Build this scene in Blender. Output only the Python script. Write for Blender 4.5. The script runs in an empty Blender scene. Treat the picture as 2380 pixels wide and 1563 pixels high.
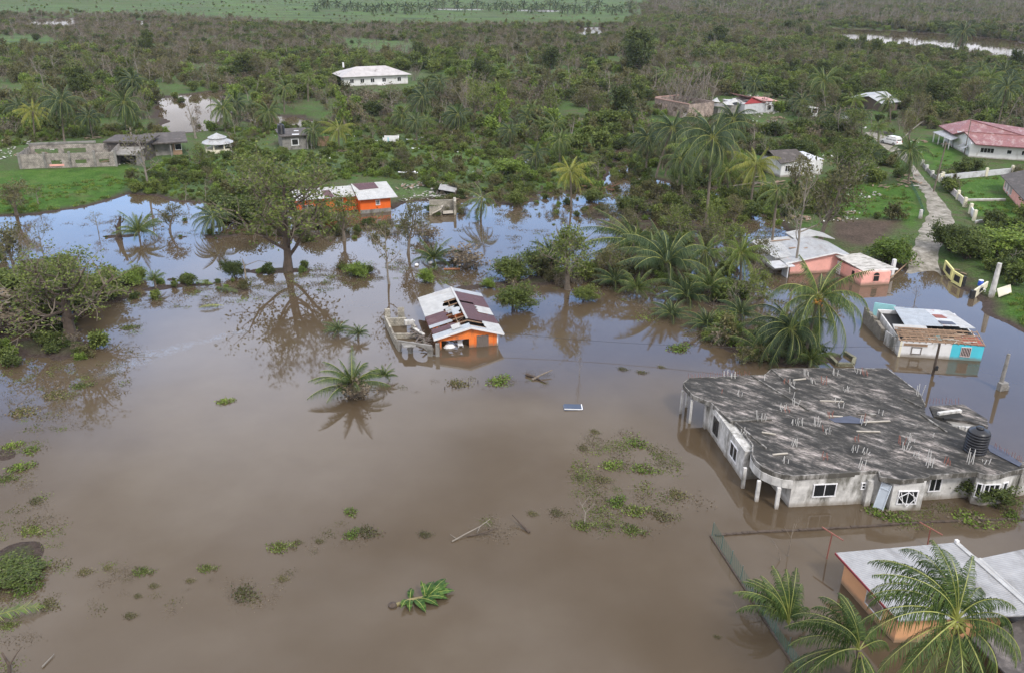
import bpy, math, random
import numpy as np
from mathutils import Vector, Matrix
R = math.radians
sc = bpy.context.scene
# ------------------------------------------------------------------ camera, sky, sun, exposure
F, HZ, CH, ROLL = 2000.0, -85.0, 38.0, 0.012            # focal length and horizon row in units of a 2379 x 1563 frame, camera height in metres
PITCH = math.atan2(781.5 - HZ, F)
cam = bpy.data.objects.new('camera', bpy.data.cameras.new('camera'))
sc.collection.objects.link(cam)
cam.location = (0, 0, CH)
cam.rotation_euler = (Matrix.Rotation(math.pi / 2 - PITCH, 3, 'X') @ Matrix.Rotation(ROLL, 3, 'Z')).to_euler()
cam.data.sensor_fit = 'HORIZONTAL'; cam.data.sensor_width = 36.0; cam.data.lens = 36.0 * F / 2379.0
cam.data.clip_start = 0.5; cam.data.clip_end = 9000
sc.camera = cam
SUN_EL, SUN_AZ = R(48), R(150)              # azimuth clockwise from +Y (the viewing direction)
w = bpy.data.worlds.new('World'); sc.world = w; w.use_nodes = True
nt = w.node_tree; nt.nodes.clear(); N = nt.nodes.new; LK = nt.links.new
out = N('ShaderNodeOutputWorld'); bg = N('ShaderNodeBackground'); LK(bg.outputs[0], out.inputs[0])
bg.inputs[1].default_value = 0.08
sky = N('ShaderNodeTexSky'); sky.sky_type = 'NISHITA'; sky.sun_disc = False
sky.sun_elevation = SUN_EL; sky.sun_rotation = SUN_AZ; sky.air_density = 1.0; sky.dust_density = 1.5
tc = N('ShaderNodeTexCoord'); mp = N('ShaderNodeMapping'); mp.inputs['Scale'].default_value = (1.0, 1.0, 2.6)
LK(tc.outputs['Generated'], mp.inputs[0])
cn = N('ShaderNodeTexNoise'); cn.inputs['Scale'].default_value = 2.3; cn.inputs['Detail'].default_value = 6; cn.inputs['Roughness'].default_value = 0.5
LK(mp.outputs[0], cn.inputs[0])
sep = N('ShaderNodeSeparateXYZ'); LK(tc.outputs['Generated'], sep.inputs[0])
# broken cloud deck: open blue band low over the far hills, solid cloud higher up
mr = N('ShaderNodeMapRange'); mr.inputs[1].default_value = 0.33; mr.inputs[2].default_value = 0.58; mr.inputs[3].default_value = -0.30; mr.inputs[4].default_value = 0.40
mr.interpolation_type = 'SMOOTHSTEP'
LK(sep.outputs[2], mr.inputs[0])
ad = N('ShaderNodeMath'); ad.operation = 'ADD'; LK(cn.outputs[0], ad.inputs[0]); LK(mr.outputs[0], ad.inputs[1])
lowc = N('ShaderNodeMapRange'); lowc.inputs[1].default_value = 0.17; lowc.inputs[2].default_value = 0.26; lowc.inputs[3].default_value = 0.55; lowc.inputs[4].default_value = 0.0; LK(sep.outputs[2], lowc.inputs[0])
ad2 = N('ShaderNodeMath'); ad2.operation = 'ADD'; LK(ad.outputs[0], ad2.inputs[0]); LK(lowc.outputs[0], ad2.inputs[1]); ad = ad2
cov = N('ShaderNodeMapRange'); cov.interpolation_type = 'SMOOTHSTEP'; cov.inputs[1].default_value = 0.36; cov.inputs[2].default_value = 0.74
behind = N('ShaderNodeMapRange'); behind.inputs[1].default_value = 0.55; behind.inputs[2].default_value = 0.1; behind.inputs[3].default_value = 0.0; behind.inputs[4].default_value = 0.6; LK(sep.outputs[1], behind.inputs[0])
ad3 = N('ShaderNodeMath'); ad3.operation = 'ADD'; LK(ad.outputs[0], ad3.inputs[0]); LK(behind.outputs[0], ad3.inputs[1]); LK(ad3.outputs[0], cov.inputs[0])
cc = N('ShaderNodeValToRGB'); e = cc.color_ramp.elements
CLOUD = 1.0
e[0].position = 0.36; e[0].color = (8.0, 8.0, 8.6, 1); e[1].position = 0.66; e[1].color = (25.0, 25.0, 26.4, 1)
cn2 = N('ShaderNodeTexNoise'); cn2.inputs['Scale'].default_value = 3.1; cn2.inputs['Detail'].default_value = 5
LK(mp.outputs[0], cn2.inputs[0]); LK(cn2.outputs[0], cc.inputs[0])
boost = N('ShaderNodeMix'); boost.data_type = 'RGBA'; boost.blend_type = 'MULTIPLY'; boost.inputs[0].default_value = 1.0
boost.inputs[7].default_value = (5.2, 5.9, 6.9, 1)
LK(sky.outputs[0], boost.inputs[6])
dim = N('ShaderNodeMapRange'); dim.inputs[1].default_value = 0.03; dim.inputs[2].default_value = 0.145; dim.inputs[3].default_value = 0.30; dim.inputs[4].default_value = 1.1; LK(sep.outputs[2], dim.inputs[0])
cd = N('ShaderNodeMix'); cd.data_type = 'RGBA'; cd.blend_type = 'MULTIPLY'; cd.inputs[0].default_value = 1.0; LK(cc.outputs[0], cd.inputs[6]); LK(dim.outputs[0], cd.inputs[7])
# one bright cloud bank ahead to the left
dt = N('ShaderNodeVectorMath'); dt.operation = 'DOT_PRODUCT'; dt.inputs[1].default_value = (-0.239, 0.869, 0.433); LK(tc.outputs['Generated'], dt.inputs[0])
dn = N('ShaderNodeMath'); dn.operation = 'MULTIPLY_ADD'; dn.inputs[1].default_value = 0.05; LK(cn.outputs[0], dn.inputs[0]); LK(dt.outputs['Value'], dn.inputs[2])
bk = N('ShaderNodeMapRange'); bk.interpolation_type = 'SMOOTHSTEP'; bk.inputs[1].default_value = 0.992; bk.inputs[2].default_value = 1.032; bk.inputs[3].default_value = 0; bk.inputs[4].default_value = 0.65; LK(dn.outputs[0], bk.inputs[0])
mx = N('ShaderNodeMix'); mx.data_type = 'RGBA'
LK(cov.outputs[0], mx.inputs[0]); LK(boost.outputs[2], mx.inputs[6]); LK(cd.outputs[2], mx.inputs[7]); mb2 = N('ShaderNodeMix'); mb2.data_type = 'RGBA'; LK(bk.outputs[0], mb2.inputs[0]); LK(mx.outputs[2], mb2.inputs[6]); mb2.inputs[7].default_value = (38, 38, 41, 1); LK(mb2.outputs[2], bg.inputs[0])
sun = bpy.data.objects.new('sun', bpy.data.lights.new('sun', 'SUN')); sc.collection.objects.link(sun)
sun.data.energy = 2.6; sun.data.angle = R(11); sun.data.color = (1.0, 0.95, 0.88)
sun.rotation_euler = (math.pi / 2 - SUN_EL, 0, math.pi - SUN_AZ)
sc.view_settings.view_transform = 'Standard'; sc.view_settings.look = 'None'
sc.view_settings.exposure = 0.06; sc.view_settings.gamma = 1.0
sc.view_settings.use_curve_mapping = False
sc.cycles.use_denoising = True
sc.cycles.max_bounces = 6; sc.cycles.transparent_max_bounces = 8

# ------------------------------------------------------------------ measuring: photo position -> place on the ground
CP, SP = math.cos(PITCH), math.sin(PITCH)
def ray(x, y):
    u = (x - 1189.5) / F; v = (781.5 - y) / F; u, v = u*math.cos(ROLL) - v*math.sin(ROLL), u*math.sin(ROLL) + v*math.cos(ROLL)
    return Vector((u, CP + v * SP, -SP + v * CP))
def P(x, y, z=0.0):                          # where the sight line meets height z
    d = ray(x, y); return Vector((0, 0, CH)) + d * ((z - CH) / d.z)
def Pd(x, y, Y):                             # where the sight line meets the upright plane at distance Y
    d = ray(x, y); return Vector((0, 0, CH)) + d * (Y / d.y)
def pix(p):
    p = Vector(p) - Vector((0, 0, CH)); dep = p.y * CP - p.z * SP; u = p.x/dep; v = (p.y*SP + p.z*CP)/dep; c, s = math.cos(ROLL), math.sin(ROLL)
    return (1189.5 + F*(u*c + v*s), 781.5 - F*(-u*s + v*c))
def mpp(x, y):                               # metres per frame unit there
    p = P(x, y); return (p.y * CP + CH * SP) / F

# ------------------------------------------------------------------ mesh helpers
class MB:
    def __init__(s): s.v = []; s.f = []; s.m = []; s.mi = 0
    def poly(s, pts):
        n = len(s.v); s.v += [tuple(p) for p in pts]; s.f.append(tuple(range(n, n + len(pts)))); s.m.append(s.mi)
    def box(s, c, sz, rz=0.0, ry=0.0, rx=0.0):
        M = Matrix.Rotation(rz, 3, 'Z') @ Matrix.Rotation(ry, 3, 'Y') @ Matrix.Rotation(rx, 3, 'X')
        n = len(s.v); hx, hy, hz = sz[0] / 2, sz[1] / 2, sz[2] / 2
        for k in ((-1,-1,-1),(1,-1,-1),(1,1,-1),(-1,1,-1),(-1,-1,1),(1,-1,1),(1,1,1),(-1,1,1)):
            p = M @ Vector((k[0]*hx, k[1]*hy, k[2]*hz)); s.v.append((p.x + c[0], p.y + c[1], p.z + c[2]))
        for q in ((3,2,1,0),(4,5,6,7),(0,1,5,4),(1,2,6,5),(2,3,7,6),(3,0,4,7)):
            s.f.append(tuple(n + i for i in q)); s.m.append(s.mi)
    def prism(s, pl, z0, z1):                # pl counter-clockwise 2d; z may be lists
        n = len(s.v); k = len(pl)
        a = z0 if isinstance(z0, (list, tuple)) else [z0] * k; b = z1 if isinstance(z1, (list, tuple)) else [z1] * k
        if sum(pl[i][0]*pl[(i+1)%k][1]-pl[(i+1)%k][0]*pl[i][1] for i in range(k)) < 0: pl = pl[::-1]; a = a[::-1]; b = b[::-1]
        s.v += [(pl[i][0], pl[i][1], a[i]) for i in range(k)] + [(pl[i][0], pl[i][1], b[i]) for i in range(k)]
        s.f.append(tuple(n + i for i in range(k))[::-1]); s.f.append(tuple(n + k + i for i in range(k))); s.m += [s.mi] * 2
        for i in range(k):
            j = (i + 1) % k; s.f.append((n + i, n + j, n + k + j, n + k + i)); s.m.append(s.mi)
    def slab(s, pts, t):                     # a sheet with thickness t below the given 3d outline
        pl = [(p[0], p[1]) for p in pts]; s.prism(pl, [p[2] - t for p in pts], [p[2] for p in pts])
    def beam(s, a, b, w, h=None):
        a, b = Vector(a), Vector(b); d = b - a; L = d.length
        if L < 1e-6: return
        h = h or w; d /= L; up = Vector((0, 0, 1)) if abs(d.z) < 0.95 else Vector((1, 0, 0))
        x = d.cross(up).normalized() * (w / 2); y = x.cross(d).normalized() * (h / 2); n = len(s.v)
        for p in (a, b):
            for q in (-x - y, x - y, x + y, -x + y): s.v.append(tuple(p + q))
        for q in ((3,2,1,0),(4,5,6,7),(0,1,5,4),(1,2,6,5),(2,3,7,6),(3,0,4,7)):
            s.f.append(tuple(n + i for i in q)); s.m.append(s.mi)
    def tube(s, pts, rad, n=6, cap=True):
        b = len(s.v); k = len(pts); pts = [Vector(p) for p in pts]; ref = Vector((0.31, 0.87, 0.38))
        for i in range(k):
            d = (pts[min(i+1, k-1)] - pts[max(i-1, 0)]).normalized()
            x = d.cross(ref if abs(d.dot(ref)) < 0.93 else Vector((1, 0, 0))).normalized(); y = d.cross(x); r = rad[i] if isinstance(rad, (list, tuple)) else rad
            for j in range(n):
                a = 2 * math.pi * j / n; q = pts[i] + x * (r * math.cos(a)) + y * (r * math.sin(a)); s.v.append((q.x, q.y, q.z))
        for i in range(k - 1):
            for j in range(n):
                j2 = (j + 1) % n; s.f.append((b + i*n + j, b + i*n + j2, b + (i+1)*n + j2, b + (i+1)*n + j)); s.m.append(s.mi)
        if cap:
            s.f.append(tuple(b + j for j in range(n))[::-1]); s.f.append(tuple(b + (k-1)*n + j for j in range(n))); s.m += [s.mi] * 2
    def lathe(s, prof, c=(0, 0, 0), n=20):
        b = len(s.v)
        for r, z in prof:
            for j in range(n):
                a = 2*math.pi*j/n; s.v.append((c[0] + r*math.cos(a), c[1] + r*math.sin(a), c[2] + z))
        for i in range(len(prof) - 1):
            for j in range(n):
                j2 = (j+1) % n; s.f.append((b+i*n+j, b+i*n+j2, b+(i+1)*n+j2, b+(i+1)*n+j)); s.m.append(s.mi)
        s.f.append(tuple(b + j for j in range(n))[::-1]); s.f.append(tuple(b + (len(prof)-1)*n + j for j in range(n))); s.m += [s.mi]*2
    def mesh(s, name, mats, smooth=False):
        me = bpy.data.meshes.new(name); me.from_pydata(s.v, [], s.f)
        for m in (mats if isinstance(mats, (list, tuple)) else [mats]): me.materials.append(m)
        if any(s.m): me.polygons.foreach_set('material_index', s.m)
        if smooth: me.polygons.foreach_set('use_smooth', [True] * len(s.f))
        me.update(); return me
    def build(s, name, mats, parent=None, smooth=False):
        return obj(name, s.mesh(name, mats, smooth), parent)
def obj(name, me, parent=None, loc=None):
    o = bpy.data.objects.new(name, me); sc.collection.objects.link(o)
    if parent: o.parent = parent
    if loc is not None: o.location = loc
    return o
def tag(o, label=None, cat=None, group=None, kind=None):
    if label: o['label'] = label
    if cat: o['category'] = cat
    if group: o['group'] = group
    if kind: o['kind'] = kind
    return o
def empty(name, loc, rz=0.0, label=None, cat=None, group=None):
    o = bpy.data.objects.new(name, None); sc.collection.objects.link(o); o.location = loc; o.rotation_euler = (0, 0, rz)
    o.empty_display_size = 0.3
    return tag(o, label, cat, group)
def copy_tree(o, parent=None):
    kids = list(o.children); c = o.copy(); sc.collection.objects.link(c)
    if parent: c.parent = parent
    for k in kids: copy_tree(k, c)
    return c

# ------------------------------------------------------------------ materials
MATS = {}
def newmat(name):
    m = bpy.data.materials.new(name); m.use_nodes = True; t = m.node_tree; return m, t, t.nodes['Principled BSDF']
def noise(t, scale, detail=5, vec=None, rough=0.6, stretch=None):
    n = t.nodes.new('ShaderNodeTexNoise'); n.inputs['Scale'].default_value = scale; n.inputs['Detail'].default_value = detail; n.inputs['Roughness'].default_value = rough
    c = t.nodes.new('ShaderNodeTexCoord'); s = c.outputs['Object']
    if stretch:
        m = t.nodes.new('ShaderNodeMapping'); m.inputs['Scale'].default_value = stretch; t.links.new(s, m.inputs[0]); s = m.outputs[0]
    t.links.new(s, n.inputs[0]); return n.outputs[0]
def ramp(t, fac, stops):
    r = t.nodes.new('ShaderNodeValToRGB'); el = r.color_ramp.elements
    while len(el) < len(stops): el.new(0.5)
    for q, (p, c) in zip(el, stops): q.position = p; q.color = (*c, 1) if len(c) == 3 else c
    t.links.new(fac, r.inputs[0]); return r.outputs[0]
def mixc(t, fac, a, b, mode='MIX'):
    m = t.nodes.new('ShaderNodeMix'); m.data_type = 'RGBA'; m.blend_type = mode
    for s, v in ((0, fac), (6, a), (7, b)):
        if isinstance(v, (int, float)): m.inputs[s].default_value = v
        elif isinstance(v, tuple): m.inputs[s].default_value = (*v, 1)
        else: t.links.new(v, m.inputs[s])
    return m.outputs[2]
def bump(t, bs, h, strength=0.3, dist=0.05):
    b = t.nodes.new('ShaderNodeBump'); b.inputs['Strength'].default_value = strength; b.inputs['Distance'].default_value = dist
    t.links.new(h, b.inputs['Height']); t.links.new(b.outputs[0], bs.inputs['Normal'])
def surf(name, col, rough=0.8, var=0.25, scale=3.0, stain=None, stain_amt=0.45, stain_scale=0.9, streak=None, metal=0.0, bumps=0.2, stretch=None, tide=0.0):
    m, t, b = newmat(name)
    c = mixc(t, 1.0, col, ramp(t, noise(t, scale, 6, stretch=stretch), [(0.25, (1-var,)*3), (0.75, (1+var*0.5,)*3)]), 'MULTIPLY')
    if stain:
        n = noise(t, stain_scale, 8, rough=0.7, stretch=streak); lo = 0.62 - 0.3 * stain_amt
        c = mixc(t, ramp(t, n, [(lo, (0, 0, 0)), (lo + 0.16, (1, 1, 1))]), c, stain)
    if tide:                                 # mud line left by the flood
        q = t.nodes.new('ShaderNodeTexCoord'); sp = t.nodes.new('ShaderNodeSeparateXYZ'); t.links.new(q.outputs['Object'], sp.inputs[0]); wob = t.nodes.new('ShaderNodeMath'); wob.operation = 'MULTIPLY_ADD'; wob.inputs[1].default_value = -0.5; t.links.new(noise(t, 1.2, 5), wob.inputs[0]); t.links.new(sp.outputs[2], wob.inputs[2])
        mrn = t.nodes.new('ShaderNodeMapRange'); mrn.inputs[1].default_value = 0.22; mrn.inputs[2].default_value = -0.12; mrn.inputs[3].default_value = 0; mrn.inputs[4].default_value = tide; t.links.new(wob.outputs[0], mrn.inputs[0]); c = mixc(t, mrn.outputs[0], c, (0.16, 0.125, 0.085))
    t.links.new(c, b.inputs['Base Color']); b.inputs['Roughness'].default_value = rough; b.inputs['Metallic'].default_value = metal
    if bumps: bump(t, b, noise(t, scale * 6, 4), bumps, 0.03)
    MATS[name] = m; return m
def sheetmetal(name, col, stain, amt=0.35, axis=0, rough=0.5, pitch=8.0):
    m, t, b = newmat(name)
    c = t.nodes.new('ShaderNodeTexCoord'); wv = t.nodes.new('ShaderNodeTexWave'); wv.inputs['Scale'].default_value = pitch; wv.bands_direction = 'XY'[axis]
    t.links.new(c.outputs['Object'], wv.inputs[0])
    k = mixc(t, 1.0, col, ramp(t, noise(t, 1.3, 6), [(0.3, (0.78,)*3), (0.7, (1.1,)*3)]), 'MULTIPLY')
    k = mixc(t, 1.0, k, ramp(t, wv.outputs[1], [(0.0, (0.82,)*3), (0.6, (1.0,)*3)]), 'MULTIPLY')
    lo = 0.64 - 0.3 * amt
    k = mixc(t, ramp(t, noise(t, 0.8, 9, rough=0.75, stretch=(1, 0.35, 1) if axis else (0.35, 1, 1)), [(lo, (0,0,0)), (lo+0.12, (1,1,1))]), k, stain)
    t.links.new(k, b.inputs['Base Color']); b.inputs['Roughness'].default_value = rough
    bump(t, b, wv.outputs[1], 0.5, 0.03); MATS[name] = m; return m
def leafmat(name, dark, mid, light, trans=0.3, rough=0.55, patch=None):
    m, t, b = newmat(name); g = t.nodes.new('ShaderNodeNewGeometry')
    c = ramp(t, g.outputs['Random Per Island'], [(0.0, dark), (0.55, mid), (1.0, light)])
    oi = t.nodes.new('ShaderNodeObjectInfo')
    c = mixc(t, 1.0, c, ramp(t, oi.outputs['Random'], [(0.0, (0.72, 0.75, 0.72)), (1.0, (1.25, 1.2, 1.1))]), 'MULTIPLY')
    if patch: c = mixc(t, ramp(t, oi.outputs['Random'], [(0.55, (0,0,0)), (0.95, (0.8,)*3)]), c, patch)
    t.links.new(c, b.inputs['Base Color']); b.inputs['Roughness'].default_value = rough; b.inputs['Specular IOR Level'].default_value = 0.15
    tr = t.nodes.new('ShaderNodeBsdfTranslucent'); t.links.new(c, tr.inputs[0]); ms = t.nodes.new('ShaderNodeMixShader'); ms.inputs[0].default_value = trans
    t.links.new(b.outputs[0], ms.inputs[1]); t.links.new(tr.outputs[0], ms.inputs[2]); t.links.new(ms.outputs[0], t.nodes['Material Output'].inputs[0])
    MATS[name] = m; return m
L_DARK = leafmat('leaf_dark', (0.04, 0.06, 0.02), (0.08, 0.11, 0.034), (0.13, 0.16, 0.05))
L_MID = leafmat('leaf_mid', (0.07, 0.10, 0.026), (0.125, 0.165, 0.044), (0.19, 0.23, 0.065))
L_LIGHT = leafmat('leaf_light', (0.085, 0.135, 0.028), (0.15, 0.225, 0.045), (0.22, 0.29, 0.07))
L_OLIVE = leafmat('leaf_olive', (0.07, 0.075, 0.032), (0.12, 0.12, 0.052), (0.18, 0.17, 0.08))
L_BROWN = leafmat('leaf_brown', (0.085, 0.068, 0.05), (0.14, 0.115, 0.085), (0.20, 0.17, 0.13), trans=0.15)
L_LAWN = leafmat('leaf_lawn', (0.05, 0.11, 0.02), (0.08, 0.17, 0.03), (0.12, 0.22, 0.045))
PALM_G = leafmat('palm_green', (0.035, 0.065, 0.024), (0.07, 0.11, 0.035), (0.13, 0.175, 0.055), trans=0.25, rough=0.42)
PALM_D = leafmat('palm_dark', (0.026, 0.05, 0.026), (0.05, 0.082, 0.04), (0.09, 0.125, 0.06), trans=0.25, rough=0.42)
PALM_L = leafmat('palm_bright', (0.06, 0.10, 0.025), (0.11, 0.17, 0.035), (0.19, 0.24, 0.06), trans=0.3, rough=0.42)
PALM_Y = leafmat('palm_yellow', (0.11, 0.14, 0.028), (0.20, 0.23, 0.045), (0.32, 0.30, 0.07), trans=0.3, rough=0.45)
RACHIS = surf('palm_rib', (0.26, 0.28, 0.07), 0.5, 0.3, 2.0, bumps=0)
BARK = surf('bark_grey', (0.17, 0.14, 0.11), 0.9, 0.5, 4.0, bumps=0.5)
BARK_P = surf('bark_pale', (0.22, 0.195, 0.165), 0.9, 0.4, 3.0, bumps=0.4)
BARK_D = surf('bark_dark', (0.075, 0.055, 0.042), 0.95, 0.5, 3.0, bumps=0.6)
TWIG = surf('twig_grey', (0.25, 0.22, 0.185), 0.9, 0.4, 1.0, bumps=0)
TWIG_B = surf('twig_brown', (0.17, 0.14, 0.11), 0.9, 0.4, 1.0, bumps=0)
NUT = surf('nut_orange', (0.55, 0.22, 0.03), 0.5, 0.3, 4.0, bumps=0)
NUT_G = surf('nut_green', (0.20, 0.20, 0.05), 0.5, 0.3, 4.0, bumps=0)
# ------------------------------------------------------------------ terrain
def wpoly(pts, z=0.0): return np.array([[P(x, y, z).x, P(x, y, z).y] for x, y in pts])
def inside(px, py, poly):
    r = np.zeros(px.shape, bool); n = len(poly)
    for i in range(n):
        x0, y0 = poly[i]; x1, y1 = poly[(i+1) % n]
        if y0 == y1: continue
        c = ((y0 > py) != (y1 > py)) & (px < (x1-x0)*(py-y0)/(y1-y0) + x0); r ^= c
    return r
def sdist(px, py, poly):
    d = np.full(px.shape, 1e9); n = len(poly)
    for i in range(n):
        x0, y0 = poly[i]; x1, y1 = poly[(i+1) % n]; dx, dy = x1-x0, y1-y0
        t = np.clip(((px-x0)*dx + (py-y0)*dy) / max(dx*dx+dy*dy, 1e-9), 0, 1)
        d = np.minimum(d, (px-x0-t*dx)**2 + (py-y0-t*dy)**2)
    d = np.sqrt(d); return np.where(inside(px, py, poly), d, -d)
def vnoise(x, y, seed=0):
    xi = np.floor(x).astype(np.int64); yi = np.floor(y).astype(np.int64); fx = x - xi; fy = y - yi
    fx = fx*fx*(3-2*fx); fy = fy*fy*(3-2*fy)
    def h(a, b):
        n = (a*374761393 + b*668265263 + seed*974711) & 0x7fffffff; n = ((n ^ (n >> 13)) * 1274126177) & 0x7fffffff
        return ((n ^ (n >> 16)) & 0xffff) / 65535.0
    return (h(xi, yi)*(1-fx) + h(xi+1, yi)*fx)*(1-fy) + (h(xi, yi+1)*(1-fx) + h(xi+1, yi+1)*fx)*fy
def fbm(x, y, seed=0, o=4):
    s = 0; a = 0.5
    for k in range(o): s = s + a*vnoise(x, y, seed+k); x = x*2.07+3.1; y = y*2.03+1.7; a *= 0.5
    return s / 0.9375
SHORE = [(-500,512),(0,507),(60,502),(130,493),(210,487),(260,468),(300,452),(350,456),(400,470),(470,476),(560,482),(640,488),(720,490),(800,494),(915,488),
 (945,470),(1000,464),(1060,466),(1105,454),(1180,452),(1250,448),(1320,446),(1395,432),(1425,405),(1438,360),(1452,335),(1478,345),(1484,395),(1500,415),
 (1560,428),(1640,436),(1720,440),(1765,455),(1800,520),(1830,575),(1920,600),(1990,612),(2085,620),(2106,640),(2130,634),(2180,626),(2200,652),(2225,664),
 (2252,682),(2258,695),(2292,735),(2327,748),(2362,765),(2420,790),(2700,860)]
land = np.vstack([wpoly(SHORE), [[420, 60], [2600, 900], [2600, 2700], [-2600, 2700], [-2600, 150]]])
MARSH = [wpoly([(1490,420),(1780,450),(1800,540),(1740,600),(1790,660),(1760,760),(1600,720),(1500,650),(1420,560),(1430,480)]),
         wpoly([(-200,560),(180,590),(250,660),(260,760),(200,830),(60,840),(-200,830)])]
BLOBS = [(150,812,5.5,1.6,0.3),(60,800,5,2.0,0.2),(300,655,5,0.9,0.2),(370,668,3,0.9,0.25),(450,662,3,0.7,0.2),(530,672,3,0.8,0),(220,690,4,2.5,0.3),
         (290,548,5,0.9,0.2),(490,548,4,0.8,0.1),(660,628,4,0.8,0.1),(720,545,5,1.2,0.05),(1040,610,7,0.8,0.1),(1240,655,8,1.6,0.25),(1330,640,6,1.2,0.2),(1400,650,5,0.8,0.1),
         (1030,495,3,1,0.2),(1150,470,9,2,0.2),(840,632,2,.7,.1),(1420,500,6,1.2,0.2),(1500,480,6,1.5,0.2),
         (20,1060,1.0,.8,-0.2),(20,1300,2.2,1.2,.2),(1750,800,5,2,0.3),(1860,838,4,1,.3),(600,500,9,1.5,.1)]
PONDS = [[(395,222),(512,212),(528,250),(505,304),(400,306),(365,270)],[(60,44),(178,41),(180,64),(70,66)],[(305,48),(350,46),(350,68),(312,68)],[(1335,64),(1400,62),(1402,88),(1340,92)],
         [(1900,64),(2100,72),(2260,84),(2379,96),(2420,150),(2300,134),(2150,122),(1990,108)],[(1010,19),(1090,20),(1140,22),(1100,25),(1020,24)],[(1170,21),(1260,22),(1330,26),(1270,29),(1180,26)],[(1195,360),(1225,362),(1228,376),(1195,378)],
         [(2300,120),(2379,125),(2379,150),(2310,140)],[(2040,640),(2100,650),(2190,640),(2200,690),(2100,720),(2040,700)],[(560,262),(640,268),(700,275),(735,290),(640,290),(560,280)]]
PONDS = [wpoly(p, 0.3) for p in PONDS]
blobs = [(P(x, y).x, P(x, y).y, a*1.15, b*1.3, t) for x, y, a, b, t in BLOBS]
def height(x, y):
    x = np.asarray(x, float); y = np.asarray(y, float)
    sd = sdist(x, y, land)
    n1 = fbm(x/14, y/14, 3) - 0.5; n2 = fbm(x/3.1, y/3.1, 9) - 0.5; n3 = fbm(x/60, y/60, 5) - 0.5
    s = sd + n1*5 + n2*1.5
    h = np.where(s > 0, 0.55*(1-np.exp(-s/3.0)) + np.clip(s, 0, 60)*0.006, np.maximum(0.22*s, -1.2))
    h = h + np.clip(s/10, 0, 1)*(n3*0.5 + n1*0.25)
    for poly in PONDS:
        d = sdist(x, y, poly); k = d*0.35 + n1*3.5 + n2*1.2
        if poly[:,1].mean() > 330: k = k - 0.3
        h = np.where(d > -6, np.minimum(h, np.where(k > 0, -0.3, np.clip(-k*0.25 - 0.02, -0.3, 9))), h)
    for poly in MARSH:
        k = np.clip(sdist(x, y, poly)/3, 0, 1); h = np.where(k > 0, np.maximum(h, -1.0*(1-k) + k*((n1*0.9 + n2*0.7) - 0.10)), h)
    for bx, by, a, b, t in blobs:
        dx = x-bx; dy = y-by; c, s_ = math.cos(t), math.sin(t); u = (dx*c+dy*s_)/a; v = (-dx*s_+dy*c)/b; q = 1 - np.sqrt(u*u+v*v) + (n2*2.2 + n1*1.0)
        h = np.where(q > -0.5, np.maximum(h, np.clip(q, -0.5, 1)*0.22 - 0.05), h)
    return h
def gh(x, y): return float(height(np.array([x]), np.array([y]))[0])
def G(x, y):                                 # ground (or water) point seen there
    p = P(x, y, 0.0)
    for _ in range(2): h = max(gh(p.x, p.y), 0.0); p = P(x, y, h)
    return p
LAWN = [wpoly(p, 0.5) for p in ([(-300,405),(80,398),(290,388),(300,420),(280,455),(200,485),(60,500),(-300,505)],[(2120,330),(2200,320),(2240,380),(2300,395),(2180,400),(2120,360)],[(2195,425),(2345,410),(2340,440),(2380,470),(2380,510),(2260,505),(2220,455)],
        [(1990,430),(2110,428),(2150,470),(2150,500),(2120,540),(2080,512),(1960,510),(1930,470)],[(2255,690),(2320,680),(2500,690),(2500,800),(2380,775),(2300,745)])]
FIELD = [wpoly(p, 0.5) for p in ([(300,-60),(1500,-60),(1500,45),(1000,48),(700,50),(380,45)],[(-100,86),(130,86),(140,118),(-100,116)],[(790,92),(960,100),(1000,122),(850,132),(800,122)],[(-100,210),(60,212),(80,250),(-100,250)],
        [(-200,10),(380,14),(380,40),(-200,34)],[(1760,-10),(2379,60),(2379,75),(2100,66),(1800,40)],[(900,165),(1000,170),(1010,205),(940,215)],[(300,330),(640,340),(900,310),(1080,330),(1180,400),(1150,440),(960,450),(900,400),(700,400),(300,470)])]
TILL = wpoly([(1930,512),(2095,514),(2070,540),(2045,575),(1985,575),(1930,555)], 0.5)
ROADL = [(2008,312),(2022,321),(2051,346),(2079,362),(2114,391),(2127,425),(2152,464),(2156,503),(2138,534),(2124,573),(2110,616),(2095,650)]
ROADR = [(2030,312),(2060,322),(2085,345),(2105,362),(2127,394),(2172,450),(2208,492),(2217,517),(2203,554),(2183,582),(2180,612),(2190,650)]
road_poly = wpoly(ROADL + ROADR[::-1], 0.5)
def masks(x, y):
    g = np.zeros(x.shape); f = np.zeros(x.shape)
    for p in LAWN: g = np.maximum(g, np.clip(sdist(x, y, p)/2 + (fbm(x/4, y/4, 21)-0.3)*2, 0, 1))
    for p in FIELD: f = np.maximum(f, np.clip(sdist(x, y, p)/6 + (fbm(x/10, y/10, 22)-0.3)*2, 0, 1))
    t = np.clip(sdist(x, y, TILL)/2 + 0.5, 0, 1)
    return g, f, t
ys = [20.0]
while ys[-1] < 2600: ys.append(ys[-1] + max(0.55, ys[-1]*0.0095))
ys = np.array(ys); us = np.linspace(-1, 1, 420); us = us*0.95
X = us[None, :]*(ys[:, None] + 30); Y = np.repeat(ys[:, None], len(us), 1)
HGT = height(X.ravel(), Y.ravel()); gm, fm, tm = masks(X.ravel(), Y.ravel())
nr, ncol = X.shape; idx = np.arange(nr*ncol).reshape(nr, ncol)
faces = np.stack([idx[:-1, :-1], idx[:-1, 1:], idx[1:, 1:], idx[1:, :-1]], -1).reshape(-1, 4)
me = bpy.data.meshes.new('ground'); me.from_pydata(np.stack([X.ravel(), Y.ravel(), HGT], 1).tolist(), [], faces.tolist())
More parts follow.
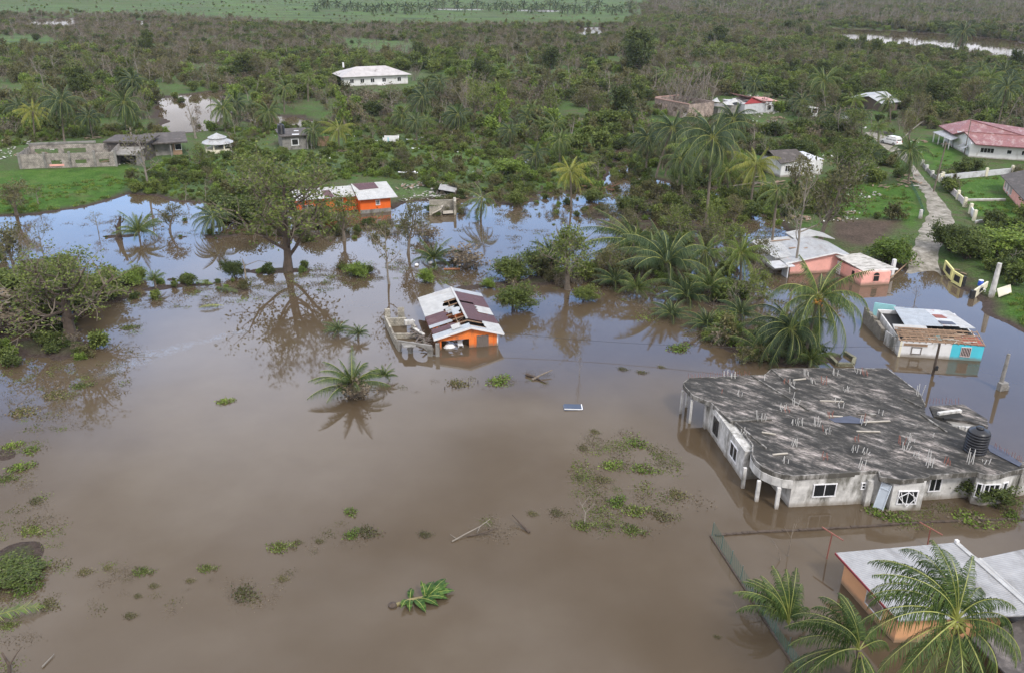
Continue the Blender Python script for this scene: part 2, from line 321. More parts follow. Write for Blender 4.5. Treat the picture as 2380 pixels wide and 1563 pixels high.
for nm, a in (('lawn', gm), ('field', fm), ('till', tm)):
    at = me.attributes.new(nm, 'FLOAT', 'POINT'); at.data.foreach_set('value', a.astype(np.float32))
me.polygons.foreach_set('use_smooth', [True]*len(faces))
gmat, t, b = newmat('ground_earth_and_grass')
def attr(t, n):
    a = t.nodes.new('ShaderNodeAttribute'); a.attribute_name = n; return a.outputs['Fac']
n_big = noise(t, 0.035, 7, rough=0.65); n_mid = noise(t, 0.35, 7, rough=0.7); n_fin = noise(t, 3.0, 5, rough=0.7)
c = ramp(t, n_big, [(0.35, (0.055, 0.085, 0.03)), (0.5, (0.085, 0.10, 0.045)), (0.65, (0.105, 0.095, 0.06))])
c = mixc(t, ramp(t, n_mid, [(0.42, (0,)*3), (0.62, (1,)*3)]), c, (0.065, 0.125, 0.032))
fieldc = ramp(t, n_mid, [(0.3, (0.065, 0.105, 0.035)), (0.5, (0.085, 0.155, 0.045)), (0.62, (0.12, 0.17, 0.06)), (0.75, (0.13, 0.115, 0.075))])
fieldc = mixc(t, ramp(t, noise(t, 0.03, 6, rough=.6), [(.42, (0,)*3), (.6, (.75,)*3)]), fieldc, (0.09, 0.105, 0.055))
fieldc = mixc(t, ramp(t, noise(t, 0.05, 8, rough=.75, stretch=(.35, 1.6, 1)), [(.48, (0,)*3), (.6, (.8,)*3)]), fieldc, (0.05, 0.075, 0.04))
c = mixc(t, attr(t, 'field'), c, fieldc)
lawnc = ramp(t, n_mid, [(0.3, (0.035, 0.07, 0.014)), (0.45, (0.05, 0.115, 0.018)), (0.6, (0.08, 0.15, 0.03)), (0.75, (0.11, 0.14, 0.05))])
lawnc = mixc(t, ramp(t, noise(t, .14, 7, rough=.7), [(.55, (0,)*3), (.68, (.65,)*3)]), lawnc, (.10, .095, .045))
c = mixc(t, attr(t, 'lawn'), c, lawnc)
c = mixc(t, attr(t, 'till'), c, ramp(t, n_mid, [(0.3, (0.06, 0.045, 0.035)), (0.7, (0.12, 0.09, 0.07))]))
c = mixc(t, 1.0, c, ramp(t, n_fin, [(0.3, (0.5,)*3), (0.7, (1.3,)*3)]), 'MULTIPLY')
gp = t.nodes.new('ShaderNodeNewGeometry'); sx = t.nodes.new('ShaderNodeSeparateXYZ'); t.links.new(gp.outputs['Position'], sx.inputs[0])
wet = t.nodes.new('ShaderNodeMapRange'); wet.inputs[1].default_value = 0.10; wet.inputs[2].default_value = 0.32; wet.inputs[3].default_value = 1; wet.inputs[4].default_value = 0
t.links.new(sx.outputs[2], wet.inputs[0])
c = mixc(t, wet.outputs[0], c, ramp(t, n_fin, [(0.3, (0.035, 0.026, 0.022)), (0.7, (0.085, 0.065, 0.055))]))
t.links.new(c, b.inputs['Base Color']); b.inputs['Roughness'].default_value = 0.95; b.inputs['Specular IOR Level'].default_value = 0.08; bump(t, b, n_fin, 0.9, 0.25)
me.materials.append(gmat); tag(obj('ground', me), kind='structure')
# water
mw = MB(); mw.poly([(-900, -40, 0), (900, -40, 0), (900, 1400, 0), (-900, 1400, 0)])
wm, t, b = newmat('flood_water')
c = ramp(t, noise(t, 0.045, 7, rough=0.62), [(0.32, (0.066, 0.047, 0.028)), (0.5, (0.080, 0.059, 0.038)), (0.68, (0.100, 0.078, 0.054))])
t.links.new(c, b.inputs['Base Color']); t.links.new(ramp(t, noise(t, .03, 6, stretch=(1, .5, 1)), [(.45, (.015,)*3), (.7, (.11,)*3)]), b.inputs['Roughness']); b.inputs['IOR'].default_value = 1.4
bump(t, b, noise(t, 0.8, 3, stretch=(1, 0.6, 1)), 0.02, 0.06)
tag(mw.build('flood_water', wm), kind='structure')
# gravel road
mb = MB(); grid = []
def resample(pl, n):
    pl = [P(x, y, 0.5) for x, y in pl]; d = [0]
    for i in range(1, len(pl)): d.append(d[-1] + (pl[i]-pl[i-1]).length)
    o = []
    for k in range(n):
        s = d[-1]*k/(n-1); i = max(j for j in range(len(d)) if d[j] <= s + 1e-6); i = min(i, len(pl)-2); o.append(pl[i].lerp(pl[i+1], (s-d[i])/(d[i+1]-d[i])))
    return o
rl, rr = resample(ROADL, 70), resample(ROADR, 70)
for i in range(70):
    for j in range(7):
        p = rl[i].lerp(rr[i], j/6); e_ = (random.Random(i*7+j).random()-0.5)*0.5
        if j in (0, 6): p = p + (rr[i]-rl[i]).normalized()*e_
        mb.v.append((p.x, p.y, gh(p.x, p.y) + (0.05 if 0 < j < 6 else 0.015)))
for i in range(69):
    for j in range(6): mb.f.append((i*7+j, i*7+j+1, i*7+j+8, i*7+j+7)); mb.m.append(0)
rm, t, b = newmat('gravel')
c = ramp(t, noise(t, 0.9, 8, rough=0.75), [(0.36, (0.08, 0.085, 0.05)), (0.45, (0.17, 0.155, 0.125)), (0.56, (0.26, 0.24, 0.205)), (0.7, (0.38, 0.36, 0.32))])
t.links.new(c, b.inputs['Base Color']); b.inputs['Roughness'].default_value = 0.95; bump(t, b, noise(t, 4, 5), 0.7, 0.06)
tag(mb.build('gravel_road', rm, smooth=True), kind='structure')
# ------------------------------------------------------------------ vegetation builders
def rv(rng): 
    z = rng.uniform(-1, 1); a = rng.uniform(0, 6.2832); r = math.sqrt(1-z*z); return Vector((r*math.cos(a), r*math.sin(a), z))
def leafquad(mb, p, d, l, wd, rng):
    d = Vector(d).normalized(); x = d.cross(rv(rng))
    if x.length < 0.05: x = d.cross(Vector((0.3, 1, 0.2)))
    x = x.normalized()*wd/2; a = p + d*l*0.5; b_ = p + d*l
    mb.poly([p, a + x, b_, a - x])
def grow(seed, H, spread=0.5, r0=0.25, nb=7, nt=5, leaves=5, leaf=0.35, wob=0.35, up=0.15, fork=0.25, stems=1, twigs=True, lsd=0.35, n0=7):
    """trunk-and-limb mesh, crown mesh (slot 0 leaves, slot 1 twigs)"""
    rng = random.Random(seed); T, C = MB(), MB()
    def walk(p, d, L, r, n, wobble, upw, r1=0.35):
        pts, rad = [p], [r]
        for i in range(n):
            d = (d + rv(rng)*wobble + Vector((0, 0, upw))).normalized(); p = p + d*(L/n); pts.append(p); rad.append(r*(1-(i+1)/n*(1-r1)))
        return pts, rad, d
    def twig(p, d, L, r):
        pts, rad, _ = walk(p, d, L, r, 3, 0.35, up*0.6, 0.3)
        if twigs: C.mi = 1; C.tube(pts, rad, 3, False)
        C.mi = 0
        for _ in range(int(leaves) if leaves >= 1 else (1 if rng.random() < leaves else 0)):
            k = rng.random(); q = pts[1].lerp(pts[3], k) + rv(rng)*lsd*rng.random(); leafquad(C, q, rv(rng) + Vector((0, 0, -0.15)), leaf*rng.uniform(0.6, 1.25), leaf*0.6, rng)
    for s in range(stems):
        d0 = Vector((rng.gauss(0, 0.12), rng.gauss(0, 0.12), 1)) if stems == 1 else Vector((rng.gauss(0, .45), rng.gauss(0, .45), 1))
        p0 = Vector((0, 0, -0.3)) if stems == 1 else Vector((rng.gauss(0, H*.06), rng.gauss(0, H*.06), -0.2))
        pts, rad, _ = walk(p0, d0, H*(0.75 if stems == 1 else rng.uniform(.55, .85)), r0, 6, wob*0.4, 0.08, 0.25)
        rad[0] *= 1.35; T.tube(pts, rad, n0, False)
        for b in range(nb):
            t = fork + (1-fork)*(b+rng.random())/nb; i = min(int(t*6), 5); p = pts[i].lerp(pts[i+1], t*6-i)
            a = 2.4*b + rng.uniform(-.5, .5); dd = Vector((math.cos(a), math.sin(a), rng.uniform(0.2, 1.0)))
            L = H*spread*rng.uniform(0.55, 1.0)*(1.1-0.5*t); rr = r0*(1-t*0.7)*0.55
            bp, br, bd = walk(p, dd, L, rr, 5, wob, up); T.tube(bp, br, 5 if n0 > 5 else 4, False)
            for k in range(nt):
                t2 = 0.3 + 0.7*(k+rng.random())/nt; j = min(int(t2*5), 4); q = bp[j].lerp(bp[j+1], t2*5-j)
                d2 = (rv(rng) + bd*0.6 + Vector((0, 0, 0.25))).normalized(); L2 = L*rng.uniform(0.3, 0.55)
                sp, sr, sd_ = walk(q, d2, L2, br[j]*0.5, 3, 0.3, up*0.5); C.mi = 1; C.tube(sp, sr, 3, False)
                for m in range(4):
                    t3 = rng.uniform(0.2, 1); j3 = min(int(t3*3), 2); twig(sp[j3].lerp(sp[j3+1], t3*3-j3), (rv(rng) + sd_*0.5).normalized(), L2*rng.uniform(0.35, 0.7), sr[j3]*0.6)
    return T, C
TREES = {}
def treekind(key, leafm, bark, twigm, **k):
    T, C = grow(**k); TREES[key] = (T.mesh('trunk', bark), C.mesh('crown', [leafm, twigm]), k['H'])
def make_tree(name, key, loc, H, label, cat='tree', group=None, rz=0.0, tilt=(0, 0), wide=1.0):
    tm, cm, H0 = TREES[key]; s = H/H0; r = empty(name, loc, rz, label, cat, group); r.rotation_euler = (tilt[0], tilt[1], rz); r.scale = (s*wide, s*wide, s)
    obj('trunk', tm, r); obj('crown', cm, r); return r
treekind('big', L_MID, BARK_D, TWIG_B, seed=4, H=10, spread=.58, r0=.30, nb=16, nt=10, leaves=5, leaf=.26, fork=.16, lsd=.6)
treekind('leftbig', L_MID, BARK_D, TWIG_B, seed=14, H=9, spread=.66, r0=.45, nb=16, nt=9, leaves=6, leaf=.24, fork=.18, lsd=.55)
treekind('mid', L_MID, BARK, TWIG, seed=21, H=7, spread=.55, r0=.26, nb=11, nt=8, leaves=6, leaf=.25, fork=.25, lsd=.5)
treekind('sparse', L_OLIVE, BARK_P, TWIG, seed=33, H=8, spread=.45, r0=.14, nb=9, nt=6, leaves=1.0, leaf=.32, fork=.3)
treekind('olive', L_OLIVE, BARK, TWIG, seed=35, H=7, spread=.5, r0=.22, nb=11, nt=8, leaves=5, leaf=.25, fork=.25, lsd=.55)
treekind('bare', L_BROWN, BARK_P, TWIG, seed=41, H=8, spread=.42, r0=.13, nb=9, nt=6, leaves=.25, leaf=.3, fork=.3, up=.25)
treekind('bareb', L_BROWN, BARK_P, TWIG, seed=52, H=8, spread=.38, r0=.15, nb=7, nt=4, leaves=.1, leaf=.3, fork=.4, up=.3, wob=.28)
treekind('thicket', L_BROWN, BARK_P, TWIG, seed=61, H=9, spread=.30, r0=.12, nb=4, nt=5, leaves=.3, leaf=.3, fork=.25, stems=9, up=.3, n0=5)
treekind('dense', L_DARK, BARK_D, TWIG_B, seed=71, H=9, spread=.5, r0=.4, nb=13, nt=9, leaves=10, leaf=.55, fork=.12, lsd=.8)
treekind('vine', L_LIGHT, BARK, TWIG, seed=81, H=8, spread=.25, r0=.22, nb=12, nt=7, leaves=5, leaf=.35, fork=.08, lsd=.4)
treekind('bush', L_MID, BARK_D, TWIG_B, seed=91, H=3, spread=.8, r0=.05, nb=5, nt=5, leaves=8, leaf=.2, fork=.1, stems=6, n0=4, lsd=.4)
treekind('bushlight', L_LIGHT, BARK_D, TWIG_B, seed=95, H=2.5, spread=.85, r0=.05, nb=5, nt=5, leaves=8, leaf=.2, fork=.1, stems=6, n0=4, lsd=.4)
treekind('bushdark', L_DARK, BARK_D, TWIG_B, seed=96, H=3, spread=.75, r0=.05, nb=5, nt=5, leaves=9, leaf=.23, fork=.08, stems=6, n0=4, lsd=.45)
treekind('bushbrown', L_BROWN, BARK, TWIG_B, seed=97, H=2.5, spread=.7, r0=.05, nb=6, nt=5, leaves=1.0, leaf=.25, fork=.1, stems=7, n0=4)
treekind('stumpy', L_OLIVE, BARK_D, TWIG_B, seed=104, H=5, spread=.35, r0=.55, nb=5, nt=2, leaves=.3, leaf=.25, fork=.3, wob=.5)
treekind('bushvine', L_MID, BARK_D, TWIG, seed=99, H=1.6, spread=.8, r0=.05, nb=6, nt=6, leaves=4, leaf=.13, fork=.1, stems=7, n0=4, lsd=.3)
# palms
def frond(mb, L, e0, droop, az, rng, pairs=26, base=Vector((0, 0, 0)), lw=0.055, lmax=None, hang=0.5, roll=0.0, seg=2, rib=0.035, wind=None):
    lmax = lmax or L*0.27; n = 12; p = Vector((0, 0, 0)); pts = [p]; tan = []
    for i in range(n):
        a = e0 - droop*((i+.5)/n)**1.4; d = Vector((math.cos(a), 0, math.sin(a))); tan.append(d); p = p + d*(L/n); pts.append(p)
    M = Matrix.Rotation(az, 3, 'Z'); RR = Matrix.Rotation(roll, 3, 'X')
    def W(q):
        q = M @ (RR @ q) + base
        if wind is not None: k = (q - base).length/L; q = q + wind*k*k
        return q
    mb.mi = 1; mb.tube([W(q) for q in pts], [rib*(1-.8*i/n) for i in range(n+1)], 3, False); mb.mi = 0
    for i in range(pairs):
        t = 0.16 + 0.84*(i+.5)/pairs; k = min(int(t*n), n-1); q = pts[k].lerp(pts[k+1], t*n-k); d = tan[k]
        prof = (0.45 + 0.55*math.sin(math.pi*min(t*1.05, 1)**0.75)) if t < .9 else 0.5*(1-t)*8
        ll = lmax*max(prof, 0.25)
        for s in (-1, 1):
            sd_ = Vector((0, s, 0)); h = hang + rng.uniform(-.15, .15); dn = Vector((0, 0, -1))
            d1 = (sd_*0.85 + d*(0.35+0.5*t) + dn*h*0.45).normalized(); d2 = (sd_*0.5 + d*0.35 + dn*(h*1.7)).normalized()
            ll2 = ll*rng.uniform(.72, 1.15); d1 = (d1 + d*rng.uniform(-.18, .18)).normalized(); wv = d*lw*0.5; m1 = q + d1*ll2*0.5; m2 = m1 + d2*ll2*0.5
            if seg == 2: 
                b0 = len(mb.v); mb.v += [tuple(W(v)) for v in (q - wv*.6, q + wv*.6, m1 + wv, m1 - wv, m2)]; mb.f += [(b0, b0+1, b0+2, b0+3), (b0+3, b0+2, b0+4)]; mb.m += [0, 0]
            else: mb.poly([W(q - wv), W(q + wv), W(m2)])
CROWNS = {}
def crownkind(key, leafm, seed, n=20, L=4.2, elo=-0.95, ehi=1.35, droop=2.0, pairs=34, lw=.072, hang=1.0, azbias=0.0, seg=1, wind=None, mats=None, yellow=0):
    rng = random.Random(seed); mb = MB(); mb2 = MB()
    for i in range(n):
        u = (i+rng.random())/n; e0 = elo + (ehi-elo)*u; az = i*2.39996 + rng.uniform(-.3, .3)
        if azbias: az = az + azbias*math.sin(az)
        frond(mb, L*rng.uniform(.8, 1.05)*(1.0 if u < .85 else .8), e0, droop*rng.uniform(.7, 1.25)*(1.0 if u < .85 else .35), az, rng, pairs, lw=lw, hang=hang*rng.uniform(.7, 1.8), seg=seg, wind=(wind or Vector((-.3, 0, -.1)))*rng.uniform(.5, 1.6))
    CROWNS[key] = (mb.mesh('crown', [leafm, RACHIS]), L)
WND = Vector((-0.9, -0.2, -0.15))
crownkind('full', PALM_G, 5, n=30); crownkind('dark', PALM_D, 6, n=32, wind=WND*0.7); crownkind('yellow', PALM_Y, 7, n=22, elo=-.9, ehi=1.2, droop=1.25)
crownkind('bright', PALM_L, 8, n=26, elo=-.6, droop=1.4); crownkind('droop', PALM_G, 9, n=20, elo=-1.1, ehi=1.1, droop=1.6, wind=WND)
crownkind('young', PALM_G, 10, n=20, elo=.35, ehi=1.5, droop=1.25, L=3.8); crownkind('youngdark', PALM_D, 11, n=24, elo=.3, ehi=1.45, droop=1.3, L=3.8, wind=WND*.5)
crownkind('wind', PALM_G, 12, n=24, elo=-.3, ehi=1.3, droop=1.3, wind=Vector((-1.6, .3, -.2)))
crownkind('far', PALM_D, 13, n=17, pairs=10, lw=.5, droop=1.5)
TRUNKS = {}
def trunk_mesh(h, off, r=0.16):
    mb = MB(); n = 9; pts = []
    for i in range(n+1):
        t = i/n; pts.append((off.x*t**1.5, off.y*t**1.5, -0.4 + (h+.4)*t))
    mb.tube(pts, [r*(1.7 if i == 0 else 1.15 - .35*i/n) for i in range(n+1)], 7); return mb.mesh('trunk', BARK)
def make_palm(bx, by, cx, cy, rpx, kind, label, group=None, nuts=None, name='coconut_palm'):
    g = G(bx, by); top = Pd(cx, cy, g.y); h = max(top.z - g.z, 0.15); off = Vector((top.x - g.x, 0, 0))
    r = empty(name, g, 0, label, 'palm', group)
    if h > 0.5: obj('trunk', trunk_mesh(h, off, 0.13 + 0.006*h), r)
    cm, L = CROWNS[kind]; s = rpx*mpp(bx, by)/L*(1.34 if rpx > 25 else 1.2)
    c = obj('crown', cm, r, (off.x, 0, h)); c.scale = (s, s, s); c.rotation_euler = (0, 0, 0 if kind in ('wind', 'droop', 'dark', 'youngdark') else (bx*7.3) % 6.28)
    if nuts:
        rng = random.Random(int(bx)); mb = MB()
        for i in range(nuts): a = rng.uniform(0, 6.28); q = rng.uniform(.15, .5); mb.lathe([(0.02, -.15), (.10, -.1), (.13, 0), (.09, .1), (.02, .15)], (off.x + math.cos(a)*q, math.sin(a)*q, h - rng.uniform(.1, .75)), 8)
        mb.build('coconuts', NUT, r, True)
    return r
# ------------------------------------------------------------------ palms in the photo
PALMS = [
 (1868,838,1902,692,112,'full','coconut palm with orange nuts in front of the flooded pink house','nuts'),
 (1850,842,1838,765,88,'dark','dark coconut palm under the orange-nut palm, leaning left'),
 (1772,832,1772,822,62,'young','low palm clump at the water edge behind the concrete house roof'),
 (1700,792,1700,784,55,'young','low palm clump left of the clump behind the concrete roof'),
 (1640,762,1640,756,50,'youngdark','small dark palm clump at the left end of the palm thicket'),
 (1478,605,1470,562,80,'wind','broad wind-blown palm at the left edge of the palm thicket, bright crest'),
 (1560,665,1548,612,95,'youngdark','large dark palm with pale upright centre ribs in the palm thicket'),
 (1600,700,1596,690,62,'youngdark','dark palm drooping into the water below the large dark palm'),
 (820,912,818,896,78,'young','young palm standing alone in open flood on a brushy mound'),
 (893,884,893,874,30,'young','tiny palm shoot beside the lone young palm in open flood'),
 (1012,614,1008,604,50,'young','low palm on the debris line behind the orange flooded house'),
 (1117,512,1119,462,46,'droop','drooping palm standing in blue water with its skirt in the flood'),
 (1327,482,1325,398,46,'yellow','yellow coconut palm at the edge of the blue water'),
 (1640,522,1656,322,88,'dark','tallest dark coconut palm with a long bare trunk over the flood'),
 (1520,432,1562,300,56,'dark','dark hanging-crowned palm left of the tallest coconut palm'),
 (1566,452,1606,350,54,'bright','bright green palm tucked against the tallest coconut palm'),
 (1742,492,1756,382,56,'yellow','yellow-green palm in front of the grey-roofed white house'),
 (1790,592,1806,442,44,'droop','thin palm with a few hanging fronds before the pink house roof'),
 (1700,400,1703,278,52,'dark','dark palm in front of the red gabled wreck'),
 (1300,378,1300,326,36,'full','green palm above the white pool by the woods'),
 (1246,398,1242,360,40,'dark','short dark palm left of the white pool by the woods'),
 (1236,298,1234,254,30,'full','green palm with yellow tips in the woods above the inlet'),
 (1066,312,1064,268,38,'dark','dark ragged palm above the fallen grey trunk'),
 (936,302,934,270,34,'full','palm behind the small white frame hut'),
 (990,302,990,285,26,'bright','small yellow-green palm right of the palm behind the hut'),
 (1186,345,1184,304,32,'dark','dark bent palm left of the green woods palm'),
 (82,325,76,258,36,'yellow','yellow palm behind the left end of the block ruin'),
 (150,330,142,236,52,'dark','tall dark palm behind the block ruin, beside the yellow palm'),
 (216,322,206,272,38,'dark','short dark palm between two tall ones behind the block ruin'),
 (296,316,288,240,50,'full','tall green palm behind the middle of the block ruin'),
 (322,305,308,266,36,'dark','dark palm leaning on the tall palm behind the ruin'),
 (524,308,518,252,40,'full','palm with hanging yellow fronds behind the round gazebo'),
 (550,300,547,242,38,'dark','dark palm just right of the palm behind the gazebo'),
 (628,302,624,262,36,'full','palm left of the black tank on the grey block house'),
 (730,346,728,306,34,'full','palm growing against the front of the grey block house'),
 (788,346,786,300,36,'yellow','yellow palm at the right end of the grey block house'),
 (716,236,716,178,20,'bright','thin tall palm with a tiny crown left of the white hip-roofed house'),
 (1912,252,1914,190,46,'full','tall palm in the woods behind the white truck'),
 (1868,272,1862,236,34,'dark','dark palm left of the white truck'),
 (1942,304,1938,268,36,'dark','dark palm right of the white truck'),
 (2110,428,2114,352,48,'full','palm beside the gravel road with hanging yellow-green fronds'),
 (2040,332,2040,296,26,'bright','small palm at the top end of the gravel road'),
 (2318,292,2338,206,42,'dark','leaning palm on a long pale trunk behind the red roof'),
 (2290,230,2300,182,36,'bright','yellow-green palm in the woods behind the red roof'),
 (492,545,496,505,50,'dark','dark palm in the blue water left of the big leafy tree'),
 (325,556,322,540,50,'young','green palm shoot beside the dark dead stump'),
 (1990,255,1985,235,26,'bright','small yellowish palm in front of the grey-roofed shed'),
 (1460,300,1462,262,26,'dark','little dark palm left of the pink brick shell'),
 (1750,232,1752,196,30,'dark','dark palm behind the wreck with the red gable'),
 (362,668,358,650,26,'young','small palm on the mud bank left of the big leafy tree'),
 (785,778,785,768,30,'youngdark','dark palm shoots in the flood left of the block annex'),
 (832,788,832,776,26,'youngdark','narrow dark palm shoot nearest the block annex'),
 (1585,470,1580,372,50,'full','tall palm leaning beside the tallest coconut palm, full green crown'),
 (1690,470,1690,395,48,'bright','bright palm between the tallest coconut palm and the yellow-green one'),
 (1500,410,1505,322,46,'dark','dark palm at the edge of the narrow inlet'),
 (1640,640,1638,585,56,'full','green palm in the flooded thicket under the tallest palm'),
 (1720,650,1722,590,54,'bright','bright yellow-green palm in the flooded thicket left of the pink house'),
 (1480,690,1480,672,46,'young','green palm shoots at the lower left rim of the thicket'),
 (1430,668,1428,655,46,'youngdark','dark palm clump between the bent leafy tree and the broad wind-blown palm'),
 (1520,632,1515,585,60,'full','palm squeezed between the two big palms of the thicket'),
 (1650,700,1648,670,52,'young','palm clump in the thicket right of the large dark palm'),
 (1722,752,1720,730,50,'youngdark','dark palm clump half hidden behind the low palm clumps'),
 (1808,800,1806,772,52,'wind','wind-blown palm left of the leaning dark coconut palm'),
 (1880,852,1884,838,48,'young','low palm clump at the foot of the orange-nut palm'),
 (1280,600,1278,590,42,'youngdark','dark palm clump on the debris raft left of the bent tree'),
 (1560,740,1560,732,44,'youngdark','dark palm clump lowest in the thicket, fronds in the water'),
]
for q in PALMS: make_palm(*q[:7], nuts=26 if len(q) > 7 else None)
rng = random.Random(77)
FARX = [735,748,760,782,800,815,835,852,868,885,905,925,940,958,975,998,1012,1030,1062,1078,1095,1110,1122,1135,1150,1165,1178,1192,1205,1218,1232,1246,1262,1278,1290,1304,1318,1335,1350,1366,1380,1395,1412,1428,1445,1462]
for x in FARX:
    y = 30 + rng.uniform(-6, 5) - (4 if x < 800 else 0); make_palm(x, y, x + rng.uniform(-2, 2), y - rng.uniform(10, 19), rng.uniform(12, 17), 'far', 'small palm in the distant row across the pale green field', 'palms in the distant row')
# the three palms nearest the camera: every frond a part of its own
PALM_N = leafmat('palm_deep_green', (0.026, 0.052, 0.016), (0.05, 0.088, 0.023), (0.10, 0.14, 0.035), trans=0.18, rough=0.5)
FSH = [(1.3, 1.9), (1.0, 2.1), (0.65, 2.0), (0.15, 1.55), (-0.45, .95), (1.4, 1.0)]
def near_palm(bx, by, cx, cy, spec, label, scale=1.0, nuts=0, gust=Vector((-1.0, .15, -.25))):
    p0 = P(bx, by); top = Pd(cx, cy, p0.y); r = empty('coconut_palm', p0, 0, label, 'palm'); h = top.z; off = Vector((top.x-p0.x, 0, 0))
    if h > .7: obj('trunk', trunk_mesh(h, off, .17), r)
    rng = random.Random(int(bx))
    for az, i, kind, s in spec:
        e0, dr = FSH[i]; mb = MB(); k = rng.uniform(.4, 1.2)
        frond(mb, 4.8*s*scale, e0 + rng.gauss(0, .06), dr*rng.uniform(.85, 1.15), R(az + rng.uniform(-6, 6)), rng, pairs=70, lw=.04, hang=rng.uniform(.9, 1.6), seg=2, rib=.042, lmax=1.18*s*scale, wind=gust*k if i < 4 else None)
        obj('frond', mb.mesh('frond', [PALM_N if kind == 'g' else PALM_G, RACHIS]), r, (off.x, 0, h))
    if nuts:
        rng = random.Random(8); mb = MB()
        for i in range(nuts): a = rng.uniform(0, 6.28); q = rng.uniform(.2, .5); mb.lathe([(0.02, -.17), (.11, -.1), (.14, 0), (.1, .1), (.02, .17)], (off.x + math.cos(a)*q, math.sin(a)*q, h - rng.uniform(.1, .6)), 9)
        mb.build('coconuts', NUT_G, r, True)
    return r
near_palm(2195, 1800, 2222, 1440, [(175,2,'l',1.05),(150,1,'g',1.1),(125,1,'g',1.15),(100,0,'g',1.15),(75,0,'g',1.0),(50,1,'g',.9),(25,2,'g',.95),(0,2,'g',1.0),(-25,3,'l',1.0),(-50,3,'g',1.0),(-75,4,'l',1.0),(-95,4,'l',.95),(-115,4,'g',1.0),
   (-135,3,'g',1.05),(-155,3,'l',1.05),(-175,2,'g',1.1),(160,0,'g',1.0),(112,5,'g',.95),(140,2,'g',1.05),(165,1,'g',1.0),(138,0,'g',1.0),(90,1,'g',1.0),(38,1,'g',.9),(12,3,'g',.95),(-38,2,'l',.95),(-62,4,'g',.95),(-145,4,'l',1.0),(60,5,'l',.8),(-5,0,'g',.85),(-165,4,'g',.95)], 'tall coconut palm with green nuts overhanging the pale roof of the peach house', 0.86, 16)
near_palm(1990, 1580, 1996, 1508, [(178,2,'l',1.0),(160,1,'g',1.05),(140,1,'l',1.0),(118,0,'g',1.0),(95,0,'l',.9),(70,1,'g',.85),(40,2,'g',.8),(15,2,'g',.75),(-165,3,'l',1.05),(-178,3,'l',1.0),(-120,4,'g',.7),(-60,4,'g',.6),(170,0,'g',.95),(128,5,'g',.8),(150,2,'g',1.0),(105,1,'g',.95),(-150,2,'g',.95),(82,0,'g',.85),(-90,4,'g',.7)],
   'low coconut palm between the green mesh fence and the peach wall', 0.86)
near_palm(1832, 1462, 1832, 1450, [(170,1,'l',.9),(155,0,'l',1.0),(140,0,'g',1.0),(125,0,'l',.95),(108,5,'g',1.0),(92,5,'g',.9),(70,5,'g',.95),(45,0,'g',.9),(60,0,'g',.8),(150,5,'l',.95),(165,5,'g',.8),(135,1,'g',.95),(115,0,'g',.95),(80,0,'g',.85),(20,1,'g',.7)], 'young trunkless palm just inside the green mesh fence', 0.8)
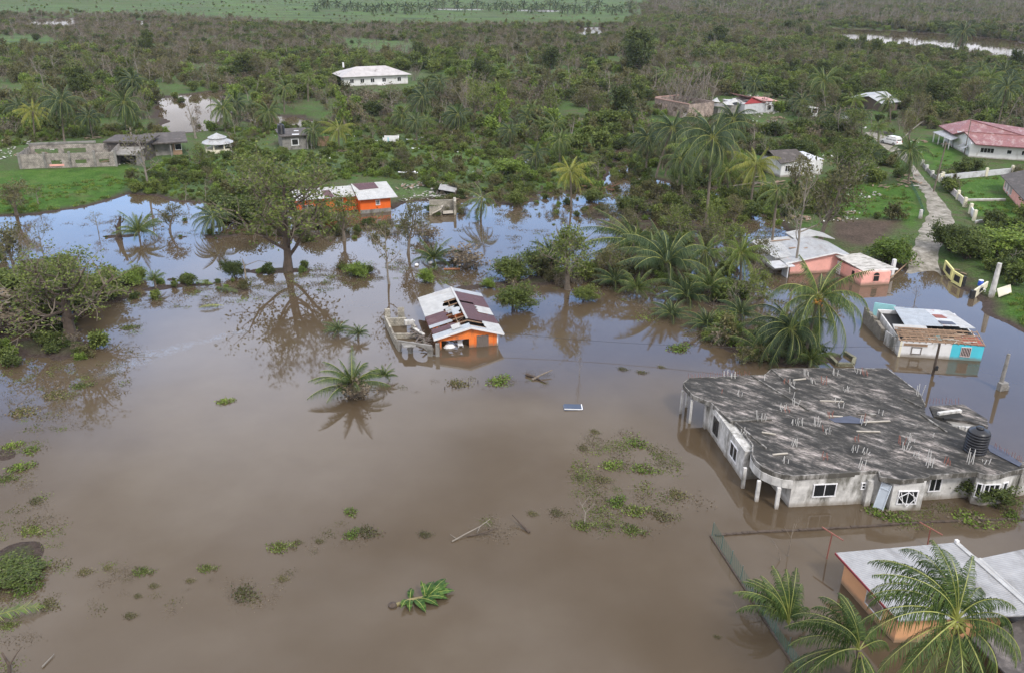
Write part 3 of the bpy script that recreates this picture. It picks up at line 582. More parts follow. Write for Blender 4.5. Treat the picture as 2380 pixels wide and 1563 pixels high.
# ------------------------------------------------------------------ trees one can tell apart
def ztop(bx, by, ty): g = G(bx, by); return max(Pd(bx, ty, g.y).z - g.z, 0.8)
TR = [
 (668,628,355,'big','big leafy tree standing in the flood left of the far orange house',1.25,.3,(0,0)),
 (160,782,590,'leftbig','wide half-stripped tree on the muddy bank at the left edge',1.45,1.2,(0,-.08)),
 (40,640,500,'olive','sparse olive tree at the left edge behind the wide half-stripped tree',1,.2,(0,0)),
 (110,620,505,'sparse','thin pale tree rising behind the wide half-stripped tree',1,.9,(0,0)),
 (1320,672,512,'mid','bent leafy tree in the flood left of the palm thicket, pale trunk foot',1.15,2.2,(0,0)),
 (905,660,470,'sparse','thin half-bare tree in the water behind the orange flooded house',.8,.5,(0,0)),
 (948,590,455,'olive','straggly olive tree in the water right of the far orange house',.8,1.5,(0,0)),
 (800,560,440,'mid','leafy sapling hiding the middle of the far orange house',.9,3.1,(0,0)),
 (1346,872,800,'bare','short broken trunk poking from open flood right of the orange house',.5,.5,(0,0)),
 (348,436,278,'sparse','tall sparse tree in front of the block ruin, bright green lawn at its foot',1.1,.2,(0,0)),
 (478,474,395,'bareb','dead grey leaning trunk at the shore in front of the gazebo',.6,.4,(0,.15)),
 (600,470,350,'mid','low leafy tree left of the big leafy tree crown',1.3,.8,(0,0)),
 (455,322,205,'bareb','white forked tree in front of the pond among the palms',1.2,1.0,(0,0)),
 (322,178,98,'bareb','bare white forked trunk in the brown woods at the upper left',.9,.3,(0,0)),
 (345,130,66,'dense','dark round evergreen in the upper left woods',.8,.3,(0,0)),
 (1580,262,128,'thicket','tall grey leafless thicket behind the pink brick shell',1.2,0,(0,0)),
 (1635,262,132,'thicket','grey leafless thicket at the right end of the brick shell',1.0,2,(0,0)),
 (1162,290,172,'vine','vine-draped leaning grey tree in the middle of the woods',.8,1,(0,.12)),
 (1486,165,60,'dense','large dark round evergreen at the upper right of the woods',1.0,1,(0,0)),
 (1480,175,88,'dense','dark evergreen standing in front of the large dark round one',1.0,2.4,(0,0)),
 (1846,634,330,'sparse','tall pale tree leaning in front of the white roof of the pink house',.62,1.7,(0,.10)),
 (1905,560,370,'olive','leafy tree behind the white roof of the pink house',1.0,.7,(0,0)),
 (1840,450,350,'olive','green tree hiding the left part of the grey-roofed white house',.9,.9,(0,0)),
 (1960,440,310,'mid','broad storm-torn tree left of the silver damaged car',1.3,2.6,(0,0)),
 (2128,296,225,'sparse','half-bare tree behind the white car',1.1,.5,(0,0)),
 (2010,230,160,'olive','olive tree above the grey-roofed shed',1.1,.1,(0,0)),
 (2240,260,170,'olive','olive tree behind the red-roofed house',1.1,.6,(0,0)),
 (1700,620,510,'mid','leafy tree in the flooded thicket left of the pink house',1.1,2,(0,0)),
 (1640,600,520,'olive','olive tree in the flooded thicket below the tallest palm',1.0,1.1,(0,0)),
 (1760,720,620,'mid','leafy tree in front of the left wall of the pink house',1.0,.4,(0,0)),
 (1700,735,640,'bare','grey leafless tree in the flooded thicket right of the palms',1.0,.9,(0,0)),
 (1400,655,560,'olive','low spreading tree between the bent tree and the palm thicket',1.2,.9,(0,0)),
 (395,540,468,'olive','olive tree in the blue water between the dark stump and the dark palm',1.2,1.5,(0,0)),
 (560,520,455,'bushdark','dark bush on the shore brush left of the big leafy tree',1.2,.5,(0,0)),
 (745,530,480,'bush','green bush on the shore brush below the far orange house',1.4,.8,(0,0)),
 (985,560,520,'bushbrown','brown brush in the water below the ruined block hut',1.1,.8,(0,0)),
 (230,540,485,'sparse','thin twiggy tree in the blue water left of the dark stump',1.1,.8,(0,0)),
 (1450,560,480,'olive','olive tree in the water behind the broad wind-blown palm',1.0,2.0,(0,0)),
 (1580,560,470,'mid','leafy tree standing behind the large dark palm of the thicket',1.1,.4,(0,0)),
 (1745,640,540,'olive','olive tree touching the left wall of the pink house',1.0,1.4,(0,0)),
 (1660,560,470,'mid','leafy tree at the foot of the tallest coconut palm',1.0,.4,(0,0)),
 (1600,500,440,'sparse','grey half-drowned tree among the long palm trunks',1.2,.4,(0,0)),
 (1700,530,450,'olive','olive tree in dark water right of the tallest palm',1.1,2.4,(0,0)),
 (1740,700,610,'sparse','sparse grey tree in the thicket nearest the pink house palm',1.1,2.4,(0,0)),
 (276,556,478,'stumpy','dark broken dead stump on a brush island in the blue water',.9,.9,(0,-.1)),
 (1545,410,330,'olive','olive tree at the edge of the inlet left of the tall palms',1.0,.9,(0,0)),
 (1390,420,350,'sparse','sparse grey tree left of the narrow inlet',1.1,.3,(0,0)),
 (2262,398,366,'bushdark','dark round shrub in front of the red-roofed house',1.0,.3,(0,0)),
 (2215,585,520,'bushdark','dark tall shrub beside the bend of the gravel road',.9,.3,(0,0)),
 (2250,600,545,'bush','green shrub right of the tall shrub by the gravel road',1.5,.8,(0,0)),
 (2320,590,535,'bushlight','light green scrub below the white boundary wall',1.6,.8,(0,0)),
 (2055,612,555,'bushlight','leafy bush behind the right wing of the pink house',1.1,.3,(0,0)),
 (2090,605,565,'bush','bush between the pink house and the gravel road',.9,1.3,(0,0)),
 (1075,622,572,'bushbrown','brown brushy shrub behind the orange flooded house',1.3,.3,(0,0)),
 (1200,722,668,'bush','round olive bush standing in the flood right of the orange house',1.2,.3,(0,0)),
 (988,656,625,'bushlight','small bright bush in the flood behind the orange roof',.8,.3,(0,0)),
 (1132,668,648,'bushlight','small flat bush in the flood between the orange house and the olive bush',1.0,.5,(0,0)),
 (1190,650,600,'bush','leafy shrub on the debris raft left of the bent tree',1.3,.3,(0,0)),
 (1270,630,580,'bushdark','dark shrub on the debris raft against the bent tree',1.1,.8,(0,0)),
 (828,640,612,'bushlight','floating leafy bush right of the big leafy tree',1.3,.3,(0,0)),
 (818,922,880,'bushbrown','brushy mound at the foot of the lone young palm',1.3,.3,(0,0)),
 (1360,700,668,'bush','shrub in the flood below the bent tree',1.3,.3,(0,0)),
 (30,1335,1314,'bushvine','large vine-covered brush heap at the lower left edge',3.2,.3,(0,0)),
 (60,705,628,'bush','green tangle at the left edge in front of the wide half-stripped tree',1.7,.6,(0,0)),
 (125,735,655,'bush','green tangle against the trunk of the wide half-stripped tree',1.7,1.9,(0,0)),
 (10,760,680,'bushbrown','brown brush at the left edge below the green tangle',1.8,.2,(0,0)),
 (70,650,560,'sparse','thin leaning sapling in the tangle at the left edge',1.0,2.2,(0,.1)),
 (225,700,640,'bush','bush on the mud bank right of the wide half-stripped tree',1.5,.6,(0,0)),
 (300,660,630,'bushlight','yellow-green bush on the mud bank strip',1.2,.6,(0,0)),
 (320,650,620,'bush','rounded green bush beside the yellow-green bank bush',.9,1.6,(0,0)),
 (545,645,605,'bushdark','dark bush with a snag at the end of the mud bank strip',.8,.6,(0,0)),
 (40,500,410,'olive','straggling olive growth on the bright lawn at the left edge',1.5,.6,(0,0)),
 (90,475,425,'sparse','bare twiggy growth on the bright lawn near the shore',1.6,1.6,(0,0)),
 (2125,700,655,'bare','pale leafless shrub standing in the flooded end of the road',1.3,.4,(0,0)),
 (2300,1165,1120,'bushdark','creeper bush climbing the bay window of the concrete house',1.5,.4,(0,0)),
 (1200,480,445,'bush','bush in the blue water right of the drooping palm',1.0,.7,(0,0)),
 (1180,405,370,'bushlight','light green bush above the shore right of the drooping palm',1.5,.7,(0,0)),
 (1380,470,440,'bush','bush in the water right of the yellow palm',1.5,.7,(0,0)),
 (1470,500,455,'bushdark','upright dark bush in the water left of the long palm trunks',1.0,.7,(0,0)),
]
for bx, by, ty, key, label, wide, rz, tilt in TR:
    b_ = 'bush' in key; make_tree('bush' if b_ else 'tree', key, G(bx, by), ztop(bx, by, ty)*(1.0 if b_ else 1.02), label, 'bush' if b_ else 'tree', None, rz, tilt, wide*(1.25 if b_ else 1.0))
# ------------------------------------------------------------------ taller trees standing out of the woods
rng = random.Random(202)
WT = {'bare': 'leafless grey tree standing out of the storm-stripped woodland', 'sparse': 'half-stripped tree with a few olive leaves in the woodland', 'bareb': 'bare forked pale tree in the storm-stripped woodland', 'olive': 'olive-leaved tree standing above the woodland scrub', 'mid': 'green leafy tree standing above the woodland scrub', 'dense': 'dark dense evergreen in the woodland', 'vine': 'narrow vine-draped tree in the woodland', 'thicket': 'many-stemmed grey leafless clump in the woodland'}
AVOID = [(865,200,90,60),(460,275,85,65),(1560,272,75,55),(1750,268,100,60),(2000,258,60,50),(2280,330,140,60),(1850,385,70,45),(2065,325,40,30)]
def stand(n, x0, x1, y0, y1, kinds, h0, h1):
    k = 0
    while k < n:
        x, y = rng.uniform(x0, x1), rng.uniform(y0, y1)
        if any(abs(x-a) < c and abs(y-b_) < d for a, b_, c, d in AVOID): continue
        g = G(x, y)
        if g.z < .2: continue
        q = rng.choice(kinds); make_tree('tree', q, g, rng.uniform(h0, h1), WT[q], 'tree', 'woodland trees: ' + q.replace('bareb', 'forked').replace('mid', 'green'), rng.uniform(0, 6.28), (rng.gauss(0, .06), rng.gauss(0, .06)), rng.uniform(.8, 1.3)); k += 1
stand(26, 0, 1450, 70, 140, ['bare','bare','sparse','thicket','bareb','olive'], 5, 8.5)
stand(52, 0, 1450, 140, 300, ['mid','olive','olive','sparse','bare','vine','dense','thicket','mid'], 5.5, 10.5)
stand(44, 1450, 2379, 60, 190, ['dense','olive','bare','sparse','mid','bareb'], 6, 11)
stand(30, 1480, 2200, 190, 330, ['mid','olive','dense','sparse','thicket'], 5, 9)
stand(10, 300, 1150, 300, 430, ['olive','sparse','mid','bare'], 3, 6)
stand(9, 1480, 1850, 330, 450, ['mid','olive','sparse'], 4, 7)
PB = [(rng.uniform(0,700), rng.uniform(225,310)) for _ in range(8)] + [(rng.uniform(850,1450), rng.uniform(220,330)) for _ in range(9)] + [(rng.uniform(1500,2100), rng.uniform(200,400)) for _ in range(12)] + [(rng.uniform(2100,2379), rng.uniform(130,240)) for _ in range(5)]
for x, y in PB:
    if any(abs(x-a) < c*.8 and abs(y-b_) < d*.8 for a, b_, c, d in AVOID) or G(x, y).z < .15: continue
    dk = rng.random() < .7; make_palm(x, y, x + rng.uniform(-8, 8), y - rng.uniform(28, 62), rng.uniform(26, 38), 'dark' if dk else 'droop', 'ragged dark coconut palm scattered through the storm-torn woods' if dk else 'thin-crowned green coconut palm scattered through the storm-torn woods', 'woodland palms: dark' if dk else 'woodland palms: green')
# ------------------------------------------------------------------ scattered growth nobody could count
def template(name, **k):
    mats = k.pop('mats'); T, C = grow(**k); off = len(C.v); C.v += T.v; C.f += [tuple(i+off for i in f) for f in T.f]; C.m += [1]*len(T.f)
    return C.mesh(name, mats)
def coll(name, meshes):
    c = bpy.data.collections.new(name)
    for i, m in enumerate(meshes): c.objects.link(bpy.data.objects.new('%s_%02d' % (name, i), m))
    return c
SH = dict(r0=.05, nb=4, fork=.1, stems=5, n0=3)
scrub = coll('scrub_kinds', [
 template('scrub', seed=1, H=3, spread=.55, nt=4, leaves=.5, leaf=.3, mats=[L_BROWN, TWIG], **SH),
 template('scrub', seed=2, H=3, spread=.55, nt=4, leaves=.2, leaf=.3, mats=[L_BROWN, TWIG_B], **SH),
 template('scrub', seed=3, H=3, spread=.6, nt=4, leaves=4, leaf=.42, lsd=.5, mats=[L_DARK, TWIG_B], **SH),
 template('scrub', seed=4, H=3, spread=.6, nt=4, leaves=4, leaf=.40, lsd=.5, mats=[L_MID, TWIG_B], **SH),
 template('scrub', seed=5, H=3, spread=.6, nt=4, leaves=3, leaf=.38, lsd=.5, mats=[L_OLIVE, TWIG], **SH),
 template('scrub', seed=6, H=2, spread=.7, nt=3, leaves=6, leaf=.36, lsd=.45, mats=[L_LIGHT, TWIG_B], **SH),
 template('scrub', seed=7, H=3, spread=.5, nt=4, leaves=1.0, leaf=.3, mats=[L_OLIVE, TWIG], **SH),
 template('scrub', seed=8, H=6, spread=.3, nt=3, leaves=.3, leaf=.3, r0=.12, nb=5, fork=.35, stems=1, n0=4, mats=[L_BROWN, BARK_P]),
])
def tuft(seed, n, h, m):
    rng = random.Random(seed); mb = MB()
    for i in range(n):
        a = rng.uniform(0, 6.28); q = rng.uniform(0, .5); p = Vector((math.cos(a)*q, math.sin(a)*q, -.05)); d = Vector((rng.gauss(0, .5), rng.gauss(0, .5), 1)); leafquad(mb, p, d, h*rng.uniform(.5, 1.2), h*.22, rng)
    return mb.mesh('tuft', [m])
grass_c = coll('grass_kinds', [tuft(1, 40, .3, L_LAWN), tuft(2, 40, .4, L_LIGHT), tuft(3, 30, .5, L_MID)])
def scatter(name, pts, cl, label=None):
    me = bpy.data.meshes.new(name); me.from_pydata([q[:3] for q in pts], [], [])
    for nm, ty, k in (('turn', 'FLOAT', 3), ('size', 'FLOAT', 4), ('kindno', 'INT', 5)):
        a = me.attributes.new(nm, ty, 'POINT'); a.data.foreach_set('value', np.array([q[k] for q in pts], np.int32 if ty == 'INT' else np.float32))
    o = obj(name, me); tag(o, label, None, None, 'stuff'); g = bpy.data.node_groups.new(name, 'GeometryNodeTree')
    g.interface.new_socket('Geometry', in_out='INPUT', socket_type='NodeSocketGeometry'); g.interface.new_socket('Geometry', in_out='OUTPUT', socket_type='NodeSocketGeometry')
    n = g.nodes.new; l = g.links.new; gi, go = n('NodeGroupInput'), n('NodeGroupOutput'); ip = n('GeometryNodeInstanceOnPoints'); ci = n('GeometryNodeCollectionInfo')
    ci.inputs['Collection'].default_value = cl; ci.inputs['Separate Children'].default_value = True; ci.inputs['Reset Children'].default_value = True
    def na(nm, ty):
        a = n('GeometryNodeInputNamedAttribute'); a.data_type = ty; a.inputs['Name'].default_value = nm; return a.outputs['Attribute']
    cx = n('ShaderNodeCombineXYZ'); l(na('turn', 'FLOAT'), cx.inputs[2]); er = n('FunctionNodeEulerToRotation'); l(cx.outputs[0], er.inputs[0])
    l(gi.outputs[0], ip.inputs['Points']); l(ci.outputs[0], ip.inputs['Instance']); ip.inputs['Pick Instance'].default_value = True
    l(na('kindno', 'INT'), ip.inputs['Instance Index']); l(er.outputs[0], ip.inputs['Rotation']); l(na('size', 'FLOAT'), ip.inputs['Scale']); l(ip.outputs[0], go.inputs[0])
    md = o.modifiers.new('growth', 'NODES'); md.node_group = g; return o
nrng = np.random.default_rng(11)
KEEP = [(455,318,8),(2082,348,6),(2102,376,5),(2050,330,6),(1565,285,9),(1770,282,12),(1730,275,9),(2005,266,7),(865,212,13),(1877,288,4),(2065,348,4),(1850,420,7),(2300,386,8),(2200,345,7),(865,185,13),(1565,250,9),(1740,245,13),(2000,228,7),(1850,385,10),(1970,600,17),(1800,590,12),(2290,340,18),(2380,450,9),(160,372,20),(400,350,9),(700,335,10),(505,335,4),(907,332,4),(840,460,13),(2065,330,4),(1877,265,3.5),(2032,408,4),(2150,700,10),(1830,990,8)]
KEEP = [(P(x, y, .5).x, P(x, y, .5).y, r) for x, y, r in KEEP]
def clear(x, y, extra=0.0):
    ok = np.ones(x.shape, bool)
    for kx, ky, r in KEEP: ok &= (x-kx)**2 + ((y-ky)*.9)**2 > (r+extra)**2
    ok &= sdist(x, y, road_poly) < -2.6
    return ok
def sample(poly, dens):
    a = poly.min(0); b_ = poly.max(0); n = int((b_[0]-a[0])*(b_[1]-a[1])*dens); x = nrng.uniform(a[0], b_[0], n); y = nrng.uniform(a[1], b_[1], n)
    k = inside(x, y, poly); return x[k], y[k]
def region(pts_px, dens, weights, smin, smax, zmin=0.12, lawn=False, cluster=12.0, extra=0.0, thr=.35, fieldk=.85):
    x, y = sample(wpoly(pts_px, .5), dens); ok = clear(x, y, extra); h = height(x, y); ok &= h > zmin; g, f, t_ = masks(x, y)
    if not lawn: ok &= (g < .3) & (t_ < .4)
    ok &= nrng.random(x.shape) > f*fieldk
    ok &= fbm(x/cluster, y/cluster, 40) + nrng.uniform(-.15, .15, x.shape) > thr
    x, y, h = x[ok], y[ok], h[ok]; wts = np.array(weights, float); tone = fbm(x/45, y/45, 50)
    out = []
    for i in range(len(x)):
        ww = wts.copy(); k = (tone[i]-.5)*5; ww[[0, 1, 6, 7]] *= math.exp(k); ww[[2, 3, 5]] *= math.exp(-k); ww /= ww.sum()
        s = smin + (smax-smin)*nrng.random()**1.7*1.25; out.append((x[i], y[i], max(h[i], -.3)-.1, nrng.uniform(0, 6.28), s, int(nrng.choice(8, p=ww))))
    return out
W_ALL = [(-150,40),(300,36),(700,64),(1450,62),(1540,-20),(2560,-40),(2560,330),(2200,300),(1900,330),(1480,320),(1430,380),(1200,330),(1000,290),(800,290),(640,300),(300,310),(-150,330)]
pts = region([(-150,28),(380,30),(700,62),(1450,60),(1480,128),(1000,140),(560,150),(-150,150)], .13, [44,40,8,6,12,1,20,10], .6, 1.25, thr=.30, fieldk=.95)
pts += region([(-150,118),(560,130),(1000,128),(1480,122),(1560,230),(1480,330),(1430,380),(1200,330),(1000,285),(800,290),(640,300),(300,310),(-150,330)], .12, [13,11,8,22,16,20,16,7], .5, 1.6, thr=.46, fieldk=.95, cluster=18)
pts += region([(1450,10),(2560,20),(2560,330),(2200,300),(1900,330),(1480,320)], .13, [20,18,13,20,16,9,16,9], .7, 1.45, thr=.33)
scatter('scrub_woodland', pts, scrub, 'storm-stripped grey and green scrub filling the middle distance'); n1 = len(pts)
FORE = [(1430,-60),(2800,-60),(2700,60),(2379,100),(2000,60),(1540,40)]
pts = region(FORE, .05, [22,22,14,10,12,0,14,34], 1.2, 2.2, thr=.2, fieldk=.4)
pts += region([(-200,2),(1500,2),(1500,62),(700,64),(380,45),(-200,40)], .012, [10,8,10,16,16,30,6,2], .15, .6, thr=.45, fieldk=.2, cluster=25)
scatter('distant_forest', pts, scrub, 'dark distant wood with pale bare trunks along the top of the view'); n2 = len(pts)
BANK = [(-150,300),(640,300),(900,285),(1200,320),(1430,380),(1440,450),(1100,470),(920,480),(640,495),(300,470),(-150,520)]
pts = region(BANK, .42, [7,5,8,18,11,26,9,2], .22, .7, thr=.38, fieldk=.25, cluster=7) 
pts += region(BANK, 1.1, [4,4,6,20,8,36,4,0], .08, .26, thr=.36, fieldk=.1, cluster=5, lawn=False)
EAST = [(1480,320),(1900,330),(2200,300),(2560,330),(2560,640),(2250,680),(2100,640),(1950,560),(1800,530),(1700,440),(1500,430)]
pts += region(EAST, .30, [10,7,14,16,12,12,10,4], .45, 1.0, thr=.42)
scatter('bank_undergrowth', pts, scrub, 'low green and brown undergrowth on the banks and between the houses'); n3 = len(pts)
MARS = [(1380,430),(1800,440),(1830,540),(1780,600),(1830,650),(1900,760),(1880,840),(1700,830),(1560,740),(1420,660),(1200,690),(1160,640),(1350,600)]
pts = region(MARS, .5, [10,6,12,22,14,14,8,3], .35, .95, zmin=-.35, thr=.40, cluster=7)
pts += region([(540,488),(930,488),(930,540),(760,562),(560,530)], .75, [16,10,10,12,14,8,12,0], .18, .55, zmin=-1.9, thr=.40, cluster=5)
pts += region([(1130,440),(1480,425),(1500,500),(1300,520),(1150,490)], .5, [16,12,8,10,14,8,12,0], .15, .5, zmin=-1.9, thr=.50, cluster=4)
pts += region([(1420,325),(1500,325),(1510,440),(1400,440)], .55, [14,10,8,12,14,8,12,4], .3, .8, zmin=-.9, thr=.42, cluster=4)
pts += region([(390,215),(525,210),(530,300),(390,300)], .018, [14,10,8,12,14,8,12,8], .5, 1.1, zmin=-.9, thr=.35, cluster=6)
pts += region([(-150,560),(190,570),(280,650),(330,690),(280,760),(220,830),(60,850),(-150,830)], .32, [12,8,12,18,14,10,10,2], .3, .75, zmin=-.15, thr=.42, cluster=6)
pts += region([(230,520),(720,470),(760,520),(760,640),(420,690),(230,690)], .35, [12,9,8,10,12,8,12,0], .15, .55, zmin=-.9, thr=.56, cluster=6)
pts += region([(230,520),(720,470),(760,520),(760,640),(420,690),(230,690)], .3, [10,8,8,12,12,12,10,0], .1, .4, zmin=.02, thr=.3, cluster=5)
pts += region([(920,440),(1200,440),(1440,480),(1440,690),(1150,700),(760,660),(760,520)], .35, [12,9,8,10,12,8,12,0], .15, .5, zmin=-.9, thr=.54, cluster=6)
pts += region([(920,440),(1440,440),(1440,520),(900,500)], .3, [12,9,8,10,12,8,12,0], .15, .5, zmin=-.9, thr=.48, cluster=5)
scatter('drowned_thicket', pts, scrub, 'tangled bushes and brush standing in the flood water'); n4 = len(pts)
# litter on the water
def litter(seed, n, m):
    rng = random.Random(seed); mb = MB()
    for i in range(n):
        p = Vector((rng.gauss(0, .45), rng.gauss(0, .45), rng.uniform(.0, .03))); leafquad(mb, p, (rng.gauss(0, 1), rng.gauss(0, 1), rng.uniform(0, .25)), rng.uniform(.06, .22), .08, rng)
    mb.mi = 1
    for i in range(5): a = Vector((rng.gauss(0, .4), rng.gauss(0, .4), .01)); mb.tube([a, a + Vector((rng.gauss(0, .5), rng.gauss(0, .5), rng.uniform(0, .12)))], [.012, .006], 3, False)
    return mb.mesh('litter', [m, TWIG_B])
lit_c = coll('litter_kinds', [litter(1, 40, L_BROWN), litter(2, 50, L_OLIVE), litter(3, 60, L_MID), litter(4, 25, L_BROWN), litter(5, 60, L_LIGHT)])
lp = []
def drift(poly, dens, smin, smax, w, thr=.45, cl=3.0):
    x, y = sample(wpoly(poly), dens); h = height(x, y); k = (h < .12) & (fbm(x/cl, y/cl, 71) + nrng.uniform(-.12, .12, x.shape) > thr)
    for a, b_, c in zip(x[k], y[k], h[k]): lp.append((a, b_, max(c, 0) + .005, nrng.uniform(0, 6.28), nrng.uniform(smin, smax), int(nrng.choice(5, p=np.array(w)/sum(w)))))
drift([(1340,1010),(1480,1005),(1600,1080),(1640,1180),(1560,1240),(1400,1240),(1330,1130)], 2.6, .5, 1.2, [6,5,4,3,3], .50, 2.2)
drift([(1030,1250),(1060,1205),(1200,1185),(1330,1180),(1340,1230),(1180,1250)], 1.8, .4, .9, [6,4,2,4,1], .52, 1.8)
drift([(0,1030),(110,1020),(90,1130),(150,1260),(150,1420),(60,1563),(-60,1563),(-60,1030)], 1.6, .4, 1.0, [5,5,4,3,3], .52, 2.0)
drift([(160,1320),(330,1300),(520,1300),(700,1330),(610,1420),(420,1440),(240,1470)], 1.2, .3, .8, [7,4,1,5,0], .58, 1.8)
drift([(600,1255),(780,1180),(900,1240),(760,1280),(640,1290)], 1.4, .3, .8, [5,5,3,4,1], .56, 1.8)
drift([(-40,830),(220,830),(330,740),(300,900),(180,1000),(-40,1000)], 1.0, .4, 1.0, [6,5,3,4,1], .48, 3)
drift([(220,690),(560,650),(720,620),(900,600),(1280,600),(1430,650),(1300,680),(900,650),(560,710),(240,720)], 1.0, .5, 1.2, [7,5,3,4,1], .44, 3)
drift([(120,500),(700,490),(1100,470),(1440,440),(1480,600),(1200,590),(700,560),(200,560)], .35, .5, 1.2, [7,4,2,4,0], .50, 4)
drift([(1380,430),(1800,440),(1830,540),(1900,760),(1880,850),(1560,780),(1400,680)], .9, .6, 1.4, [7,5,4,4,1], .40, 3)
drift([(700,900),(1150,870),(1290,860),(1290,900),(900,920)], .9, .3, .8, [6,4,2,4,0], .54, 2)
drift([(1990,1180),(2400,1170),(2400,1225),(2000,1215)], 2.0, .4, 1.0, [3,3,4,2,6], .48, 2)
scatter('floating_debris', lp, lit_c, 'leaves, twigs and mats of weed drifting on the flood')
# storm debris on land: sheets, boards, scraps
def scrap(seed, m, n, lo, hi):
    rng = random.Random(seed); mb = MB()
    for i in range(n): mb.box((rng.gauss(0, .9), rng.gauss(0, .9), rng.uniform(.05, .35)), (rng.uniform(lo, hi), rng.uniform(.12, .5), .05), rng.uniform(0, 3.1), rng.gauss(0, .2), rng.gauss(0, .2))
    return mb.mesh('scrap', [m])
S_W = surf('scrap_white', (.60, .60, .59), .7, .3, 2, bumps=0); S_G = surf('scrap_grey', (.30, .29, .27), .8, .3, 2, bumps=0); S_B = surf('scrap_wood', (.22, .16, .11), .9, .3, 2, bumps=0)
scr_c = coll('scrap_kinds', [scrap(1, S_W, 5, .3, 1.1), scrap(2, S_G, 6, .4, 1.4), scrap(3, S_B, 9, .5, 2.2), scrap(4, S_W, 3, .2, .6)])
dp = []
def strew(poly, dens, smin, smax, w, thr=.45):
    x, y = sample(wpoly(poly, .4), dens); h = height(x, y); k = (h > .05) & (fbm(x/5, y/5, 91) > thr)
    for a, b_, c in zip(x[k], y[k], h[k]): dp.append((a, b_, c, nrng.uniform(0, 6.28), nrng.uniform(smin, smax), int(nrng.choice(4, p=np.array(w)/sum(w)))))
strew([(930,432),(1090,432),(1100,466),(930,472)], .5, .4, .9, [4,6,2,4], .38); strew([(1640,205),(1860,205),(1870,300),(1640,300)], .05, .5, 1.2, [4,3,2,3]); strew([(0,330),(290,325),(300,395),(0,402)], .05, .5, 1.0, [2,4,4,2]); strew([(640,300),(1100,300),(1130,430),(560,430)], .02, .4, 1.0, [3,3,3,4])
strew([(1900,300),(2150,300),(2140,470),(1850,480)], .05, .4, 1.0, [3,3,4,3]); strew([(1700,420),(1980,430),(1980,520),(1820,520)], .08, .5, 1.2, [2,3,5,2]); strew([(1930,480),(2020,480),(2000,520),(1920,515)], .12, .4, .9, [4,4,2,3]); strew([(2200,600),(2379,590),(2379,690),(2240,690)], .08, .4, .9, [3,3,3,3]); strew([(2160,320),(2250,330),(2260,370),(2170,350)], .06, .4, .8, [3,3,3,3])
scatter('storm_debris', dp, scr_c, 'broken boards, roof sheets and scraps strewn over the ground')
gp_ = []
for poly, d in [(LAWN[0], .9), (LAWN[1], .4), (LAWN[2], .4), (LAWN[3], .4), (LAWN[4], 2.2)]:
    x, y = sample(poly, d); k = clear(x, y); h = height(x, y); k &= h > .15; k &= fbm(x/4, y/4, 60) > .42
    gp_ += [(a, b_, c, nrng.uniform(0, 6.28), nrng.uniform(.6, 1.3), int(nrng.integers(0, 3))) for a, b_, c in zip(x[k], y[k], h[k])]
scatter('grass', gp_, grass_c, 'bright green grass on the lawns'); print('SCATTER', n1, n2, n3, n4, len(gp_))
# ------------------------------------------------------------------ building materials
CONC = surf('bare_concrete', (0.58, 0.57, 0.55), 0.85, 0.35, 1.5, stain=(0.13, 0.125, 0.105), stain_amt=.50, stain_scale=.6, streak=(1, 1, .4), tide=.6)
CONC_G = surf('grey_blockwork', (0.24, 0.23, 0.215), 0.9, 0.4, 1.2, stain=(0.09, 0.085, 0.075), stain_amt=.4)
SLAB = None
m, t, b = newmat('mouldy_roof_slab')
def slant(t, scale, sx, sy, ang):
    n = t.nodes.new('ShaderNodeTexNoise'); n.inputs['Scale'].default_value = scale; n.inputs['Detail'].default_value = 10; n.inputs['Roughness'].default_value = .78; cq = t.nodes.new('ShaderNodeTexCoord'); m1 = t.nodes.new('ShaderNodeMapping'); m1.inputs['Rotation'].default_value = (0, 0, ang); m2 = t.nodes.new('ShaderNodeMapping'); m2.inputs['Scale'].default_value = (sx, sy, 1)
    t.links.new(cq.outputs['Object'], m1.inputs[0]); t.links.new(m1.outputs[0], m2.inputs[0]); t.links.new(m2.outputs[0], n.inputs[0]); return n.outputs[0]
n1_ = slant(t, .28, .7, 1.3, R(35)); n2_ = slant(t, 1.3, .45, 1.25, R(35))
c = ramp(t, n2_, [(.43, (.015, .014, .012)), (.53, (.04, .037, .032)), (.59, (.12, .11, .10)), (.67, (.36, .335, .31))])
c = mixc(t, ramp(t, n1_, [(.50, (0,)*3), (.62, (1,)*3)]), c, ramp(t, n2_, [(.42, (.04, .037, .033)), (.50, (.17, .15, .135)), (.60, (.42, .37, .345))]))
t.links.new(c, b.inputs['Base Color']); b.inputs['Roughness'].default_value = .9; bump(t, b, n2_, .5, .05); SLAB = m
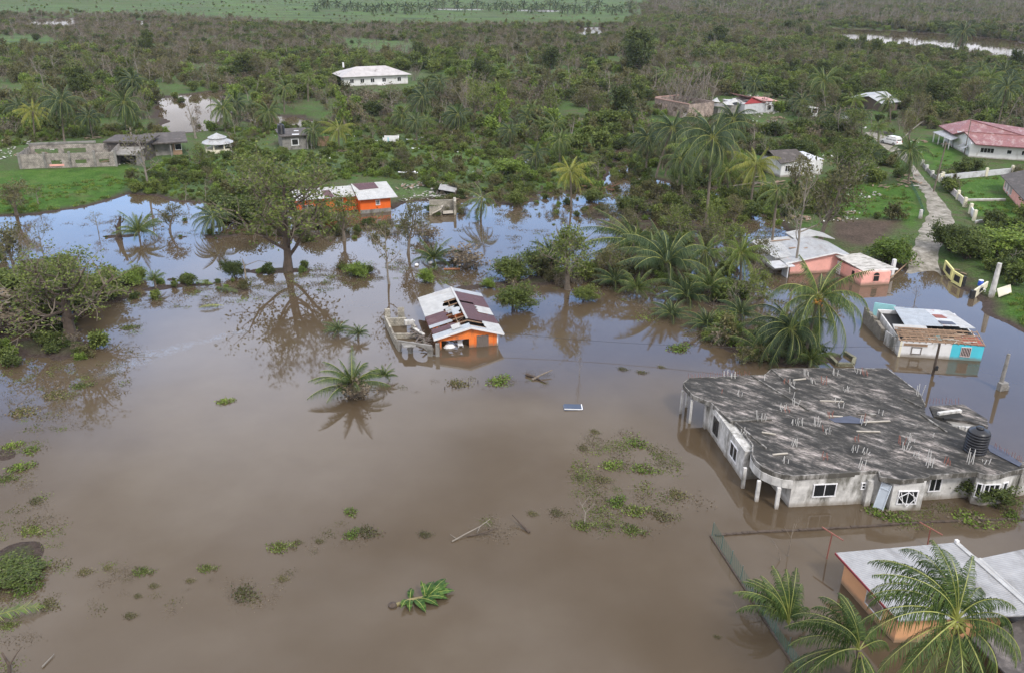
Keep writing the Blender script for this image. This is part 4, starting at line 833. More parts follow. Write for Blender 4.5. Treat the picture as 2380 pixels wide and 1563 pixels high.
def blocks(name, col, mortar, sx=.4, sz=.2):
    m, t, b = newmat(name); tcn = t.nodes.new('ShaderNodeTexCoord'); sp = t.nodes.new('ShaderNodeSeparateXYZ'); t.links.new(tcn.outputs['Object'], sp.inputs[0])
    a = t.nodes.new('ShaderNodeMath'); a.operation = 'ADD'; t.links.new(sp.outputs[0], a.inputs[0]); t.links.new(sp.outputs[1], a.inputs[1])
    cb = t.nodes.new('ShaderNodeCombineXYZ'); t.links.new(a.outputs[0], cb.inputs[0]); t.links.new(sp.outputs[2], cb.inputs[1])
    br = t.nodes.new('ShaderNodeTexBrick'); br.inputs['Scale'].default_value = 1; br.inputs['Brick Width'].default_value = sx; br.inputs['Row Height'].default_value = sz; br.inputs['Mortar Size'].default_value = .022
    br.inputs['Color1'].default_value = (*col, 1); br.inputs['Color2'].default_value = (*[q*.78 for q in col], 1); br.inputs['Mortar'].default_value = (*mortar, 1); t.links.new(cb.outputs[0], br.inputs[0])
    c = mixc(t, 1.0, br.outputs[0], ramp(t, noise(t, 1.1, 7, rough=.7), [(.35, (.42,)*3), (.65, (1.15,)*3)]), 'MULTIPLY'); t.links.new(c, b.inputs['Base Color']); b.inputs['Roughness'].default_value = .95
    bump(t, b, br.outputs[1], -.4, .03); return m
BLOCK = blocks('pale_blocks', (.46, .43, .36), (.22, .20, .17)); BLOCK_R = blocks('ruin_blocks', (.44, .40, .36), (.16, .14, .12)); BRICK_P = blocks('pinkish_blocks', (.42, .33, .29), (.30, .24, .21))
ORANGE = surf('orange_paint', (.78, .20, .04), .7, .25, 1.2, tide=.75, stain=(.40, .13, .05), stain_amt=.25, streak=(1, 1, .3))
ORANGE2 = surf('deep_orange_paint', (.75, .13, .012), .7, .2, 1.0)
PINK = surf('pink_paint', (.80, .40, .34), .75, .18, 1.0, tide=.75, stain=(.5, .33, .3), stain_amt=.2)
WHITE = surf('white_paint', (.68, .68, .685), .7, .15, 1.0, tide=.75, stain=(.42, .40, .37), stain_amt=.2, streak=(1, 1, .4))
TURQ = surf('turquoise_paint', (.07, .50, .62), .7, .12, 1.0, tide=.75)
PEACH = surf('peach_paint', (.62, .33, .17), .75, .12, .8, tide=.75)
CREAM = surf('cream_paint', (.68, .64, .5), .75, .15, 1.0)
GREYW = surf('grey_paint', (.52, .53, .56), .8, .2, 1.0, stain=(.25, .24, .22), stain_amt=.3)
YELLOW = surf('yellow_paint', (.70, .66, .28), .7, .2, 1.0); BLACKP = surf('black_paint', (.02, .02, .022), .6, .2, 1.0, bumps=0)
TIN_W = sheetmetal('pale_roof_sheets', (.49, .49, .48), (.36, .33, .30), .3, 0); TIN_WY = sheetmetal('pale_roof_sheets_b', (.43, .44, .45), (.28, .26, .25), .4, 1)
TIN_G = sheetmetal('grey_roof_sheets', (.33, .33, .335), (.19, .185, .18), .45, 0, pitch=2.0); TIN_M = sheetmetal('maroon_roof_sheets', (.095, .038, .042), (.18, .10, .09), .2, 0, rough=.6); TIN_B = sheetmetal('bluish_tin', (.40, .43, .46), (.26, .25, .25), .3, 0)
TIN_R = sheetmetal('red_roof_sheets', (.25, .10, .095), (.36, .25, .24), .42, 1, rough=.55, pitch=3); RUST = sheetmetal('rusty_tin', (.28, .07, .04), (.16, .08, .06), .4, 1)
TIN_P = sheetmetal('patched_tin', (.58, .60, .62), (.36, .16, .12), .42, 1)
SHINGLE = surf('dark_shingles', (.075, .065, .06), .9, .4, 2.5, stain=(.16, .14, .13), stain_amt=.3)
SHING_W = surf('torn_pale_shingles', (.46, .445, .42), .85, .3, 2.0, stain=(.16, .15, .13), stain_amt=.45, stain_scale=1.6, streak=(.5, 1.6, 1))
WOOD = surf('raw_timber', (.30, .20, .13), .85, .35, 3.0); WOOD_G = surf('grey_timber', (.15, .125, .11), .9, .4, 4.0, stretch=(6, 6, .6)); WOOD_L = surf('pale_timber', (.40, .365, .31), .85, .3, 3.0)
DARK = surf('dark_interior', (.012, .012, .012), .9, .1, 1, bumps=0); FRAME = surf('white_frame', (.78, .78, .80), .5, .05, 1, bumps=0)  # near-black puts interior shade into openings, panes and ceilings; meter box shares it
m, t, b = newmat('dark_glass'); b.inputs['Base Color'].default_value = (.012, .014, .016, 1); b.inputs['Roughness'].default_value = .12; GLASS = m
TANKM = surf('black_plastic', (.012, .013, .017), .35, .1, 1, bumps=0); BLUE_T = surf('blue_tarpaulin', (.03, .10, .55), .5, .3, 2.0, bumps=.4); NAVY_T = surf('dull_blue_layer', (.06, .068, .10), .6, .3, 2.0)
RUSTY = surf('rusty_pipe', (.26, .10, .075), .8, .3, 4.0); PVC = surf('pale_starter_bar', (.50, .49, .47), .5, .1, 2.0, bumps=0)
PLASTIC_W = surf('white_plastic', (.75, .76, .78), .4, .08, 2, bumps=0)
# ------------------------------------------------------------------ building helpers
class House:
    def __init__(s, name, A, B, label, cat='house', z=0.0, group=None, turn=0.0):
        a, b_ = P(*A, z), P(*B, z); s.rz = math.atan2(b_.y-a.y, b_.x-a.x) + turn; s.o = a; s.W = (b_-a).length; s.z = z; s.root = empty(name, a, s.rz, label, cat, group)
    def L(s, x, y, z):                       # sight line at height z (world) -> local point
        p = P(x, y, z) - s.o; c, n = math.cos(s.rz), math.sin(s.rz); return Vector((p.x*c + p.y*n, -p.x*n + p.y*c, z - s.z))
    def part(s, name, mb, mats, smooth=False): return mb.build(name, mats, s.root, smooth)
    def window(s, p, face, wd, h, nx=2, ny=1, fr=.07, name='window', glass=None, frame=None, arch=False, grille=0):
        """p: centre on the outer wall face; face: direction (degrees, local) the wall looks to"""
        a = R(face) + math.pi/2; mb = MB(); M = Matrix.Rotation(a, 3, 'Z'); p = Vector(p)
        def bx(u, v, su, sv, out, th):
            q = p + M @ Vector((u, -out, v)); mb.box(q, (su, th, sv), a)
        for v in (-h/2, h/2): bx(0, v, wd + 2*fr, fr, .03, .10)
        for u in (-wd/2, wd/2): bx(u, 0, fr, h - fr - .004, .03, .10)
        for i in range(1, nx): bx(-wd/2 + wd*i/nx, 0, fr*.7, h - fr - .004, .03, .07)
        for i in range(1, ny): bx(0, -h/2 + h*i/ny, wd - fr - .004, fr*.55, .03, .045)
        for i in range(1, grille): bx(-wd/2 + wd*i/grille, 0, fr*.9, h - fr - .004, .045, .03)
        w_ = mb.build(name, frame or FRAME, s.root); g = MB(); g.box(p + M @ Vector((0, -.012, 0)), (wd - .02, .02, h - .02), a); g.build('pane', glass or GLASS, w_); return w_
def on(a, b_, u, z): return (a[0] + (b_[0]-a[0])*u, a[1] + (b_[1]-a[1])*u, z)
def shell(mb, pl, t, z0, z1, skip=()):       # four-sided (or n-sided) wall ring of thickness t
    n = len(pl)
    for i in range(n):
        if i in skip: continue
        a, b_ = Vector(pl[i]), Vector(pl[(i+1) % n]); d = (b_-a).normalized(); nrm = Vector((-d.y, d.x)); e = nrm*t; b2 = b_ - d*t
        mb.prism([a, b2 if (i+1) % n not in skip or True else b_, b2 + e, a + e], z0, z1)
def hip(mb, x0, x1, y0, y1, ze, zr, ov=.4, inset=None, t=.08):
    x0 -= ov; x1 += ov; y0 -= ov; y1 += ov; k = inset if inset is not None else (y1-y0)/2; ym = (y0+y1)/2
    a, b_, c, d, e, f = (x0,y0,ze),(x1,y0,ze),(x1,y1,ze),(x0,y1,ze),(x0+k,ym,zr),(x1-k,ym,zr)
    for q in ((a,b_,f,e),(b_,c,f),(c,d,e,f),(d,a,e)): mb.poly(q)
    mb.poly([(p[0], p[1], p[2]-t) for p in (d, c, b_, a)])
    for p, q in ((a,b_),(b_,c),(c,d),(d,a)): mb.poly([(p[0],p[1],p[2]-t),(q[0],q[1],q[2]-t),q,p])
# ------------------------------------------------------------------ 1 the unfinished concrete house
H1 = House('unfinished_concrete_house', (1831.8, 1177.5), (2137, 1184.5), 'large unfinished grey concrete house with mouldy flat roof and starter bars', 'house')
ZR = 2.86
RP = [(1588,889),(1602,878),(1746,872),(1778,871),(1792,857),(1853,855),(2061,856),(2135,911),(2149,939),(2150,962),(2240,1000),(2400,1084),(2343,1095.6),(2325,1101.5),(2305,1103.5),(2285,1101.5),(2269,1096),(2161,1103.6),(2156,1109),(2092,1114.5),(2045,1107),(2042,1093),
      (1843.6,1105),(1820,1102),(1796,1095),(1772,1084),(1756,1070),(1748,1055),(1749,1032),(1709,980),(1697,977),(1652,935),(1610,918),(1590,896)]
loc = [H1.L(x, y, ZR) for x, y in RP]
mb = MB(); mb.prism([(p.x, p.y) for p in loc], ZR-.22, ZR); H1.part('roof_slab', mb, SLAB)
edge = MB()                                  # fascia band standing proud of the slab edge
for i in range(len(loc)):
    a, b_ = loc[i], loc[(i+1) % len(loc)]
    if i in (8, 9, 10): continue
    edge.beam((a.x, a.y, ZR-.17), (b_.x, b_.y, ZR-.17), .10, .40)
H1.part('fascia', edge, surf('stained_fascia', (.36,.345,.325), .9, .4, 1.5, stain=(.07,.065,.055), stain_amt=.85, stain_scale=1.1, streak=(1,1,.5)))
rib = MB()
rib_list = (((1746,872),(1880,953)),((1792,857),(1850,905)),((1697,977),(1793,974)),((1709,981),(1780,1040)),((2100,925),(2140,945)),((2140,962),(2200,1003)),((1990,960),(2035,962)))
for pa, pb in rib_list:
    rib = MB(); rib.beam(H1.L(*pa, ZR+.06), H1.L(*pb, ZR+.06), .14, .10); H1.part('roof_kerb', rib, MATS['stained_fascia'])
def g0(x, y, z=0.0): q = H1.L(x, y, z); return (q.x, q.y)
WL = [g0(1640,992), g0(1722,1114), g0(1776,1108), g0(1831.8,1177.5), g0(2030,1168), g0(2040,1167), g0(2064,1185.5), g0(2137,1184.5), g0(2142,1161.7), g0(2249,1154), g0(2253,1168), g0(2275,1173), g0(2310,1172), g0(2335,1164), g0(2350,1152), g0(2385,1148)]
back = [H1.L(x, y, ZR) for x, y in ((2380,1078),(2235,1002),(2146,960),(2130,913),(2058,860),(1795,861),(1750,876))]
WALLP = WL + [(p.x - .1, p.y - .15) for p in back] + [g0(1662,975)]
mb = MB(); mb.prism(WALLP, -1.2, ZR-.225); H1.part('wall', mb, CONC)
pil = MB()
for x, y in ((1689,1058),(1640,993),(2010,1171)): q = g0(x, y); pil = MB(); pil.box((q[0], q[1], (ZR-1.2)/2-.3), (.45, .45, ZR+.6), .2); H1.part('pilaster', pil, CONC)
def col(x, y, r=.13):
    q = g0(x, y); zt_ = 1.85 if r > .12 else ZR-.5; mb = MB(); mb.box((q[0], q[1], zt_/2-.6), (r*2, r*2, zt_+1.2)); H1.part('column', mb, CONC)
for x, y in ((1725,1132),(1757,1163),(1803,1180)): col(x, y, .13)
for x, y in ((1581,960),(1602,982),(1594,946)): col(x, y, .10)
par = MB(); pts_ = [(1749,1032),(1747,1055),(1756,1071),(1772,1085),(1796,1096),(1820,1103),(1844,1106)]    # curved porch beam
pl = [H1.L(x, y, ZR) for x, y in pts_]
for a, b_ in zip(pl, pl[1:]): par.beam((a.x, a.y, ZR-.71), (b_.x, b_.y, ZR-.71), .15, .68)
H1.part('porch_beam', par, CONC)
def fw(i, u, zc, wd, h, **k):
    a, b_ = WALLP[i], WALLP[i+1]; d = Vector((b_[0]-a[0], b_[1]-a[1])); H1.window(on(a, b_, u, zc), math.degrees(math.atan2(-d.x, d.y)), wd, h, **k)
fw(0, .27, 1.35, 1.5, 1.75, nx=1, frame=CONC); fw(0, .76, 1.35, 1.5, 1.3, nx=2)
fw(3, .385, 1.42, 1.75, 1.1, nx=2); fw(3, .875, 1.65, .85, .55, nx=3, ny=2); fw(6, .50, 1.2, 1.45, 1.15, nx=2); fw(8, .20, 1.45, .95, 1.25, nx=2); fw(11, .5, 1.3, 1.2, 1.2, nx=3); fw(10, .5, 1.3, .35, 1.2, nx=1); fw(12, .5, 1.3, .45, 1.2, nx=1)
bars = MB(); a, b_ = WALLP[6], WALLP[7]; q = Vector(on(a, b_, .5, 1.2)); d = (Vector(b_)-Vector(a)).normalized(); nrm = Vector((d.y, -d.x))*.13
for u0, v0, u1, v1 in ((-.7,.1,.05,-.75),(.05,-.75,.7,.1),(-.7,.1,0,.5),(0,.5,.7,-.05),(-.6,.5,-.3,-.5),(.3,.5,.65,-.5)): bars.beam((q.x+d.x*u0+nrm.x, q.y+d.y*u0+nrm.y, q.z+v0), (q.x+d.x*u1+nrm.x, q.y+d.y*u1+nrm.y, q.z+v1), .05)
H1.part('bent_grille', bars, FRAME)
STUBS = [(1686,870),(1703,874),(1779,878),(1825,886),(1840,890),(1873,868),(1890,886),(1914,888),(1940,867),(1965,905),(1993,863),(2010,868),(1838,905),(1846,920),(1718,915),(1680,908),(1764,972),(1773,972),(1818,950),(1828,952),(1848,938),(1944,930),(1953,942),(1930,966),(1897,985),(1845,982),(1858,983),(1916,996),(1923,1003),(1845,1032),(1825,1070),(2010,975),(2004,982),(2052,960),(2044,955),(1990,1020),(1984,1045),(2001,1085),(2010,1050),(2094,1028),(2118,1022),(2103,1042),(2158,1080),(2200,1075),(2253,1072),(2290,1072),(2170,1010),(1916,1062),(1727,1004),(2129,1058),(2135,915)]
rng = random.Random(5)
for i, (x, y) in enumerate(STUBS):
    q = H1.L(x, y + 3, ZR); mb = MB(); n = rng.choice((1, 3, 3, 4, 4, 4)); h = rng.uniform(.45, .85) if i not in (37, 42, 44, 50) else 1.35
    for k in range(n):
        ox, oy = ((k % 2)-.5)*.32, ((k//2)-.5)*.32; mb.beam((q.x+ox, q.y+oy, ZR-.02), (q.x+ox+rng.gauss(0, .07), q.y+oy+rng.gauss(0, .07), ZR+h*rng.uniform(.5, 1.1)), .042)
    H1.part('starter_bars', mb, RUSTY if i % 4 == 3 else PVC)
comb = MB()                                  # short thin bars bristling along the eaves
for (pa, pb, n) in (((1600,878),(1746,871),26),((2160,935),(2235,936),10),((2310,1040),(2378,1078),12)):
    for k in range(n):
        q = H1.L(pa[0]+(pb[0]-pa[0])*k/n, pa[1]+(pb[1]-pa[1])*k/n, ZR); comb.beam((q.x, q.y, ZR-.1), (q.x+rng.gauss(-.08, .06), q.y+rng.gauss(0, .05), ZR+rng.uniform(.35, .6)), .022)
H1.part('eave_bars', comb, RUSTY)
ann = MB(); a_ = [H1.L(x, y, ZR-.1) for x, y in ((2160,942),(2239,938),(2294,973),(2296,990),(2255,978),(2170,966))]; ann.prism([(p.x, p.y) for p in a_], ZR-.35, ZR-.12); H1.part('annex_slab', ann, SLAB)
aw = MB(); a_ = [H1.L(x, y, ZR-.3) for x, y in ((2175,962),(2236,944),(2285,975),(2286,987),(2250,1006)) ]; aw.prism([(p.x, p.y) for p in a_], -1, ZR-.36); H1.part('annex_wall', aw, CONC_G)
op = MB(); pq = [H1.L(x, y, ZR-.1) for x, y in ((2183,963),(2228,957),(2240,967),(2195,972))]; op.prism([(p.x, p.y) for p in pq], ZR-.3, ZR-.105); H1.part('annex_opening', op, DARK); op = MB(); a_, b_ = H1.L(2180,960,ZR), H1.L(2232,953,ZR); op.beam((a_.x,a_.y,ZR-.02), (b_.x,b_.y,ZR-.02), .3, .25); H1.part('annex_beam', op, CONC)  # near-black block paints the shade of a hole; none is cut
bl = MB()
for k in range(5): p = H1.L(2215+k*16, 1000+k*1.5, ZR-.6); bl.box((p.x, p.y, ZR-.35), (.5, .22, .5), .1)
H1.part('annex_block', bl, CONC)
rng = random.Random(3)
# things lying on that roof
def world(H, q): M = Matrix.Rotation(H.rz, 3, 'Z'); return H.o + M @ Vector(q)
for i, (pa, pb, lab) in enumerate((((1843,882),(1872,879),'thin plank on the mouldy roof near its back edge, by a bar cluster'),((1770,1003),(1802,1008),'pale board lying on the roof just behind the side windows'),((1795,1055),(1830,1052),'long thin stick on the roof above the curved porch'),
        ((1920,965),(1958,967),'board lying across the roof centre by the blue puddle'),((1990,1001),(2045,1002),'white plank on the roof in front of the tangled bars'),((2002,980),(2068,977),'pale pole on the roof between the tangled bars'),((1905,930),(1960,932),'short batten on the roof behind the blue puddle'))):
    mb = MB(); a, b_ = P(*pa, ZR+.05), P(*pb, ZR+.05); mb.beam(a, b_, .16, .06); tag(mb.build('plank', WOOD_L), lab, 'plank', 'planks on the concrete roof')
mb = MB(); q = [P(x, y, ZR+.05) for x, y in ((1925,972),(1975,966),(2010,975),(2004,984),(1940,980))]; mb.slab([(p.x, p.y, ZR+.05+.05*(i % 2)) for i, p in enumerate(q)], .04); tag(mb.build('blue_roof_layer', NAVY_T), 'dull blue puddle lying in the middle of the concrete roof', 'sheet')  # thin slab stands in for a puddle, wet bluish sheen put into its colour
mb = MB(); q = [P(x, y, ZR+.05) for x, y in ((2290,1028),(2325,1042),(2375,1076),(2368,1084),(2300,1048))]; mb.slab([(p.x, p.y, ZR+.05+.06*(i % 2)) for i, p in enumerate(q)], .04); tag(mb.build('blue_roof_layer', NAVY_T), 'crumpled navy sheet beyond the black tank on the concrete roof', 'sheet')
def tank(loc, r, h, label):
    e_ = empty('water_tank', loc, 0, label, 'water tank'); mb = MB(); prof = [(r*.97, 0)]
    for k in range(7): z0 = h*(.02 + k*.125); prof += [(r, z0), (r, z0+h*.075), (r*.95, z0+h*.085), (r*.95, z0+h*.115)]
    prof += [(r*.98, h*.9), (r*.9, h*.97), (r*.5, h*1.06), (r*.3, h*1.08)]; mb.lathe(prof, n=28); mb.build('body', TANKM, e_, True)
    mb = MB(); mb.lathe([(r*.36, h*1.07), (r*.36, h*1.13), (r*.3, h*1.16), (.02, h*1.17)], n=18); mb.build('lid', TANKM, e_, True)
p = P(2264, 1047, ZR); tank(p, .86, 1.9, 'black ribbed water tank on the corner of the concrete roof')
# fallen pale door by the bump, leaning
mb = MB(); a, b_, c_, d_ = P(2028,1179,.02), P(2049,1188,.02), None, None; up = Vector((.42, .25, 2.15)); mb.poly([a, b_, b_+up, a+up]); mb.poly([a+Vector((0,.06,0)), a+up+Vector((0,.06,0)), b_+up+Vector((0,.06,0)), b_+Vector((0,.06,0))])
for p0, p1 in ((a, a+up), (b_, b_+up), (a+up, b_+up), (a, b_)): mb.beam(p0, p1, .07)
mb.beam(a+up*.8, b_+up*.8, .08)
tag(mb.build('door_panel', surf('pale_blue_board', (.50, .56, .63), .6, .15, 1.5)), 'pale blue board leaning against the front of the concrete house', 'door')
# ------------------------------------------------------------------ 2 orange house in the flood
H2 = House('orange_house', (1023, 812.6), (1158, 804.8), 'flooded orange gabled house with torn white and maroon roof sheets', 'house', turn=R(4))
W2 = H2.W; D2 = 11.6; KY = D2/9.8; ZE, ZA = 1.62, 2.55
ap = H2.L(1092.7, 760, ZA); xa = W2*.52
print('H2', W2, [tuple(round(v, 2) for v in H2.L(x, y, z)) for x, y, z in ((1027,669,ZA),(955,689.6,ZE),(1110,683,ZE),(1007,783,ZE),(1175,774,ZE),(1092,762,ZA))])
mb = MB(); T = .16
gx0, gx1 = .08, W2*.50                       # garage opening
def gz(x): return ZE + .05 + (ZA-ZE)*(1 - abs(x-xa)/(xa if x < xa else W2-xa)) - .12
def gwall(x0, x1, z0, y=0.0):
    xs = sorted({x0, x1} | ({xa} if x0 < xa < x1 else set()))
    for u, v in zip(xs, xs[1:]): mb.prism([(u, y), (v, y), (v, y+T), (u, y+T)], z0, [gz(u), gz(v), gz(v), gz(u)])
gwall(0, gx0, -1); gwall(gx0, gx1, 1.02); gwall(gx1, W2, -1); gwall(0, W2, -1, D2-T)
mb.prism([(0, T), (T, T), (T, D2-T), (0, D2-T)], -1, ZE-.05); mb.prism([(W2-T, T), (W2, T), (W2, D2-T), (W2-T, D2-T)], -1, ZE-.05); mb.prism([(T, 6.0), (W2-T, 6.0), (W2-T, 6.12), (T, 6.12)], -1, ZE-.1)
H2.part('wall', mb, ORANGE)
mb = MB(); mb.box((W2-.02, -.012, .2), (.14, .05, 2.6)); H2.part('corner_trim', mb, WHITE)
sh = MB(); n = 9
for k in range(n): sh.box((W2*.735 + (k-(n-1)/2)*.145, -.04, .42), (.135, .06, 1.75 + .06*math.sin(k*2.1)))
H2.part('door', sh, WOOD_G)
fx = MB()
for x in (W2*.60, W2*.93): fx.box((x, -.02, .55), (.05, .04, 1.3))
H2.part('wall_batten', fx, ORANGE2)
ovl, ovr, ovf = .75, .6, .4
def rp(side, fr, y): # fr 0 at ridge, 1 at eave
    xe = -ovl if side < 0 else W2 + ovr; return Vector((xa + (xe-xa)*fr, y, ZA + (ZE - .12 - ZA)*fr*(1.0)))
def sheet(name, side, f0, f1, y0, y1, mat, lift=0.0, jag=0.0, seed=1, t=.035, tilt=0.0):
    y0 *= KY; y1 *= KY
    rng = random.Random(seed); mb = MB(); n = 8
    top, bot = [], []
    for i in range(n+1):
        y = y0 + (y1-y0)*i/n; top.append(rp(side, f0 + jag*rng.random(), y) + Vector((0, 0, lift + tilt*i/n))); bot.append(rp(side, f1, y) + Vector((0, 0, lift + tilt*i/n)))
    for i in range(n):
        q = [top[i], bot[i], bot[i+1], top[i+1]]; mb.slab(q, t)
    return H2.part(name, mb, mat)
Y0 = -ovf; Y1 = 9.8 + .3
sheet('roof_sheet', -1, .02, 1, 7.2, Y1, TIN_W, .02); sheet('roof_sheet', -1, .30, 1, 5.0, 7.2, TIN_W, .02, .18, 2); sheet('roof_sheet', -1, .38, 1, 2.75, 5.0, TIN_M, .0, .14, 3); sheet('roof_sheet', -1, .36, 1, 2.05, 2.7, TIN_B, .03, .05, 4)
sheet('roof_sheet', -1, .30, .97, .75, 1.75, TIN_M, .0, .1, 5); sheet('roof_sheet', -1, .0, 1, Y0, .6, TIN_B, .02, .0, 6); sheet('loose_sheet', -1, .22, .48, .1, .95, TIN_W, .12, .1, 7, tilt=.1)
sheet('roof_sheet', 1, .0, 1, 6.6, 9.1, TIN_M, .0); sheet('roof_sheet', 1, .0, 1, 9.15, Y1, TIN_B, .02); sheet('roof_sheet', 1, .0, .5, 3.9, 6.1, TIN_M, 0, .02, 8); sheet('roof_sheet', 1, .48, 1, 4.1, 5.9, TIN_W, .015, .1, 9); sheet('roof_sheet', 1, .5, 1, 5.95, 6.6, TIN_M, 0)
sheet('roof_sheet', 1, .0, 1, 1.75, 3.9, TIN_M, .0, .03, 10); sheet('roof_sheet', 1, .42, 1, Y0+.1, 1.8, TIN_W, .035, .1, 11); sheet('roof_sheet', 1, .0, 1, Y0, .05, TIN_B, .02)
sheet('loose_sheet', -1, .05, .3, 3.2, 4.3, TIN_B, .1, .1, 13, tilt=.25); sheet('loose_sheet', -1, .12, .42, 4.6, 5.2, TIN_B, -.25, .1, 14, tilt=.4)
mb = MB(); mb.beam((xa, 1.9, ZA+.04), (xa, Y1*KY, ZA+.04), .24, .07); H2.part('ridge_cap', mb, TIN_W)
mb = MB()
for yy in (Y0*KY-.03, Y1*KY+.03):
    for s in (-1, 1): mb.beam(rp(s, 0, yy) + Vector((0, 0, -.1)), rp(s, 1, yy) + Vector((0, 0, -.1)), .05, .2)
H2.part('bargeboard', mb, WHITE)
mb = MB()
for k in range(9):
    y = .4 + k*1.34
    for s in (-1, 1): mb.beam(rp(s, 0, y) + Vector((0, 0, -.12)), rp(s, .98, y) + Vector((0, 0, -.12)), .06, .12)
for f in (.25, .5, .75): mb.beam(rp(-1, f, .2) + Vector((0,0,-.05)), rp(-1, f, Y1*KY-.2) + Vector((0,0,-.05)), .05, .05)
H2.part('rafters', mb, WOOD)
rub = MB(); rng = random.Random(12)
for k in range(46): a = Vector((rng.uniform(.4, xa+.4), rng.uniform(.5, 8.6), rng.uniform(.7, 1.35))); rub.beam(a, a + Vector((rng.gauss(0, .6), rng.gauss(0, .6), rng.gauss(0, .25))), rng.uniform(.05, .16), .06)
H2.part('roof_wreckage', rub, [WOOD])
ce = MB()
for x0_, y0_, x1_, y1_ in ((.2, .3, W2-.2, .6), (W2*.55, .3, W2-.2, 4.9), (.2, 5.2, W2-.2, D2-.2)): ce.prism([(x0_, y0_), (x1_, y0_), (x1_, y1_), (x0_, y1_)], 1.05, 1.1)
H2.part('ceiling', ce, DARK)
# white furniture under the porch opening
def chair(p, rz, label):
    e_ = empty('plastic_chair', p, rz, label, 'chair'); mb = MB(); mb.box((0, 0, .22), (.55, .5, .05)); mb.build('seat', PLASTIC_W, e_)
    mb = MB()
    for k in range(5): mb.box((-.22+k*.11, .25, .48), (.06, .04, .5), 0, 0, -.15)
    mb.box((0, .29, .74), (.55, .05, .08)); mb.build('backrest', PLASTIC_W, e_)
    for x in (-.24, .24):
        for y in (-.22, .22): mb = MB(); mb.box((x, y, -.1), (.05, .05, .6)); mb.build('leg', PLASTIC_W, e_)
chair(world(H2, (W2*.36, .45, 0)), H2.rz, 'white slatted plastic chair in the garage opening of the orange house')
e_ = empty('dinghy', world(H2, (W2*.17, .5, 0)), H2.rz, 'white upturned tub floating in the garage opening of the orange house', 'tub'); mb = MB(); mb.lathe([(.62, 0), (.58, .12), (.42, .3), (.12, .36)], n=14); mb.build('hull', PLASTIC_W, e_, True); e_.scale = (1, .6, 1); mb = MB(); mb.lathe([(.66, -.02), (.66, .03), (.6, .03)], n=14); mb.build('rim', PLASTIC_W, e_)
# annex of bare blocks
H3 = House('block_annex', (925, 816), (1003, 828), 'roofless bare block annex with arched openings beside the orange house', 'annex')
an = MB()
def blk(pa, pb, h0, h1, t=.2, z0=-1.0):
    a, b_ = H3.L(*pa, 0), H3.L(*pb, 0); d = (b_-a).to_2d().normalized(); n_ = Vector((-d.y, d.x))*t; an.prism([(a.x, a.y), (b_.x, b_.y), (b_.x+n_.x, b_.y+n_.y), (a.x+n_.x, a.y+n_.y)], z0, [h0, h1, h1, h0])
blk((894,754),(917,803),1.05,1.0); blk((917,803),(925,816),1.0,1.0); blk((900,758),(945,757),.95,.95); blk((914,786),(965,786),.55,.55); blk((895,752),(908,751),1.75,1.75); blk((925,749),(940,749),1.8,1.8); blk((955,757),(985,800),.6,.4)
H3.part('wall', an, BLOCK)
mb = MB(); W3 = H3.W
mb.box((.15, .1, .0), (.3, .22, 2.0)); mb.box((W3*.36, .1, 0), (.5, .24, 2.0)); mb.box((W3-.2, .1, 0), (.55, .26, 2.0)); mb.box((W3/2, .1, 1.1), (W3, .24, .3)); mb.box((W3+.55, .3, .45), (.4, .25, 2.0), .3)
for (u0, u1) in ((.30, W3*.36-.25), (W3*.36+.25, W3-.48)):
    n = 10; cx_ = (u0+u1)/2; rr_ = (u1-u0)/2
    for k in range(n):
        a0, a1 = math.pi*k/n, math.pi*(k+1)/n; x0_, x1_ = cx_ + rr_*math.cos(a0), cx_ + rr_*math.cos(a1); z0_, z1_ = .35 + .6*math.sin(a0), .35 + .6*math.sin(a1)
        mb.prism([(x1_, -.02), (x0_, -.02), (x0_, .22), (x1_, .22)], [z1_, z0_, z0_, z1_], .96)
H3.part('arcade', mb, CONC_G)
sl = MB(); pq = [H3.L(x, y, 1.1) for x, y in ((932,797),(960,793),(968,798),(965,806),(938,806))]; sl.slab([(p.x, p.y, 1.12) for p in pq], .08); H3.part('porch_slab', sl, CONC_G)
rng = random.Random(31); mb = MB()
for k in range(60):
    q = P(rng.uniform(948, 1006), 0, 0) if False else P(*(lambda u, v: (950+u*22+v*38, 760+v*38+u*6))(rng.random(), rng.random()), .5); a = Vector((q.x, q.y, rng.uniform(.15, .8))); mb.beam(a, a + Vector((rng.gauss(0, .5), rng.gauss(0, .5), rng.gauss(0, .25))), rng.uniform(.06, .2), rng.uniform(.03, .08))
tag(mb.build('rubble', [WOOD_G]), 'heap of broken timber between the orange house and its annex', 'debris', None, 'stuff')
mb = MB(); q = P(950, 752, .7); mb.box((q.x, q.y, .9), (1.0, .5, .5), .3); mb.box((q.x+.5, q.y-.9, .7), (.18, .18, 1.6), 0, .3); mb.beam((q.x+.6, q.y-1.6, .95), (q.x+2.0, q.y-3.0, .7), .3, .12); tag(mb.build('collapsed_column', CONC), 'toppled pale concrete post and slab beside the orange wall', 'column')
